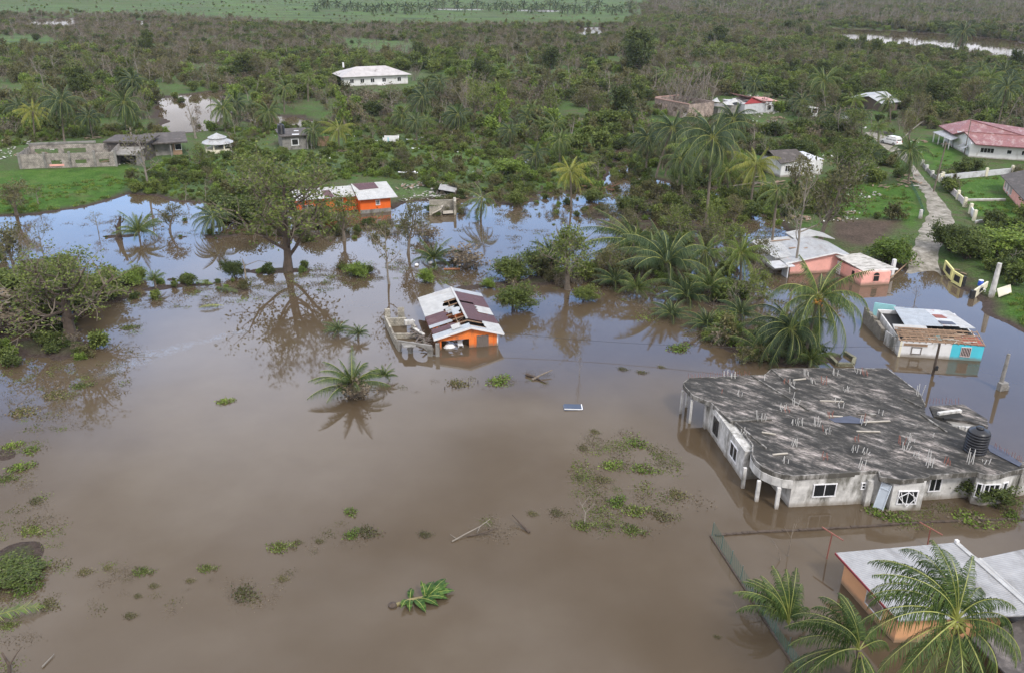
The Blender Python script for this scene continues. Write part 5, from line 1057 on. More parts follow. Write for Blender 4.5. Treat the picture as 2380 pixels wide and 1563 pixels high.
# ------------------------------------------------------------------ 3 turquoise and white house
H4 = House('turquoise_house', (2084.7, 827), (2278.8, 838.6), 'flooded white and turquoise house with a half-torn rusty tin roof')
W4 = H4.W; ZT = 1.75; D4 = 9.2
print('H4', W4, [tuple(round(v, 2) for v in H4.L(x, y, z)) for x, y, z in ((2076,705,2.5),(2220,716,2.2),(2272,758,2.5),(2072,754,2.5),(2006,707,1.7),(2055,751,1.7))])
mb = MB(); mb.prism([(0,0),(W4*.62,0),(W4*.62,.15),(0,.15)], -1, ZT); mb.prism([(W4-.15,.15),(W4,.15),(W4,D4),(W4-.15,D4)], -1, ZT); mb.prism([(0,D4-.15),(W4-.15,D4-.15),(W4-.15,D4),(0,D4)], -1, ZT); H4.part('wall', mb, WHITE)
mb = MB(); mb.prism([(W4*.62,0),(W4,0),(W4,.15),(W4*.62,.15)], -1, ZT-.03); H4.part('painted_wall', mb, TURQ)
mb = MB(); mb.prism([(0,.15),(.15,.15),(.15,D4-.15),(0,D4-.15)], -1, ZT); mb.prism([(W4*.4,.15),(W4*.4+.12,.15),(W4*.4+.12,D4-.15),(W4*.4,D4-.15)], -1, ZT-.2); H4.part('side_wall', mb, CONC)
H4.window((W4*.795, 0, .95), -90, .95, 1.05, nx=1, grille=6, fr=.05, frame=surf('red_white_bars', (.62, .50, .48), .6, .1, 1, bumps=0)); H4.window((W4*.21, 0, .78), -90, .95, .75, nx=1, frame=WOOD_G, glass=PLASTIC_W)
mb = MB(); mb.box((W4*.19, -.02, 1.42), (2.4, .06, .28)); H4.part('lintel', mb, WOOD)
mb = MB(); mb.box((.12, -.03, .4), (.22, .06, 2.7)); H4.part('corner_post', mb, CREAM)
ry, rz_ = 3.3, 2.35
def tri(name, pts, mat, t=.04): mb = MB(); mb.slab(pts, t); H4.part(name, mb, mat)
for i, (x0_, x1_, y0_, y1_, m_) in enumerate(((.36,.62,3.2,9.6,TIN_B),(.62,.82,3.4,9.5,TIN_P),(.82,1.01,3.1,9.3,TIN_W),(.10,.36,3.0,9.7,TIN_B))):
    z = lambda y: rz_ + .08 - (y-ry)*.075 if y > ry else rz_ + .08 - (ry-y)*.25
    tri('roof_sheet', [(W4*x0_+(.35 if i == 3 else 0), y0_, z(y0_)+.012*i), (W4*x1_, y0_+.1, z(y0_)+.012*i), (W4*x1_-(.7 if i == 2 else 0), y1_, z(y1_)+.012*i), (W4*x0_+(1.0 if i == 3 else 0), y1_, z(y1_)+.012*i)], m_)
tri('roof_patch', [(W4*.64, 6.2, 2.27), (W4*.78, 6.2, 2.27), (W4*.76, 7.4, 2.18), (W4*.63, 7.4, 2.18)], RUST); tri('roof_patch', [(W4*.62, 3.9, 2.46), (W4*.80, 3.9, 2.46), (W4*.79, 4.9, 2.38), (W4*.62, 5.0, 2.38)], NAVY_T)
tri('roof_sheet', [(-.1, 2.3, 2.2), (W4*.4, 2.4, 2.3), (W4*.4, 3.1, 2.42), (-.1, 3.1, 2.42)], TIN_W); tri('roof_sheet', [(W4*.70, .1, ZT+.08), (W4*.99, -.1, ZT+.05), (W4*.97, 1.7, 2.1), (W4*.70, 1.8, 2.1)], RUST); tri('loose_sheet', [(W4*.45, .7, 1.85), (W4*.52, .7, 1.85), (W4*.52, 1.6, 2.0), (W4*.45, 1.6, 2.0)], TURQ)
mb = MB(); rng = random.Random(9)
for k in range(13): y = .05 + k*.2; mb.beam((rng.uniform(-.2, .6), y + rng.gauss(0, .06), ZT + .08 + y*.2), (W4*rng.uniform(.7, 1.04), y + rng.gauss(0, .12), ZT + .08 + y*.2), .08, .06)
for k in range(14): x = W4*k/13; mb.beam((x, -.1, ZT+.03), (x + rng.gauss(0, .15), 2.8, 2.25), .07, .09)
H4.part('rafters', mb, WOOD)
mb = MB()
for k in range(26): a = Vector((rng.uniform(0, W4*.98), rng.uniform(.2, 2.4), rng.uniform(1.75, 2.2))); mb.beam(a, a + Vector((rng.gauss(0, .8), rng.gauss(0, .25), rng.gauss(0, .05))), rng.uniform(.06, .16), .04)
H4.part('broken_batten', mb, [WOOD_L])
mb = MB(); mb.prism([(.2,.2),(W4-.2,.2),(W4-.2,D4-.2),(.2,D4-.2)], 1.3, 1.35); H4.part('ceiling', mb, DARK)
H4b = House('stone_outhouse', (2042.5, 789), (2084, 815), 'rough grey stone wall ruin behind the white and turquoise house', 'ruin')
mb = MB(); rng = random.Random(15); pa, pb = H4b.L(2002,747,0), H4b.L(2042.5,789,0); n = 9
for k in range(n):
    a, b_ = pa.lerp(pb, k/n), pa.lerp(pb, (k+1)/n+.01); h = 1.75 - .5*(k/n)**2 + rng.uniform(-.12, .12); mb.prism([(a.x, a.y), (b_.x, b_.y), (b_.x+.25, b_.y+.3), (a.x+.25, a.y+.3)], -1, [h, h-.1, h-.1, h])
H4b.part('wall', mb, surf('rough_stone', (.20, .18, .15), .95, .5, 2.0, stain=(.10, .095, .07), stain_amt=.5, bumps=.8))
mb = MB(); a, b_ = H4b.L(2026,734,0), H4b.L(2072,741,0); mb.prism([(a.x, a.y), (b_.x, b_.y), (b_.x, b_.y+.15), (a.x, a.y+.15)], -1, 1.7); H4b.part('back_wall', mb, surf('pale_turquoise', (.28, .55, .58), .8, .2, 1.0))
mb = MB(); a, b_ = H4b.L(2052,797,0), H4b.L(2074,815,0); mb.prism([(a.x, a.y), (b_.x, b_.y), (b_.x+.15, b_.y+.12), (a.x+.15, a.y+.12)], -1, 1.5); H4b.part('side_wall', mb, CONC)
# ------------------------------------------------------------------ 4 pink house
H5 = House('pink_house', (1999, 664), (2065, 660.4), 'flooded pink house with pale torn roofs and a black arched window')
W5 = H5.W; zt = 1.75
f = lambda x, y, z: tuple(H5.L(x, y, z))
wing = [f(1999,664,0), f(2065,660.4,0)]; bl_ = f(1940,632,0); br_ = (wing[1][0] + bl_[0]-wing[0][0], wing[1][1] + bl_[1]-wing[0][1])
mb = MB(); mb.prism([wing[0][:2], wing[1][:2], br_, bl_[:2]], -1, zt); H5.part('wing_wall', mb, PINK)
mb = MB(); e = [f(2004,629,zt+.12), f(2086,624.5,zt+.1)]; s = Vector(f(1940,594,zt+.75)) ; s2 = Vector(f(1999,588,zt+.75)); mb.slab([e[0], e[1], tuple(s2), tuple(s)], .1); H5.part('wing_roof', mb, SHING_W)
mb = MB(); mb.beam(Vector(e[0]) + Vector((0,-.06,-.06)), Vector(e[1]) + Vector((0,-.06,-.06)), .08, .2); H5.part('fascia', mb, WHITE)
d = math.degrees(math.atan2(-(wing[1][0]-wing[0][0]), wing[1][1]-wing[0][1]))
H5.window((W5*.5, wing[0][1]*.5 + wing[1][1]*.5, .88), -90, .85, .8, nx=1, fr=.05, frame=PINK, glass=DARK)
mb = MB(); mb.lathe([(.42, -.015), (.42, .015)], n=20); mb.v = [(W5*.5 + v[0], -.035 + v[2], 1.28 + v[1]) for v in mb.v]; H5.part('window_arch', mb, DARK)
u = Vector(bl_[:2]) - Vector(wing[0][:2]); face = math.degrees(math.atan2(u.x, -u.y)) + 0
lf = math.degrees(math.atan2(u.y, u.x)) + 90
H5.window(on(wing[0], bl_, .32, 1.0), lf, .7, .95, nx=1, fr=.05, frame=PINK, glass=DARK); H5.window(on(wing[0], bl_, .88, .85), lf, .75, 1.7, nx=1, fr=.06, name='door', glass=WHITE)
mb = MB(); q = f(2079,628,1.2); mb.box((q[0]+.1, q[1]+.6, 1.2), (.4, .4, 2.6)); H5.part('pillar', mb, WHITE)
# main gabled body
gl, ga, gr = f(1858,604,2.0), f(1936,584,2.9), f(1990,598,2.1)
mb = MB(); A1, B1 = Vector((gl[0]-1.2, gl[1], 0)), Vector((gr[0]-.6, gl[1]-.2, 0)); Y5 = gl[1]
mb.prism([(A1.x, Y5), (B1.x, Y5), (B1.x, Y5+7), (A1.x, Y5+7)], -1, 1.95); xm = ga[0]
mb.prism([(A1.x, Y5), (B1.x, Y5), (B1.x, Y5+.15), (A1.x, Y5+.15)], 1.9, [1.95, 1.95, 1.95, 1.95]); n0 = len(mb.v)
mb.v += [(A1.x, Y5-.01, 1.94), (B1.x, Y5-.01, 1.94), (xm, Y5-.01, 2.85)]; mb.f.append((n0, n0+1, n0+2)); mb.m.append(0)
H5.part('wall', mb, PINK)
mb = MB(); xl = A1.x - 1.0; xr = B1.x + .6; mb.slab([(xl, Y5-.5, 1.78), (xm, Y5-.5, 2.95), (xm, Y5+7.3, 2.95), (xl, Y5+7.3, 1.78)], .08); mb.slab([(xm, Y5-.5, 2.952), (xr, Y5-.5, 2.0), (xr, Y5+7.3, 2.0), (xm, Y5+7.3, 2.952)], .08); H5.part('roof', mb, TIN_WY)
mb = MB(); mb.beam((xl, Y5-.54, 1.72), (xm, Y5-.54, 2.9), .05, .16); mb.beam((xm, Y5-.54, 2.9), (xr, Y5-.54, 1.95), .05, .16); H5.part('bargeboard', mb, WHITE)
bb = [f(1738.6,556,2.0), f(1830,535,2.0), f(1931,561,2.3), f(1800,590,2.2)]
pw = [f(1744,592,0), f(1800,615,0)]; x0_ = f(1744,590,0)[0]
mb = MB(); mb.prism([(x0_, Y5+1.8), (A1.x-.2, Y5+1.8), (A1.x-.2, Y5+8.5), (x0_, Y5+8.5)], -1, 1.9); H5.part('rear_wall', mb, WHITE)
mb = MB(); mb.slab([(x0_-.4, Y5+1.3, 1.98), (xm-.5, Y5+1.3, 2.25), (xm-.5, Y5+9.2, 2.5), (x0_-.4, Y5+9.2, 2.05)], .1); H5.part('rear_roof', mb, TIN_W)
mb = MB(); cx_, cy_ = xm+1.0, Y5+8.2; mb.slab([(cx_-3, cy_-1.2, 2.6), (cx_, cy_-1.4, 3.1), (cx_, cy_+2, 3.2), (cx_-3, cy_+2, 2.7)], .08); mb.slab([(cx_, cy_-1.4, 3.102), (cx_+3.2, cy_-1, 2.35), (cx_+3, cy_+2, 2.4), (cx_, cy_+2, 3.202)], .08); H5.part('rear_gable_roof', mb, TIN_W)
mb = MB()
for a_, b2 in (((x0_+3, Y5+4, 2.35), (x0_+5.5, Y5+4.3, 2.4)), ((x0_+2, Y5+7.6, 2.3), (x0_+5, Y5+7.8, 2.4)), ((xm-3.4, Y5+3, 2.3), (xm-2.2, Y5+3.2, 2.6))): mb.beam(a_, b2, .3, .05)
H5.part('loose_board', mb, WOOD)
mb = MB(); mb.box((A1.x-1.0, Y5-.6, .5), (.15, 1.5, 2.4)); mb.slab([(A1.x-3.0, Y5-1.4, 1.5), (A1.x-.1, Y5-1.4, 1.65), (A1.x-.1, Y5+1.2, 1.7), (A1.x-3, Y5+1.2, 1.55)], .08); H5.part('porch', mb, GREYW)
H5.window((x0_+1.2, Y5+1.8, 1.1), -90, .6, .8, nx=1)
# ------------------------------------------------------------------ 5 peach house at the lower right
zc = 2.3; A, B = P(1971,1373,0), P(2032,1442,0)
H6 = House('peach_house', (1971,1373), (2032,1442), 'peach-walled house with pale sheet roof behind the tall foreground palm')
print('H6', H6.W, [tuple(round(v, 2) for v in H6.L(x, y, z)) for x, y, z in ((1961,1280,zc),(2089,1420,zc),(2100,1432,zc),(2221,1258,3.6),(2275,1297,2.6),(2379,1294,2.6),(2259,1480,2.3),(2354,1563,2.3))])
zc = 2.15; e0, e1 = H6.L(1961,1280,zc), H6.L(2100,1432,zc); zr = 3.3; r0 = H6.L(2221,1259,zr); LX = e1.x; v1 = H6.L(2275,1297,2.55); n_ = H6.L(2259,1480,2.25)
ev = -.42; dx = r0.x - e0.x; RL = LX + .2 - e0.x
mb = MB(); mb.prism([(e0.x+.55, 0), (LX-.2, 0), (LX-.2+dx*.6, r0.y*.9), (e0.x+.55+dx*.85, r0.y*.9)], -1, zc-.1); H6.part('wall', mb, PEACH)
H6.window((H6.L(2038,1404,1.0).x, 0, 1.05), -90, 1.6, .95, nx=1, fr=.05, glass=blocks('stone_infill', (.33, .24, .19), (.22, .17, .14), .25, .12), frame=WHITE)
A_, B_, C_, D_ = (e0.x, ev, zc), (e0.x+RL, ev, zc), (r0.x+RL+.4, r0.y, zr), (r0.x, r0.y, zr)
mb = MB(); mb.slab([A_, B_, C_, D_], .09); mb.slab([(r0.x, r0.y, zr+.002), (r0.x+RL+.4, r0.y, zr+.002), (v1.x+RL, v1.y, 2.55), (v1.x, v1.y, 2.55)], .09); H6.part('roof', mb, TIN_G)
mb = MB(); mb.beam((A_[0], ev-.04, zc-.06), (B_[0], ev-.04, zc-.06), .06, .16); H6.part('fascia', mb, surf('dark_red_trim', (.22, .035, .04), .6, .1, 1, bumps=0))
mb = MB(); mb.beam((r0.x, r0.y, zr+.03), C_[:2] + (zr+.03,), .3, .06); H6.part('ridge_cap', mb, TIN_W)
mb = MB(); mb.slab([(v1.x, v1.y, 2.56), (v1.x+9.5, v1.y+.2, 2.25), (v1.x+9.5, v1.y+12, 2.6), (v1.x-.4, v1.y+12, 2.9)], .1); H6.part('side_roof', mb, TIN_G)
mb = MB(); mb.beam((v1.x, v1.y, 2.6), (v1.x+9.5, v1.y, 2.3), .22, .05); H6.part('valley', mb, TIN_W)
mb = MB(); mb.slab([(n_.x-.2, n_.y+.1, 2.0), (n_.x+4, n_.y+.1, 2.0), (v1.x+9, v1.y-.4, 2.2), (C_[0]-.8, v1.y-.6, 2.4)], .1); H6.part('lower_roof', mb, SHINGLE)
mb = MB(); mb.prism([(v1.x+.8, v1.y+.4), (v1.x+9, v1.y+.5), (v1.x+9, v1.y+11.5), (v1.x+.8, v1.y+11.5)], -1, 2.1); H6.part('side_wall', mb, WHITE)
mb = MB(); mb.box((r0.x+.05, r0.y, zr+.12), (.22, .22, .2)); H6.part('ridge_knob', mb, WHITE)
# ------------------------------------------------------------------ 6 red-roofed white house
z6 = .7; H7 = House('white_house', (2246,366), (2379,376), 'white walled house with faded red hip roof and striped awning', 'house', z6)
mb = MB(); mb.prism([(.3,0),(26,0),(26,18),(-3.2,18.5),(-1.6,9.2),(-.35,5)], -.5, [2.95,2.95,2.95,2.95,3.0,4.3]); H7.part('wall', mb, WHITE)
mb = MB(); mb.slab([(1.1,-1.1,3.05),(26.6,-1.1,3.05),(26.6,5.2,4.55),(-.9,5.2,4.55)], .1); mb.slab([(-.9,5.2,4.552),(10.6,5.2,4.552),(-2.5,9.5,3.15)], .1); mb.slab([(-2.5,9.5,3.152),(10.6,5.2,4.554),(1.2,17.5,5.45)], .1); mb.slab([(-2.5,9.5,3.154),(1.2,17.5,5.452),(-4.8,20,3.25)], .1)
mb.slab([(10.6,5.2,4.556),(26.6,5.2,4.552),(26.6,20,3.05),(1.2,22,3.3),(1.2,17.5,5.454)], .1); mb.slab([(-4.8,20,3.252),(1.2,17.5,5.456),(1.2,22,3.302)], .1); H7.part('roof', mb, TIN_R)
mb = MB(); mb.beam((1.2,17.5,5.5),(10.6,5.2,4.62),.35,.1); mb.beam((-.9,5.2,4.6),(26,5.2,4.6),.3,.08); H7.part('ridge_cap', mb, TIN_R)
MTRIM = surf('maroon_trim', (.13, .045, .045), .6, .1, 1, bumps=0); mb = MB(); mb.beam((1.05,-1.14,2.98),(26,-1.14,2.98),.06,.2); mb.beam((1.05,-1.14,2.98),(-.95,5.2,4.5),.06,.2); mb.beam((-.95,5.2,4.5),(-2.55,9.5,3.1),.06,.2); mb.beam((-2.55,9.5,3.1),(-4.85,20,3.2),.06,.2); H7.part('fascia', mb, MTRIM)
mb = MB(); mb.slab([(-6.1,16.5,2.25),(-3.0,6.5,2.25),(-1.6,7.0,2.85),(-3.4,17.5,2.85)], .07); H7.part('awning', mb, TIN_G)
for k in (0.05,.35,.65,.95): mb = MB(); mb.box((-3.0-2.9*k, 6.7+9.4*k, .9), (.2,.2,2.9)); H7.part('column', mb, WHITE)
for u, wd, h, k in ((3.6,2.6,1.0,4),(7.8,.9,.8,1),(10.6,.9,.9,2),(14,1.2,1.0,2)): H7.window((u,0,1.75),-90,wd,h,nx=k,fr=.07)
H7.window((-.03,2.6,1.6),173,1.2,1.2,nx=2); H7.window((-2.0,11.5,1.2),170,1.3,2.1,nx=2,name='door'); H7.window((-2.6,15.0,1.4),170,1.3,1.3,nx=2)
for y in (1.1,3.9): mb = MB(); mb.slab([(-1.2-y*.1,y-.8,1.6),(-.1-y*.1,y-.8,2.2),(-.1-y*.1,y+.8,2.2),(-1.2-y*.1,y+.8,1.6)], .05); H7.part('window_awning', mb, TIN_G)
# 7 pink house with dark roof on the right edge
H8 = House('pink_bungalow', (2336,450), (2375,494), 'pink and white bungalow with dark shingle roof at the right edge', 'house', .6)
W8 = H8.W + 3
mb = MB(); mb.prism([(-2.6, 0), (W8, 0), (W8, 8), (-2.6, 8)], -.5, 2.7); H8.part('wall', mb, PINK)
mb = MB(); mb.slab([(-3.3, -.8, 2.6), (W8+1, -.8, 2.6), (W8+1, 4, 4.2), (-3.3, 4, 4.2)], .12); mb.slab([(-3.3, 4, 4.202), (W8+1, 4, 4.202), (W8+1, 8.8, 2.6), (-3.3, 8.8, 2.6)], .12); H8.part('roof', mb, SHINGLE)
for x in (-1.2, 1.2, 3.6): H8.window((x, 0, 1.3), -90, .9, 1.3, nx=2)
mb = MB()
for x in (0.1, 2.4): mb.box((x, -.05, 1.2), (.5, .1, 2.4))
H8.part('pilaster', mb, WHITE)
# 8 white hip-roofed house in the middle distance
H9 = House('hip_roofed_house', (800,203), (948,196), 'white bungalow with pale hip roof alone in the distant scrub', 'house', .7)
W9 = H9.W; mb = MB(); mb.prism([(0,0),(W9,0),(W9,11),(0,11)], -.5, 3.2); H9.part('wall', mb, WHITE)
mb = MB(); hip(mb, 0, W9, 0, 11, 3.2, 5.6, 1.1, 7); H9.part('roof', mb, surf('pale_pink_grey_sheets', (.43, .41, .41), .7, .25, .5, stain=(.30, .27, .27), stain_amt=.3))
for u in (.12, .28, .44, .62, .86): H9.window((W9*u, 0, 1.7), -90, 1.3, 1.3, nx=2, fr=.1)
mb = MB(); mb.prism([(W9*.5, -1.6), (W9*.62, -1.6), (W9*.62, -.05), (W9*.5, -.05)], -.5, .4); H9.part('porch_step', mb, WHITE)
mb = MB(); mb.box((2.2, 8, 6), (.5, .5, 1.6)); H9.part('chimney', mb, WHITE)
# 9 the long block ruin on the left
H10 = House('block_ruin', (50,396), (272,389), 'long roofless block ruin with three empty window holes behind the lawn', 'ruin', .5)
W10 = H10.W; print('W10', W10)
def openwall(mb, W, h, t, holes, y=0.0, x0=0.0):
    xs = [x0]; 
    for a, b_, c, d in holes: mb.prism([(xs[-1], y), (a, y), (a, y+t), (xs[-1], y+t)], -.5, h); mb.prism([(a, y), (b_, y), (b_, y+t), (a, y+t)], -.5, c); (mb.prism([(a, y), (b_, y), (b_, y+t), (a, y+t)], d, h) if d < h else None); xs.append(b_)
    mb.prism([(xs[-1], y), (x0+W, y), (x0+W, y+t), (xs[-1], y+t)], -.5, h)
mb = MB(); openwall(mb, W10, 3.0, .2, [(W10*.32, W10*.43, .9, 2.1), (W10*.57, W10*.69, .9, 2.1), (W10*.82, W10*.93, .9, 2.1)]); mb.prism([(0,.2),(.2,.2),(.2,7),(0,7)], -.5, 3.2); mb.prism([(W10-.2,.2),(W10,.2),(W10,7),(W10-.2,7)], -.5, 3.6)
openwall(mb, W10, 3.4, .2, [(W10*.05, W10*.3, 1.2, 2.6), (W10*.36, W10*.6, 1.2, 2.6)], 7.0); H10.part('wall', mb, BLOCK_R)
for u in (.0, .26, .52, .78, 1.0): mb = MB(); mb.box((W10*u, -.06, 1.4), (.4, .35, 3.8)); H10.part('column', mb, CONC_G)
mb = MB(); mb.box((W10*.375, -.02, .75), (2.6, .12, .35)); H10.part('sill', mb, PINK)
mb = MB(); mb.beam((0, 7.1, 3.6), (W10*.72, 7.1, 3.75), .35, .4); H10.part('ring_beam', mb, CONC_G)
H11 = House('flat_roofed_shell', (265,386), (300,386), 'low grey concrete shell with stepped flat slabs joined to the ruin', 'ruin', .5); W11 = H11.W
mb = MB(); mb.prism([(0,0),(.3,0),(.3,6),(0,6)], -.5, 2.2); mb.prism([(W11+1.5,0),(W11+1.8,0),(W11+1.8,6),(W11+1.5,6)], -.5, 2.2); mb.prism([(.3,3.8),(W11+1.5,3.8),(W11+1.5,4),(.3,4)], -.5, 2.2); H11.part('wall', mb, CONC_G)
mb = MB(); mb.slab([(-.6,-.8,2.4),(W11+2.2,-.8,2.4),(W11+2.2,3.9,3.0),(-.6,3.9,3.0)], .2); H11.part('porch_slab', mb, CONC_G)
mb = MB(); mb.slab([(-3,4,4.0),(W11+3,4,4.0),(W11+3,11,4.1),(-3,11,4.1)], .3); mb.prism([(-2.4,4.4),(W11+2.4,4.4),(W11+2.4,10.5),(-2.4,10.5)], -.5, 3.68); H11.part('roof_slab', mb, SHINGLE)
mb = MB(); mb.box((2, 6, 5.2), (.25, .25, 2.4)); H11.part('starter_column', mb, BARK_P)
H12 = House('grey_bungalow', (345,368), (440,362), 'grey flat-roofed bungalow half hidden by trees beside the gazebo', 'house', .6); W12 = H12.W
mb = MB(); mb.prism([(0,1.5),(W12*.8,1.5),(W12*.8,8),(0,8)], -.5, 2.9); H12.part('wall', mb, CONC_G)
mb = MB(); mb.prism([(W12*.62,1.2),(W12*.84,1.2),(W12*.84,1.6),(W12*.62,1.6)], -.5, 2.85); H12.part('timber_wall', mb, WOOD)
mb = MB(); mb.slab([(-.5,-.3,2.95),(W12,-.3,2.95),(W12,8.8,3.5),(-.5,8.8,3.5)], .25); H12.part('roof_slab', mb, SHINGLE); H12.window((W12*.76, 1.2, 1.7), -90, 1.2, 1.2, nx=1)
mb = MB(); mb.box((W12*.57, 0.2, 1.1), (.25, .25, 3.4)); H12.part('column', mb, CONC_G)
# 10 gazebo
p = P(508, 352, .6); e_ = empty('gazebo', p, 0, 'round gazebo with two-tier pale conical roof', 'gazebo'); mb = MB(); mb.lathe([(3.3, 1.9), (3.25, 2.0), (1.6, 2.75)], n=12); mb.build('lower_roof', TIN_WY, e_); mb = MB(); mb.lathe([(2.0, 2.95), (1.95, 3.0), (.25, 3.75), (.05, 3.9)], n=12); mb.build('upper_roof', TIN_WY, e_)
for k in range(8): a = k*.785; mb = MB(); mb.box((2.7*math.cos(a), 2.7*math.sin(a), .8), (.2, .2, 2.4), a); mb.build('post', CREAM, e_)
mb = MB(); mb.lathe([(2.8, -.3), (2.8, .7), (2.65, .7)], n=12); mb.build('low_wall', CREAM, e_); mb = MB(); mb.lathe([(1.7, 2.5), (1.7, 2.97)], n=12); mb.build('clerestory', WHITE, e_)
# 11 grey block house with tank
H13 = House('grey_block_house', (658,350), (722,346), 'small grey block house with dark flat roof and one white-framed window', 'house', .6); W13 = H13.W
mb = MB(); mb.prism([(0,0),(W13*.85,0),(W13*.85,7),(0,7)], -.5, 3.0); mb.prism([(W13*.85,2.5),(W13*1.25,2.5),(W13*1.25,7),(W13*.85,7)], -.5, 2.9); H13.part('wall', mb, CONC_G)
mb = MB(); mb.slab([(-.5,-.7,3.1),(W13*1.05,-.7,3.1),(W13*1.05,7.5,3.3),(-.5,7.5,3.3)], .2); mb.slab([(W13*1.05,1.8,3.0),(W13*1.4,1.8,3.0),(W13*1.4,7.5,3.15),(W13*1.05,7.5,3.2)], .2); H13.part('roof', mb, SHINGLE)
H13.window((W13*.45, 0, 1.6), -90, 1.4, 1.3, nx=1, fr=.14, glass=DARK); 
for x in (.88, 1.02): mb = MB(); mb.box((W13*x, -.3, 1.2), (.25, .25, 3.4)); H13.part('column', mb, CONC_G)
mb = MB(); mb.prism([(W13*1.3,1.5),(W13*1.75,1.5),(W13*1.75,1.6),(W13*1.3,1.6)], -.5, 2.2); H13.part('board_fence', mb, WOOD)
tank(world(H13, (.2, 2.0, 3.2)), .75, 1.9, 'black water tank on the roof of the small grey block house')
for (u, y, s, lab) in ((.5, .3, 1.5, 'white sheet lying at the front edge of the grey house roof'), (.62, 4, 1.0, 'small white sheet farther back on the grey house roof')):
    mb = MB(); q_ = world(H13, (W13*u, y, 3.18 + y*.026)); mb.box(q_, (s, s*.55, .05), .2); tag(mb.build('loose_sheet', PLASTIC_W), lab, 'sheet')
# 12 small hut frame
p = P(908, 342, .6); e_ = empty('roofless_hut', p, .05, 'tiny roofless white-walled hut in the green clearing', 'hut'); mb = MB(); mb.prism([(-1.6,0),(1.7,0),(1.7,.15),(-1.6,.15)], -.3, 1.9); mb.prism([(1.55,.15),(1.7,.15),(1.7,2.4),(1.55,2.4)], -.3, 1.9); mb.prism([(-1.6,2.4),(1.7,2.4),(1.7,2.55),(-1.6,2.55)], -.3, 2.0); mb.build('wall', WHITE, e_)
for x in (-1.6, -.5, 1.65): mb = MB(); mb.box((x, -.1, .9), (.14, .14, 2.4)); mb.build('post', TURQ if x == -.5 else WHITE, e_)
# 13 brick shell
H14 = House('brick_shell', (1520,262), (1598,278), 'roofless pinkish block shell with a doorway in front of the grey thicket', 'ruin', .7); W14 = H14.W
mb = MB(); openwall(mb, W14, 3.8, .22, [(W14*.12, W14*.22, 1.4, 2.8), (W14*.3, W14*.38, 1.4, 2.8), (W14*.55, W14*.72, 1.2, 2.6), (W14*.83, W14*.95, -.5, 2.6)]); mb.prism([(W14-.22,.22),(W14,.22),(W14,9),(W14-.22,9)], -.5, 3.8); mb.prism([(0,.22),(.22,.22),(.22,9),(0,9)], -.5, 4.0); openwall(mb, W14, 4.0, .22, [(W14*.2, W14*.4, 1.4, 3.0), (W14*.6, W14*.8, 1.4, 3.0)], 9.0); H14.part('wall', mb, BRICK_P)
mb = MB(); mb.beam((0, -.03, 3.9), (W14, -.03, 3.9), .3, .25); mb.beam((-.03, .2, 4.1), (-.03, 9, 4.1), .3, .25); H14.part('ring_beam', mb, surf('dusty_pink', (.42, .27, .23), .9, .2, 1))
mb = MB(); mb.prism([(.22,.22),(W14-.22,.22),(W14-.22,8.9),(.22,8.9)], -.3, .1); H14.part('floor_slab', mb, CONC_G)
# 14 wreck with red gable
H15 = House('red_gabled_house', (1728,268), (1800,262), 'wrecked house with red gable and crumpled pale roof sheets', 'house', .7); W15 = H15.W
mb = MB(); mb.prism([(0,0),(W15,0),(W15,9),(0,9)], -.5, 2.9); H15.part('wall', mb, GREYW)
mb = MB(); mb.prism([(-.4,-.1),(W15*.62,-.1),(W15*.62,.1),(-.4,.1)], 2.9, [3.0, 3.0, 3.0, 3.0]); n0 = len(mb.v); mb.v += [(-.4,-.12,2.95),(W15*.62,-.12,2.95),(W15*.2,-.12,4.6)]; mb.f.append((n0,n0+1,n0+2)); mb.m.append(0); H15.part('gable', mb, surf('dull_red_paint', (.40, .06, .07), .7, .15, 1))
mb = MB(); mb.slab([(W15*.2,-.5,4.7),(W15*.64,-.5,3.0),(W15*.64,9,3.0),(W15*.2,9,4.7)], .1); mb.slab([(W15*.62,.2,3.4),(W15*1.06,-.3,3.1),(W15*1.06,5,3.5),(W15*.62,5,3.9)], .1); H15.part('roof', mb, surf('faded_red_roof', (.50, .27, .25), .7, .2, .6, stain=(.30, .10, .08), stain_amt=.4))
rng = random.Random(4); mb = MB()
for k in range(9): x = rng.uniform(-8, W15*.3); y = rng.uniform(1, 6); a = rng.uniform(1.2, 2.6); z = rng.uniform(2.6, 4.2); mb.slab([(x, y, z), (x+a*1.4, y+rng.uniform(-.5, .5), z+rng.uniform(-.9, .9)), (x+a*1.5, y+a, z+rng.uniform(-.6, .8)), (x+.2, y+a, z+rng.uniform(-.5, .7))], .05)
H15.part('crumpled_sheet', mb, TIN_W)
mb = MB(); mb.prism([(-7.5,2),(-1,2),(-1,7),(-7.5,7)], -.5, 2.4); H15.part('rear_wall', mb, CONC_G); H15.window((W15*.8, 0, 1.5), -90, 1.2, 1.4, nx=1, fr=.12); mb = MB(); mb.box((W15*.68, -.2, 1.4), (.3, .3, 3.4)); H15.part('column', mb, WHITE)
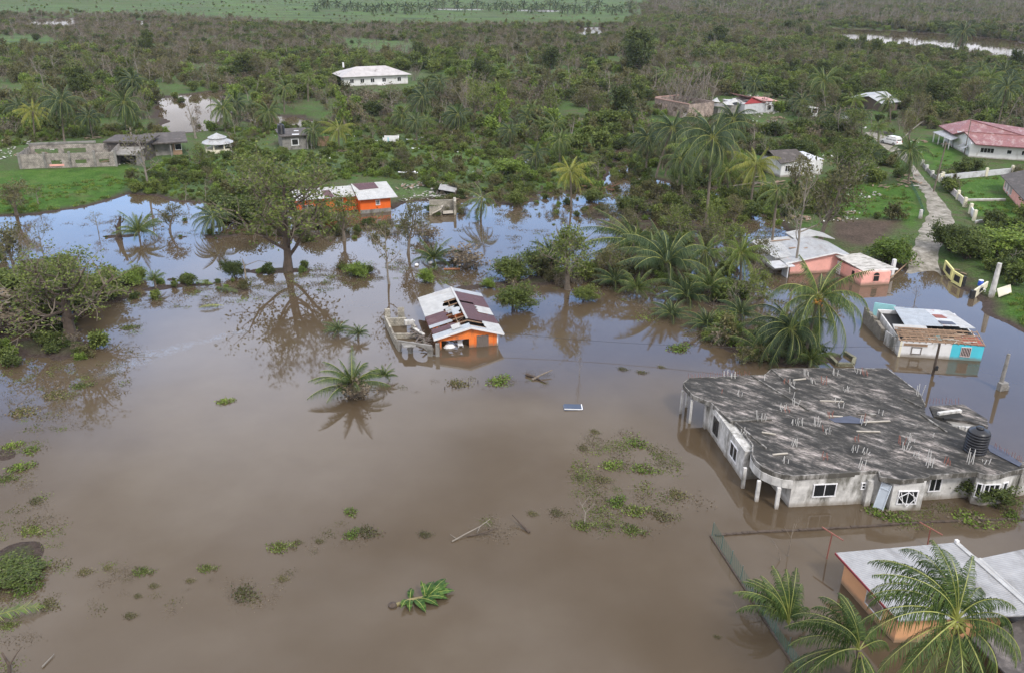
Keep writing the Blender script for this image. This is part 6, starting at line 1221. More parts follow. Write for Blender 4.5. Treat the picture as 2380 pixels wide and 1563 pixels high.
# 15 grey-roofed shed
H16 = House('grey_roofed_house', (1975,250), (2044,262), 'brown-walled house with buckled pale grey roof deep in the trees', 'house', .7); W16 = H16.W
mb = MB(); mb.prism([(0,0),(W16,0),(W16,7),(0,7)], -.5, 2.6); n0 = len(mb.v); mb.v += [(0,-.01,2.6),(W16,-.01,2.6),(W16*.6,-.01,3.9)]; mb.f.append((n0,n0+1,n0+2)); mb.m.append(0); H16.part('wall', mb, surf('brown_wall', (.13, .10, .085), .85, .2, 1))
mb = MB(); mb.slab([(-.8,-.6,2.6),(W16*.6,-.6,4.0),(W16*.5,7.5,4.8),(-1.2,7.5,3.6)], .1); mb.slab([(W16*.6,-.6,4.002),(W16+.6,-.6,2.5),(W16+.6,7.5,2.6),(W16*.5,7.5,4.802)], .1); H16.part('roof', mb, TIN_WY)
# 16 grey white house behind the palms
H17 = House('grey_white_house', (1812,412), (1908,406), 'low white house with dark shingle roof and barred window behind palms', 'house', .6); W17 = H17.W
mb = MB(); mb.prism([(0,0),(W17,0),(W17,7),(0,7)], -.5, 2.9); n0 = len(mb.v); H17.part('wall', mb, WHITE)
mb = MB(); mb.slab([(-.8,-.8,2.85),(W17*.7,.6,3.0),(W17*.6,4,4.4),(-.6,4,4.4)], .12); mb.slab([(-.6,4,4.402),(W17*.6,4,4.402),(W17*.7,7.8,2.9),(-.8,7.8,2.9)], .12); H17.part('roof', mb, SHINGLE)
mb = MB(); mb.slab([(W17*.7,.2,3.02),(W17*1.03,.2,2.95),(W17*1.03,7.4,3.1),(W17*.7,7.4,3.1)], .12); H17.part('flat_roof', mb, GREYW)
H17.window((W17*.70, 0, 1.5), -90, 1.5, 1.3, nx=4, ny=3, fr=.09); H17.window((W17*.15, 0, 1.6), -90, 1.0, 1.2, nx=2)
# 17 far orange house
zo = .3; H18 = House('far_orange_house', (838,493), (908,487), 'bright orange house with patchy white tin roof at the shore', 'house', zo); W18 = H18.W
mb = MB(); mb.prism([(0,0),(W18,0),(W18,8),(0,8)], -.5, 2.25); mb.prism([(-9.5,2.2),(-.01,2.2),(-.01,8),(-9.5,8)], -.5, 2.25); H18.part('wall', mb, ORANGE2)
mb = MB(); mb.prism([(-.05,-.08),(W18+.05,-.08),(W18+.05,-.01),(-.05,-.01)], -.6, .3); H18.part('plinth', mb, CONC_G)
mb = MB(); mb.slab([(-.4,-.7,2.2),(W18+1.1,-.7,2.2),(W18+.6,5,3.55),(-.4,5,3.55)], .08); mb.slab([(-10.2,1.5,2.35),(-.4,1.5,2.35),(-.4,5,3.3),(-10.2,5,3.3)], .08); mb.slab([(-10.2,5,3.302),(-.4,5,3.302),(-.4,9,2.3),(-10.2,9,2.3)], .08); mb.slab([(-.4,5,3.552),(W18+.6,5,3.552),(W18+1,9,2.3),(-.4,9,2.3)], .08); H18.part('roof', mb, TIN_W)
mb = MB(); mb.slab([(W18*.1,2.6,3.03),(W18*.75,2.8,3.08),(W18*.7,4.9,3.57),(-.2,4.9,3.57)], .03); H18.part('roof_patch', mb, TIN_M); mb = MB(); mb.slab([(-5.2,1.7,2.45),(-3.8,1.7,2.45),(-4.2,4,3.06),(-5.6,4,3.06)], .03); H18.part('roof_patch', mb, TIN_M)
H18.window((W18*.58, 0, 1.35), -90, .6, .8, nx=2, fr=.09, glass=DARK); H18.window((-3.0, 2.2, 1.3), -90, 1.1, 1.1, nx=3, fr=.08, glass=DARK); H18.window((-8.0, 2.2, .9), -90, 1.4, .8, nx=3, ny=2, fr=.09)
# ------------------------------------------------------------------ vehicles
CARW = surf('white_car_paint', (.72, .72, .73), .25, .05, 1, bumps=0); CARS = surf('silver_car_paint', (.32, .33, .35), .3, .15, 1, bumps=0); CARN = surf('navy_car_paint', (.035, .05, .085), .25, .1, 1, bumps=0)
TYRE = surf('tyre_rubber', (.02, .02, .02), .8, .1, 1, bumps=0); LAMPR = surf('red_lamp', (.4, .02, .02), .3, .05, 1, bumps=0); LAMPW = surf('clear_lamp', (.6, .6, .6), .2, .05, 1, bumps=0); RIM = surf('wheel_rim', (.4, .4, .42), .35, .1, 1, metal=.6, bumps=0)
def loft(mb, st, n=1):                        # stations: (y, z0, z1, half width bottom, half width top)
    rings = []
    for y, z0, z1, wb, wt in st:
        c = min(.10, (z1-z0)*.2); ring = [(-wb, y, z0), (wb, y, z0), (wb*1.0, y, z0+(z1-z0)*.5), (wt, y, z1-c), (wt-c*.9, y, z1), (-wt+c*.9, y, z1), (-wt, y, z1-c), (-wb*1.0, y, z0+(z1-z0)*.5)]; b = len(mb.v); mb.v += ring; rings.append(b)
    for a, b in zip(rings, rings[1:]):
        for k in range(8): k2 = (k+1) % 8; mb.f.append((a+k, a+k2, b+k2, b+k)); mb.m.append(mb.mi)
    mb.f.append(tuple(rings[0]+k for k in range(8))[::-1]); mb.f.append(tuple(rings[-1]+k for k in range(8))); mb.m += [mb.mi]*2
def car(name, loc, rz, paint, label, roofm=None, van=False):
    e_ = empty(name, loc, rz, label, 'car'); mb = MB(); L = 2.15
    loft(mb, [(-L, .38, .80, .74, .70), (-L+.12, .30, .95, .82, .78), (-1.2, .28, 1.0, .86, .82), (0, .28, 1.0, .86, .82), (1.1, .28, .98, .86, .80), (L-.25, .30, .82, .82, .74), (L, .38, .68, .74, .66)]); mb.build('body', paint, e_)
    mb = MB(); h = 1.75 if van else 1.48
    loft(mb, [(-L+.18, .93, h-.08, .76, .62), (-L+.5, .93, h, .78, .64), (.2, .93, h, .78, .64), (.55, .93, h-.08, .77, .62), (1.1, .93, 1.0, .74, .70)]); mb.build('cabin', paint if roofm is None else roofm, e_)
    if roofm: mb = MB(); mb.box((0, -.75, h+.005), (1.12, 2.2, .03)); mb.build('roof', roofm, e_); mb = MB(); mb.box((0, .42, h-.01), (1.2, .12, .06)); mb.box((.6,-.75,h-.02),(.1,2.3,.05)); mb.build('roof_trim', CARW, e_)
    for s in (-1, 1):
        for y0_, y1_ in ((-1.75, -1.0), (-.9, -.15), (-.05, .55)):
            mb = MB(); mb.poly([(s*.795, y0_, 1.0), (s*.795, y1_, 1.0), (s*(.685 if y1_ < .5 else .72), y1_ - (.12 if y1_ > .3 else 0), h-.14), (s*.685, y0_+.02, h-.14)][::s]); mb.build('side_window', GLASS, e_)
        for y in (-1.35, 1.3):
            mb = MB(); mb.lathe([(.2, -.11), (.32, -.1), (.34, 0), (.32, .1), (.2, .11)], n=18); mb.v = [(s*.76 + v[2], y + v[0], .33 + v[1]) for v in mb.v]; wh = mb.build('wheel', TYRE, e_); r_ = MB(); r_.lathe([(.19, -.115), (.19, .115)], n=14); r_.v = [(s*.765 + v[2], y + v[0], .33 + v[1]) for v in r_.v]; r_.build('rim', RIM, wh)
        mb = MB(); mb.box((s*.68, -L+.05, .78), (.2, .1, .28)); mb.build('tail_lamp', LAMPR, e_); mb = MB(); mb.box((s*.6, L-.08, .66), (.28, .1, .14)); mb.build('headlight', LAMPW, e_); mb = MB(); mb.box((s*.95, .75, 1.05), (.16, .1, .12)); mb.build('mirror', paint, e_)
    mb = MB(); mb.poly([(-.62, -L+.16, 1.02), (-.56, -L+.22, h-.14), (.56, -L+.22, h-.14), (.62, -L+.16, 1.02)]); mb.build('rear_window', GLASS, e_)
    mb = MB(); mb.poly([(-.66, 1.07, 1.04), (.66, 1.07, 1.04), (.56, .60, h-.12), (-.56, .60, h-.12)]); mb.build('windscreen', GLASS, e_)
    mb = MB(); mb.box((0, -L-.02, .45), (1.5, .14, .2)); mb.build('bumper', paint, e_); mb = MB(); mb.box((0, -L-.03, .66), (.5, .03, .12)); mb.build('number_plate', CREAM, e_); return e_
p = P(2068, 338, .65); p.z = gh(p.x, p.y) + .02; c_ = car('parked_car', p, R(28), CARW, 'white hatchback parked on the gravel track with its rear to us', van=True); c_.scale = (1.12,)*3
p = P(2034, 416, .6); p.z = gh(p.x, p.y) - .05; c_ = car('wrecked_car', p, R(-62), CARS, 'damaged silver car under torn branches on the lawn'); c_.rotation_euler = (R(3), R(-4), R(-62))
p = P(1321, 950, 0); c_ = car('sunken_car', p + Vector((.9, .35, -1.30)), R(-88), CARW, 'sunken car with only its dark blue roof above the flood', roofm=CARN); c_.rotation_euler = (R(-2), R(1), R(-88)); c_.scale = (.8, .72, .95)
p = P(1877, 274, .7); p.z = gh(p.x, p.y); e_ = empty('box_van', p, R(20), 'white van half hidden in scrub beside the red gabled wreck', 'van'); mb = MB(); loft(mb, [(-2.4,.4,1.3,1.0,.98),(2.4,.4,1.3,1.0,.98)]); mb.build('body', CARW, e_); mb = MB(); mb.box((0,0,2.55),(2.0,4.8,.12)); mb.build('roof', CARW, e_)
mb = MB(); mb.box((0,.1,1.9),(1.75,4.4,1.19)); mb.build('window', GLASS, e_)
for x, y in ((-.93,-2.3),(.93,-2.3),(-.93,2.3),(.93,2.3),(-.93,.4),(.93,.4)): mb = MB(); mb.box((x, y, 1.9), (.16, .16, 1.2)); mb.build('pillar', CARW, e_)
for x in (-.85, .85):
    for y in (-1.5, 1.5): mb = MB(); mb.lathe([(.4, -.12), (.42, 0), (.4, .12)], n=16); mb.v = [(x + v[2], y + v[0], .42 + v[1]) for v in mb.v]; mb.build('wheel', TYRE, e_)
# ------------------------------------------------------------------ fences, walls, poles
m, t, b = newmat('green_mesh'); wv = t.nodes.new('ShaderNodeTexWave'); wv.inputs['Scale'].default_value = 5; tcx = t.nodes.new('ShaderNodeTexCoord'); t.links.new(tcx.outputs['Object'], wv.inputs[0]); b.inputs['Base Color'].default_value = (.06, .17, .13, 1); b.inputs['Roughness'].default_value = .6
al = ramp(t, wv.outputs[1], [(.3, (.18,)*3), (.8, (.5,)*3)]); t.links.new(al, b.inputs['Alpha']); GMESH = m
FP = [(1651,1245),(1742,1385),(1805,1486),(1858,1566)]; fp = [P(x, y) for x, y in FP]; fe = empty('chain_link_fence', fp[0], 0, 'sagging green mesh fence running out of the flood beside three palms', 'fence'); o_ = fp[0]
mb = MB(); hs = [1.25, 1.0, .75, .9]
for i in range(3):
    for k in range(6):
        a = fp[i].lerp(fp[i+1], k/6) - o_; b_ = fp[i].lerp(fp[i+1], (k+1)/6) - o_; ha = hs[i]+(hs[i+1]-hs[i])*k/6; hb = hs[i]+(hs[i+1]-hs[i])*(k+1)/6; lean = Vector((.12, 0, 0)); mb.poly([a+Vector((0,0,-.3)), b_+Vector((0,0,-.3)), b_+Vector((0,0,hb))+lean, a+Vector((0,0,ha))+lean])
mb.build('mesh_panel', GMESH, fe); mb = MB()
for a, b_ in zip(fp, fp[1:]): mb.beam(a-o_+Vector((0,0,.02)), b_-o_+Vector((0,0,.02)), .16, .14)
mb.build('kerb', BARK_D, fe)
for k in range(9): q = (fp[0].lerp(fp[1], k/4) if k <= 4 else fp[1].lerp(fp[3], (k-4)/4)) - o_; mb = MB(); mb.tube([q+Vector((.08,.05,-.5)), q+Vector((.14,.05,1.2))], .028, 6); mb.build('post', surf('fence_post', (.10,.14,.13), .6) if k == 0 else MATS['fence_post'], fe)
ln = [(1662,1243),(1760,1236),(1912,1229),(2040,1221),(2146,1213.5),(2260,1209),(2420,1204)]; fe = empty('low_block_wall', P(*ln[0]), 0, 'low dark block wall barely above the flood in front of the concrete house', 'wall'); o_ = P(*ln[0]); mb = MB(); rng = random.Random(3)
for a, b_ in zip(ln, ln[1:]):
    for k in range(8): A = P(*a).lerp(P(*b_), k/8)-o_; B = P(*a).lerp(P(*b_), (k+1)/8)-o_; mb.beam(A+Vector((0,0,rng.uniform(-.02,.06))), B+Vector((0,0,rng.uniform(-.02,.06))), .2, .16)
mb.build('blocks', BARK_D, fe)
for (bx, by, tx, ty, l0, r0, lab) in ((1920,1297,1933,1240,(1918,1223),(1952,1256),'rusty T-shaped clothes pole in the flood, the one nearer the mesh fence'),(2156,1268,2161.6,1228,(2146,1210),(2185,1245),'rusty T-shaped clothes pole standing above the pale roof edge')):
    p = P(bx, by); q = Pd(tx, ty, p.y); e_ = empty('clothes_pole', p, 0, lab, 'pole'); mb = MB(); mb.tube([(0,0,-1), (q.x-p.x, 0, q.z)], .05, 8); mb.build('upright', RUSTY, e_); mb = MB(); c0_ = Vector((q.x-p.x, 0, q.z+.05)); mb.tube([c0_+Vector((-.45,.75,0)), c0_+Vector((.5,-.75,0))], .05, 8); mb.build('crossbar', RUSTY, e_)
def pole(bx, by, tx, ty, r, mat, name, label, cat='pole', z=0.0, extra=None):
    p = G(bx, by); q = Pd(tx, ty, p.y); e_ = empty(name, p, 0, label, cat); mb = MB(); mb.tube([(0,0,-1), (q.x-p.x, 0, q.z-p.z)], [r*1.2, r*.85], 8); mb.build('shaft', mat, e_); return e_, Vector((q.x-p.x, 0, q.z-p.z))
e_, tp = pole(2167,872,2183.5,797,.13,BARK_D,'utility_pole','dark wooden pole rising from the flood in front of the turquoise house'); mb = MB(); mb.box((.12,-.1,tp.z*.25),(.3,.25,.45)); mb.build('meter_box', DARK, e_)
e_, tp = pole(2168,446,2199,330,.13,BARK,'utility_pole','leaning bare utility pole at the edge of the gravel road'); mb = MB(); mb.beam(tp+Vector((-.9,0,-.4)), tp+Vector((.9,0,-.4)), .12); mb.build('crossarm', BARK, e_)
e_, tp = pole(2302,690,2323,612,.32,CONC,'concrete_post','thick leaning concrete post beside the blue tarpaulin','post'); e_, tp = pole(2322,903,2344,822,.19,CONC_G,'concrete_post','broken pale concrete post in the flood right of the turquoise house','post'); mb = MB(); mb.box((.1,-.2,.35),(.9,.5,.9),.3); mb.box((.55,-.1,.2),(.4,.4,.5)); mb.build('rubble_base', CONC_G, e_)
pole(2240,360,2258,270,.09,BARK,'utility_pole','thin grey pole in front of the red roofed house wall'); 
def bwall(pts, h, label, mat, name='boundary_wall', z=.6, pillars=True, t=.18, pm=None):
    w_ = [G(*q) for q in pts]; o_ = w_[0].copy(); e_ = empty(name, o_, 0, label, 'wall'); mb = MB()
    for a, b_ in zip(w_, w_[1:]): d = (b_-a).to_2d(); n_ = Vector((-d.y, d.x)).normalized()*t; A = a-o_; B = b_-o_; mb.prism([(A.x,A.y),(B.x,B.y),(B.x+n_.x,B.y+n_.y),(A.x+n_.x,A.y+n_.y)], [A.z-.5,B.z-.5,B.z-.5,A.z-.5], [A.z+h,B.z+h,B.z+h,A.z+h])
    mb.build('wall_panel', mat, e_)
    if pillars:
        for q in w_: mb = MB(); mb.box((q.x-o_.x, q.y-o_.y, q.z-o_.z+h/2), (.45, .45, h+1.1)); mb.build('pillar', pm or CREAM, e_)
bwall([(2188,420),(2290,410),(2350,404)],1.1,'white boundary wall with square pillars behind the mown lawn',GREYW); bwall([(2184,424),(2205,446),(2224,464),(2240,481)],1.1,'pale pink-grey boundary wall following the gravel road bend',surf('pinkish_render',(.55,.50,.50),.8)); bwall([(2237,469),(2290,468),(2336,468)],.45,'low white wall dividing the two mown lawns',WHITE,pillars=False); bwall([(2253,497),(2262,513)],1.2,'short stub of white wall with tall pillars by the lower lawn',WHITE); bwall([(2266,520),(2300,516)],.5,'low broken white wall at the scrub edge below the lawns',WHITE,pillars=False)
bwall([(2018,308),(2074,314)],.6,'grey wall behind the white parked hatchback',CONC_G,pillars=False); bwall([(2142,386),(2152,398),(2165,412),(2178,420)],.7,'dark broken picket wall beside the upper gravel road',CONC_G,pillars=True,pm=CONC); bwall([(1938,271),(1972,282)],1.0,'short pale wall deep in the trees right of the white van',GREYW,pillars=False)
bwall([(2115,430),(2135,470),(2146,500)],.8,'thin mesh garden fence between the lawn and the gravel road',GMESH,'garden_fence',pillars=False,t=.03); pole(2138,508,2141,488,.3,CONC,'gate_pillar','short stone gate pillar on the lawn beside the gravel road','pillar'); pole(2072,502,2073,492,.25,CONC,'gate_pillar','small stone pillar at the corner of the tilled plot','pillar')
# yellow pierced wall panels by the road end
e_ = empty('pierced_wall', P(2190,628), 0, 'yellow and black pierced wall panels tilting by the drowned road end', 'wall')
o_ = P(2190,628)
for (a, b_) in (((2190,630),(2208,652)),((2209,655),(2230,668))):
    A, B = P(*a)-o_, P(*b_)-o_; d = (B-A); L_ = d.length; u = d.normalized(); mb = MB(); z1 = 1.55
    def pan(s0, s1, z0, z1_, th, off): n_ = Vector((u.y, -u.x, 0)); p0 = A+u*(s0*L_)+n_*off; p1 = A+u*(s1*L_)+n_*off; mb.prism([(p0.x,p0.y),(p1.x,p1.y),(p1.x-n_.x*th,p1.y-n_.y*th),(p0.x-n_.x*th,p0.y-n_.y*th)], z0, z1_)
    pan(0,1,-.5,.35,.2,0); pan(0,1,1.25,z1,.2,0); pan(0,.18,.352,1.248,.2,0); pan(.82,1,.352,1.248,.2,0); mb.build('panel', YELLOW, e_); mb = MB(); pan(.185,.815,.36,1.24,.06,-.06); pan(.3,.4,.5,1.1,.05,-.0) ; mb.build('pierced_block', BLACKP, e_)
mb = MB(); A = P(2233,668)-o_; mb.box((A.x+.15, A.y+.2, .5), (.5, .5, 1.9), .4); mb.build('end_pillar', BLACKP, e_)
e_ = empty('pierced_wall', P(2262,694), 0, 'cream wall stub with dark square hole at the lawn corner', 'wall'); o_ = P(2262,694); A = P(2292,674)-o_; mb = MB(); d = A.normalized(); n_ = Vector((-d.y, d.x, 0))*.2; mb.prism([(0,0),(A.x,A.y),(A.x+n_.x,A.y+n_.y),(n_.x,n_.y)], -.5, 1.15); mb.build('panel', CREAM, e_); mb = MB(); q0, q1 = A*.35, A*.65; k = Vector((d.y,-d.x,0))*.02; mb.prism([(q0.x+k.x,q0.y+k.y),(q1.x+k.x,q1.y+k.y),(q1.x-k.x,q1.y-k.y),(q0.x-k.x,q0.y-k.y)], .4, .85); mb.build('opening', BLACKP, e_); mb = MB(); mb.box((-.2,.1,.3),(.5,.5,1.5)); mb.build('end_pillar', BLACKP, e_)
e_ = empty('barrel', P(2276,668), 0, 'blue barrel behind the cream wall stub', 'barrel'); mb = MB(); mb.lathe([(.3,0),(.32,.3),(.3,.33),(.32,.6),(.29,.95)], n=16); mb.build('drum', BLUE_T, e_, True); mb = MB(); mb.lathe([(.31,.95),(.31,1.0),(.05,1.02)], n=16); mb.build('lid', PLASTIC_W, e_)
mb = MB(); q = [P(x, y, .9) for x, y in ((2318,664),(2348,660),(2352,672),(2338,682),(2322,682))]; mb.slab([(p.x, p.y, .5+.35*(i % 2)) for i, p in enumerate(q)], .12); tag(mb.build('mattress', CREAM), 'pale bent sheet lying beside the leaning concrete post', 'sheet')
mb = MB(); rng = random.Random(6); c0_ = P(2378,645,.8); n = 6
for i in range(n):
    for j in range(n): mb.v.append((c0_.x-1.2+i*.5, c0_.y-1.4+j*.55, .5 + 1.1*math.sin(math.pi*i/(n-1))*math.sin(math.pi*j/(n-1)) + rng.uniform(-.2,.25)))
for i in range(n-1):
    for j in range(n-1): mb.f.append((i*n+j, (i+1)*n+j, (i+1)*n+j+1, i*n+j+1)); mb.m.append(0)
tag(mb.build('tarpaulin', BLUE_T), 'bright blue crumpled tarpaulin at the right edge by the lawn', 'tarpaulin')
A, B = world(H2, (W2, 0, 1.5)), Pd(2183, 799, P(2167,872).y); mb = MB(); mb.tube([A.lerp(B, k/14) + Vector((0, 0, -2.2*(1-(2*k/14-1)**2)*.45)) for k in range(15)], .022, 4); tag(mb.build('power_line', BLACKP), 'thin dark cable sagging over the flood from the orange house to the dark pole', 'cable')
# square block pit in the water
e_ = empty('block_pit', P(1925,832), 0, 'small square of mossy blocks in the water behind the concrete house', 'wall'); o_ = P(1925,832); MOSS = blocks('mossy_blocks', (.22,.21,.14), (.10,.10,.06)); c4 = [P(x,y)-o_ for x, y in ((1922,827),(1945,849),(1980,850),(1985,836),(1962,822))]; mb = MB()
for a, b_ in zip(c4, c4[1:]): mb.beam(a+Vector((0,0,-.1)), b_+Vector((0,0,-.1)), .35, .9)
mb.build('blocks', MOSS, e_)
# ------------------------------------------------------------------ floating and stranded things
def weedmesh(seed, n, spread, m):
    rng = random.Random(seed); mb = MB(); cs = [(rng.gauss(0, spread*.42), rng.gauss(0, spread*.28)) for _ in range(7)]
    for i in range(n):
        cx_, cy_ = rng.choice(cs); x, y = cx_+rng.gauss(0, spread*.26), cy_+rng.gauss(0, spread*.22); p = Vector((x, y, rng.uniform(-.03, .16)*rng.random())); mb.mi = 0 if rng.random() < .72 else 1; leafquad(mb, p, (rng.gauss(0,.8), rng.gauss(0,.8), rng.uniform(-.1, .8)), rng.uniform(.08,.22), .10, rng)
    return mb.mesh('leaves', [m, L_BROWN])
WEED = [weedmesh(1, 480, .75, L_LIGHT), weedmesh(2, 420, .9, L_MID), weedmesh(3, 260, .9, L_OLIVE), weedmesh(4, 480, .7, L_LIGHT)]
def weed(x, y, r, k, label, group='weed clumps in the flood'):
    o = obj('weed_clump', WEED[k], None, G(x, y) + Vector((0, 0, .01))); s = r*mpp(x, y)*1.15; o.scale = (s, s*1.3, min(s, 1.3)*.9); o.rotation_euler = (0, 0, x*.7 % 6.28*0 + (x % 7)*.12 - .4); tag(o, label, 'weed clump', group)
WL_ = [(525,932,22,0,'lone green weed clump in the open middle of the flood'),(812,1188,22,3,'green weed clump, upper one of two below the lone young palm'),(818,1240,24,0,'green weed clump, lower one of two below the lone young palm'),(850,1238,28,2,'twiggy grey weeds joined to the lower of two green clumps'),
 (650,1268,28,1,'dark elongated weed clump left of the two green clumps'),(690,1260,12,2,'small weed tuft touching the dark elongated clump'),(985,1243,17,2,'sparse brown weeds left of the pale floating branch'),(480,1318,20,1,'upright dark weeds amid the lower left scatter'),(562,1382,34,2,'widest dark weed scatter above the lower left water'),(332,1325,22,1,'green dark weed clump in the row left of the upright weeds'),
 (195,1330,18,2,'grey weed clump at the left of the lower weed row'),(248,1320,12,2,'small grey tuft second in the lower weed row'),(300,1432,16,2,'brown weed tuft nearest the drowned forked trunk'),(355,1362,13,2,'thin brown tuft under the green dark weed clump'),(318,1385,11,2,'tiny reddish tuft under the lower weed row'),(78,1230,26,1,'leafy weed clump above the vine-covered brush heap'),(80,1165,18,2,'grey weed patch above the leafy clump at the left edge'),
 (65,1368,34,0,'bright green weed mat just below the vine-covered brush heap'),(108,1408,26,2,'grey weed fringe right of the bright green mat'),(20,1450,18,1,'dark weed knot below the palm frond at the left edge'),(30,1034,24,0,'bright round weed mound at the left edge, upper one'),(70,1045,24,3,'bright round weed mound beside the upper left-edge mound'),(50,1085,32,0,'long weed strip trailing under the bright left-edge mounds'),(18,1110,20,1,'dim weed mat at the end of the trailing left-edge strip'),
 (1478,1030,28,3,'bright weed mound at the top of the near debris patch'),(1422,1080,28,0,'green weed mat at the upper left of the debris patch'),(1380,1003,13,2,'small grey weed tuft above the debris patch'),(1395,1115,20,2,'weed mat at the left rim of the debris patch'),(1490,1090,32,3,'green weeds on the purple-brown debris patch'),(1352,1042,14,2,'loose weed tuft left of the bright mound'),(1345,1110,12,2,'tiny weed tuft at the outer left of the debris patch'),
 (1432,1165,30,0,'green weed mat at the lower left of the debris patch'),(1475,1183,32,1,'dark weed mat along the lower rim of the debris patch'),(1535,1200,28,2,'twiggy weed mat at the lower right of the debris patch'),(1470,1228,26,1,'dark weed strip below the debris patch'),(1355,1218,26,1,'leafy weeds at the foot of the drowned sapling'),(1412,1222,12,2,'weed tuft between the drowned sapling and the dark strip'),(1570,1150,26,2,'thin weed scatter at the right rim of the debris patch'),
 (1160,884,34,0,'weed patch on the submerged fence line under the crossed logs'),(1060,893,26,2,'thin dark weeds left along the submerged fence line'),(1290,1192,18,2,'weedy scrap along the drowned hedge line'),(1235,1194,14,2,'smaller weedy scrap right of the dark floating log'),(1490,866,13,2,'dark weed spot, middle one of three right of the orange house'),(1445,858,13,2,'dark weed spot, left one of three right of the orange house'),(1535,853,10,2,'dark weed spot, right one of three right of the orange house'),
 (1665,1480,9,2,'single dark tuft in open water left of the mesh fence'),(655,1346,13,2,'small dark tuft in open water between the weed scatter and the banana plant'),(1578,808,32,0,'leafy weed patch in the reflection of the palm thicket'),(2040,1190,40,3,'bright green weeds at the foot of the leaning pale board'),(2085,1206,34,3,'green weeds on the low dark block wall below the bent grille'),(2250,1206,48,3,'long bright green weed mat on the low dark wall by the bay window'),(2350,1198,26,0,'green weeds at the right end of the low dark wall'),
 (188,895,22,1,'dark weed clump in the left tree reflection'),(120,920,30,2,'lily-like leaf scatter in the left tree reflection'),(45,960,34,2,'weed scatter under the reflected left tree branches'),(300,760,18,1,'single dark leafed clump right of the muddy left bank'),(740,1258,12,2,'faint weed tuft right of the dark elongated clump'),(440,1350,12,2,'faint brown weeds under the upright weeds')]
for q in WL_: weed(*q)
def logthing(name, label, pts, r, mat, cat='log', forks=(), z=.05):
    w_ = [P(x, y, z + dz) for x, y, dz in pts]; mb = MB(); mb.tube(w_, [r*(1-.6*i/(len(w_)-1)) for i in range(len(w_))], 7)
    for f_ in forks: q = [P(x, y, z + dz) for x, y, dz in f_]; mb.tube(q, [r*.5, r*.25, r*.12][:len(q)], 5)
    tag(mb.build(name, mat), label, cat)
logthing('log', 'dark log lying flat under the crossed logs, pointing down', [(1222,869,.1),(1245,876,.1),(1268,889,.0)], .16, BARK_D); logthing('log', 'longer pale-ended log crossing over the dark log', [(1236,882,.0),(1258,870,.25),(1283,859,.45)], .13, BARK)
logthing('branch', 'pale forked dead branch floating in the brown water', [(1050,1257,.0),(1080,1240,.12),(1115,1222,.2),(1138,1205,.3)], .06, BARK_P, 'branch', [[(1115,1222,.2),(1108,1238,.1)],[(1130,1212,.25),(1140,1222,.1)],[(1060,1250,.05),(1046,1240,.2)]])
logthing('branch', 'dark mossy branches beside the pale floating branch', [(1085,1245,.0),(1120,1238,.08),(1155,1225,.05)], .06, BARK_D, 'branch', [[(1120,1238,.08),(1145,1240,.02)]])
logthing('log', 'dark short log slanting out of the flood right of the pale branch', [(1230,1236,.0),(1210,1216,.2),(1190,1195,.5)], .10, BARK_D)
logthing('branch', 'thin drowned sapling left of the debris patch', [(1358,1215,.0),(1360,1190,.5),(1345,1160,1.2)], .04, BARK_P, 'branch', [[(1360,1190,.5),(1382,1168,1.1)],[(1352,1175,.9),(1370,1150,1.4)]])
logthing('stump', 'brown broken stick standing in the water left of the big tree', [(572,655,.0),(568,620,1.5),(563,602,2.1)], .13, BARK, 'stump', [[(568,618,1.5),(600,606,1.6),(640,612,.8)]])
logthing('log', 'forked dark drowned trunk in the lower left corner', [(20,1575,.0),(22,1545,.5),(4,1515,1.1)], .14, BARK_D, 'log', [[(22,1545,.5),(38,1518,.9),(52,1500,1.2)]]); logthing('branch', 'short pale stick floating near the forked drowned trunk', [(98,1548,.03),(126,1518,.05)], .05, BARK_P, 'branch')
logthing('branch', 'bent dead twigs in the flood behind the mesh fence', [(1812,1300,.0),(1808,1275,.8),(1792,1250,1.2)], .04, BARK, 'branch'); logthing('branch', 'thin branched dead sapling near the low dark wall', [(1830,1290,.0),(1838,1250,1.3),(1845,1215,2.2)], .04, BARK, 'branch', [[(1838,1250,1.3),(1822,1222,2.0)],[(1840,1242,1.5),(1856,1205,2.5)]])
logthing('branch', 'arching thin stem left of the mesh fence', [(1765,1440,.0),(1715,1420,.5),(1703,1395,.9)], .03, BARK, 'branch')
for i, (x, y, lab) in enumerate(((1245,610,'white foam scrap on the debris line left of the olive shrub'),(1090,618,'white foam lump on the debris line behind the orange roof'),(968,617,'white bag caught on the debris line, left one'),(1000,612,'white bag caught on the debris line, second one'),(1050,626,'faded orange plank floating on the debris line'))):
    p = P(x, y, .05); mb = MB(); rng = random.Random(i)
    if i == 4: mb.beam(p+Vector((-1.1,0,.05)), p+Vector((1.1,.1,.05)), .5, .08); tag(mb.build('plank', ORANGE), lab, 'plank')
    else: mb.lathe([(.05,-.05),(.32,.05),(.28,.25),(.05,.36)], (p.x,p.y,0), 7); tag(mb.build('foam_scrap', PLASTIC_W, None, True), lab, 'litter')
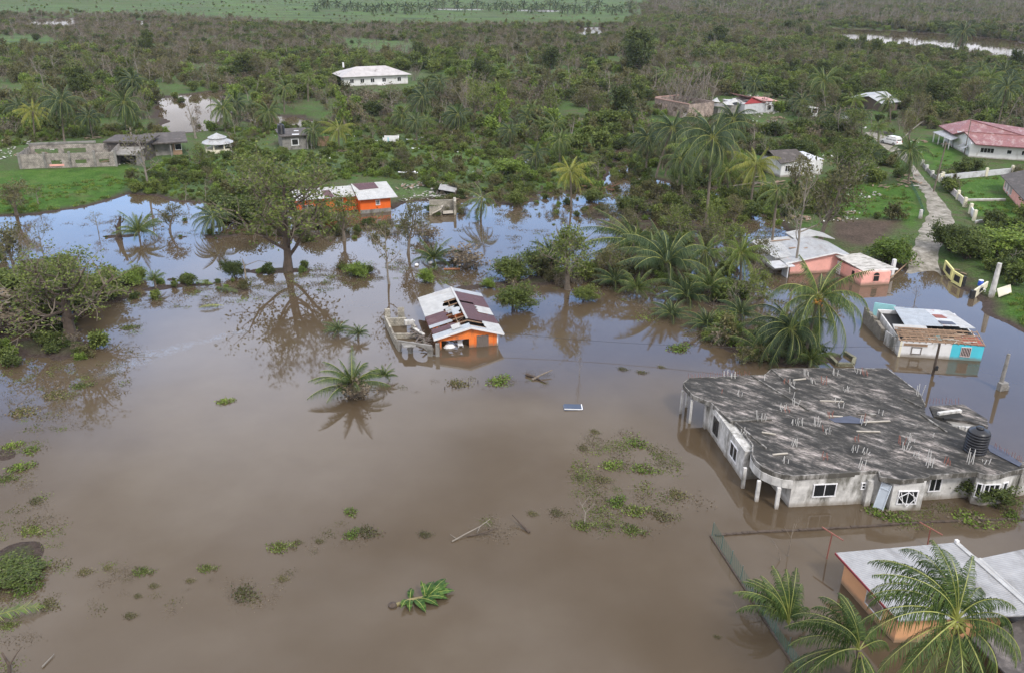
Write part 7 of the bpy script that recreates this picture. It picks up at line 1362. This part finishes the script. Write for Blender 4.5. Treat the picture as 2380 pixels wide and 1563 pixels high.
# fallen banana plant
e_ = empty('banana_plant', P(985,1392), R(15), 'uprooted banana plant floating alone in the brown flood', 'banana plant'); BAN = leafmat('banana_leaf', (.03,.075,.02), (.05,.11,.025), (.085,.15,.035)); BSTEM = surf('banana_stem', (.20,.17,.07), .7, .4, 3)
mb = MB(); mb.tube([(-2.0,-.1,.0),(-1.0,.0,.12),(.2,.1,.15)], [.13,.14,.08], 8); mb.build('stem', BSTEM, e_); mb = MB(); mb.lathe([(.05,-.15),(.28,-.05),(.3,.1),(.08,.2)], (-2.05,-.1,.02), 8); mb.build('root_ball', BARK_D, e_)
def paddle(L, wd, seed):
    rng = random.Random(seed); mb = MB(); n = 9; mid = [Vector((L*i/n, 0, .25*math.sin(math.pi*i/n*.9)-.02*i)) for i in range(n+1)]
    for s in (-1, 1):
        for i in range(n):
            w0 = wd*math.sin(math.pi*min(1,(i+.3)/n))**.6*(1 if i else .3); w1 = wd*math.sin(math.pi*min(1,(i+1.3)/n))**.6 if i < n-1 else .02; g_ = rng.uniform(0,.12) if rng.random() < .5 else 0
            a, b_ = mid[i], mid[i+1]; mb.poly([a, b_, b_+Vector((-g_, s*w1, .04-.1*w1)), a+Vector((0, s*w0, .04-.1*w0))])
    mb.mi = 1; mb.tube(mid, [.03*(1-.7*i/n) for i in range(n+1)], 4, False); return mb.mesh('leaf', [BAN, RACHIS])
PAD = [paddle(1.9,.33,1), paddle(1.5,.28,2), paddle(1.1,.22,3)]
for az, k, px_, tz in ((5,0,.2,.05),(28,0,.2,.1),(-20,1,.15,.05),(60,1,.1,.15),(100,2,.1,.9),(-70,1,-.6,.05),(-100,2,-.9,.1),(-40,1,-.3,.0),(45,0,.4,.12),(-125,2,-1.0,.25),(75,2,-.9,.1)):
    l_ = obj('leaf', PAD[k], e_, (px_, .05, .14)); l_.rotation_euler = (0, -tz, R(az))
# fallen fronds
def fallen(name, loc, az, L, label, m=PALM_L):
    mb = MB(); frond(mb, L, .25, .5, 0, random.Random(int(az*10)), pairs=30, lw=.07, hang=.1, seg=2); o = mb.build(name, [m, RACHIS]); o.location = loc; o.rotation_euler = (0, 0, R(az)); tag(o, label, 'palm frond')
fallen('palm_frond', P(-40,1440,.15), 20, 3.5, 'torn palm frond reaching in from the lower left edge'); fallen('palm_frond', P(520,710,.15), 200, 2.8, 'fallen pale frond at the tip of the mud bank strip', PALM_Y); fallen('palm_frond', P(500,668,.15), -30, 4, 'fallen green frond along the mud bank strip', PALM_G); fallen('palm_frond', P(95,812,.2), 25, 4, 'fallen yellow-green frond on the muddy left bank')
fallen('palm_frond', P(430,655,.2), -15, 4, 'fallen frond lying on the middle of the mud bank strip', PALM_L)
# wreckage on the far shore
e_ = empty('collapsed_shed', P(1042,452,.4), 0, 'collapsed white lean-to on the pale rubble of the far shore', 'shed'); mb = MB(); mb.slab([(-1.7,-.8,1.1),(1.3,-.8,.6),(1.5,1.4,1.0),(-1.5,1.4,1.6)], .08); mb.build('roof', TIN_G, e_); mb = MB(); mb.prism([(-1.8,1.0),(1.5,1.0),(1.5,1.15),(-1.8,1.15)], -.3, 1.3); mb.build('wall', DARK, e_)
for x in (-1.9, 1.3): mb = MB(); mb.box((x,-.8,.3),(.12,.12,1.3)); mb.build('post', WOOD_G, e_)
e_ = empty('ruined_hut', P(1032,500,.0), .1, 'ruined block hut standing in the shallows below the collapsed lean-to', 'hut'); mb = MB(); mb.prism([(-2.4,0),(-.4,0),(-.4,.2),(-2.4,.2)], -.5, 1.4); mb.prism([(1.6,0),(2.0,0),(2.0,2.6),(1.6,2.6)], -.5, 2.3); mb.prism([(-2.4,2.4),(1.6,2.4),(1.6,2.6),(-2.4,2.6)], -.5, 1.9); mb.build('wall', BLOCK, e_); mb = MB(); mb.slab([(-2.0,-.5,.3),(-.5,-.6,1.1),(.0,1.0,1.5),(-1.6,1.2,.7)], .06); mb.slab([(-.2,-.3,.3),(1.5,-.3,.4),(1.5,1.2,.5),(-.2,1.0,.4)], .06); mb.build('fallen_sheet', WOOD_L, e_)
for i, (x, y, lab) in enumerate(((945,408,'white wreckage sheet on the grass above the far orange house'),(1068,1,'') )):
    if not lab: continue
    p = G(x, y); mb = MB(); rng = random.Random(i)
    for k in range(4): c0_ = p + Vector((rng.uniform(-1.8,1.8), rng.uniform(-1,1), rng.uniform(.2,.7))); mb.slab([tuple(c0_+Vector((a, b_, rng.uniform(-.2,.3)))) for a, b_ in ((-.9,-.5),(.9,-.5),(.8,.6),(-.9,.5))], .05)
    tag(mb.build('wreckage', PLASTIC_W), lab, 'wreckage')
for x, y, w_, lab in ((965,348,1.6,'pale flat sheet on the grass right of the tiny roofless hut'),(870,330,1.4,'pale sheet on the grass left of the tiny roofless hut'),(955,327,2.2,'thin white strip in the grass behind the tiny hut'),(1490,420,1.2,'pale scrap at the mouth of the narrow inlet')): p = G(x, y); mb = MB(); mb.box((p.x,p.y,p.z+.25),(w_,w_*.5,.06),.3,.08); tag(mb.build('loose_sheet', PLASTIC_W), lab, 'sheet')
mb = MB(); rng = random.Random(41); p = G(1395,445)
for k in range(40): a = p + Vector((rng.gauss(0,1.2), rng.gauss(0,1.2), rng.uniform(.1,.9))); mb.beam(a, a+Vector((rng.gauss(0,1.0), rng.gauss(0,.7), rng.gauss(0,.4))), rng.uniform(.06,.16))
tag(mb.build('brush_pile', [surf('red_brown_roots',(.16,.085,.055),.9)]), 'reddish brown heap of uprooted trunks right of the yellow palm', 'brush pile')
for a, b_, r, lab in (((1690,428),(1775,424),.14,'pale fallen trunk behind the yellow-green palm, upper one'),((1695,436),(1800,440),.14,'pale fallen trunk behind the yellow-green palm, lower one'),((1032,340),(1075,290),.16,'leaning fallen grey trunk in front of the dark ragged palm'),((2040,392),(1960,455),.16,'long fallen pale trunk beside the silver damaged car'),((2090,330),(2145,292),.15,'fallen pale limb in the scrub behind the white hatchback'),((1985,618),(1960,590),.1,'x')):
    if lab == 'x': continue
    A, B = G(*a), G(*b_); mb = MB(); up = Vector((0,0,1)); mid = A.lerp(B,.5)+up*1.0; mb.tube([A+up*.2, mid, B+up*1.2], [r, r*.8, r*.5], 6); mb.tube([mid, mid+(B-A)*.25+Vector((.6,0,1.0))], [r*.5, r*.15], 5); tag(mb.build('fallen_log', BARK_P), lab, 'tree trunk')
p = G(2190,572); mb = MB(); mb.tube([p+Vector((-1.0,1.5,.2)), p+Vector((-.2,.2,.5)), p+Vector((.3,-1.2,.3)), p+Vector((-.5,-2.2,.2))], [.06,.12,.12,.05], 6); tag(mb.build('branch', BARK_P), 'bleached curved branch dropped on the gravel road bend', 'branch')
A, B = P(2065,650,.2), P(2140,590,.5); mb = MB(); mb.tube([A, A.lerp(B,.5)+Vector((0,0,.3)), B], [.09,.08,.06], 6); tag(mb.build('fallen_pole', WOOD), 'thin fallen pole across the drowned end of the road', 'pole')
# fence stakes in the submerged line
for k, x in enumerate((1033,1050,1066,1088,1110)): p = P(x, 905-(x-1033)*.2); mb = MB(); mb.tube([p+Vector((0,0,-.4)), p+Vector((.02,0,.35))], .04, 5); tag(mb.build('fence_stake', BARK_D), 'dark stake of the submerged fence line below the orange house', 'stake', 'stakes of the submerged fence line')
# oily film on the still water, its sky sheen painted as pale blue
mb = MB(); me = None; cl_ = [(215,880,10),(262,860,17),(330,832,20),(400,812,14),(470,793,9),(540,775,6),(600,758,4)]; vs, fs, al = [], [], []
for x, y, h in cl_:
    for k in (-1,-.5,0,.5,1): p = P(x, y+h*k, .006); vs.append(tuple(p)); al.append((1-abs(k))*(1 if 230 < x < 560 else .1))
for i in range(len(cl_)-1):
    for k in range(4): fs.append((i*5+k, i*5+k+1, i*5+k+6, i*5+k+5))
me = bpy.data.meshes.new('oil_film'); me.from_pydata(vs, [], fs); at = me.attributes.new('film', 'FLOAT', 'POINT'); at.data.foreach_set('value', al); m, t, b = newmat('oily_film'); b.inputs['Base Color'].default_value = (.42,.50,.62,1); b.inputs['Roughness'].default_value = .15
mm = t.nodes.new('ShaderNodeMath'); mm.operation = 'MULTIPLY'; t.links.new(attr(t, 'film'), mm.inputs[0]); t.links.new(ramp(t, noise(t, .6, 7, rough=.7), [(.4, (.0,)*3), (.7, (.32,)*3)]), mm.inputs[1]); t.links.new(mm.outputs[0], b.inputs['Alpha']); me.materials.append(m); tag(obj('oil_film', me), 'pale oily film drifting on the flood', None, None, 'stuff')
# thin air that pales the far fields
mb = MB(); mb.prism([(-1700, -60), (1700, -60), (1700, 2650), (-1700, 2650)], -4.0, 60.0)
m = bpy.data.materials.new('haze_air'); m.use_nodes = True; t = m.node_tree; t.nodes.clear(); o_ = t.nodes.new('ShaderNodeOutputMaterial'); v = t.nodes.new('ShaderNodeVolumePrincipled')
v.inputs['Density'].default_value = 0.00008; v.inputs['Color'].default_value = (.86, .92, 1.0, 1); v.inputs['Anisotropy'].default_value = 0.2; t.links.new(v.outputs[0], o_.inputs['Volume'])
tag(mb.build('haze', m), None, None, None, 'stuff')
# everything labelled is a thing
for o in sc.objects:
    if o.parent is None and 'category' in o and 'kind' not in o: o['kind'] = 'thing'
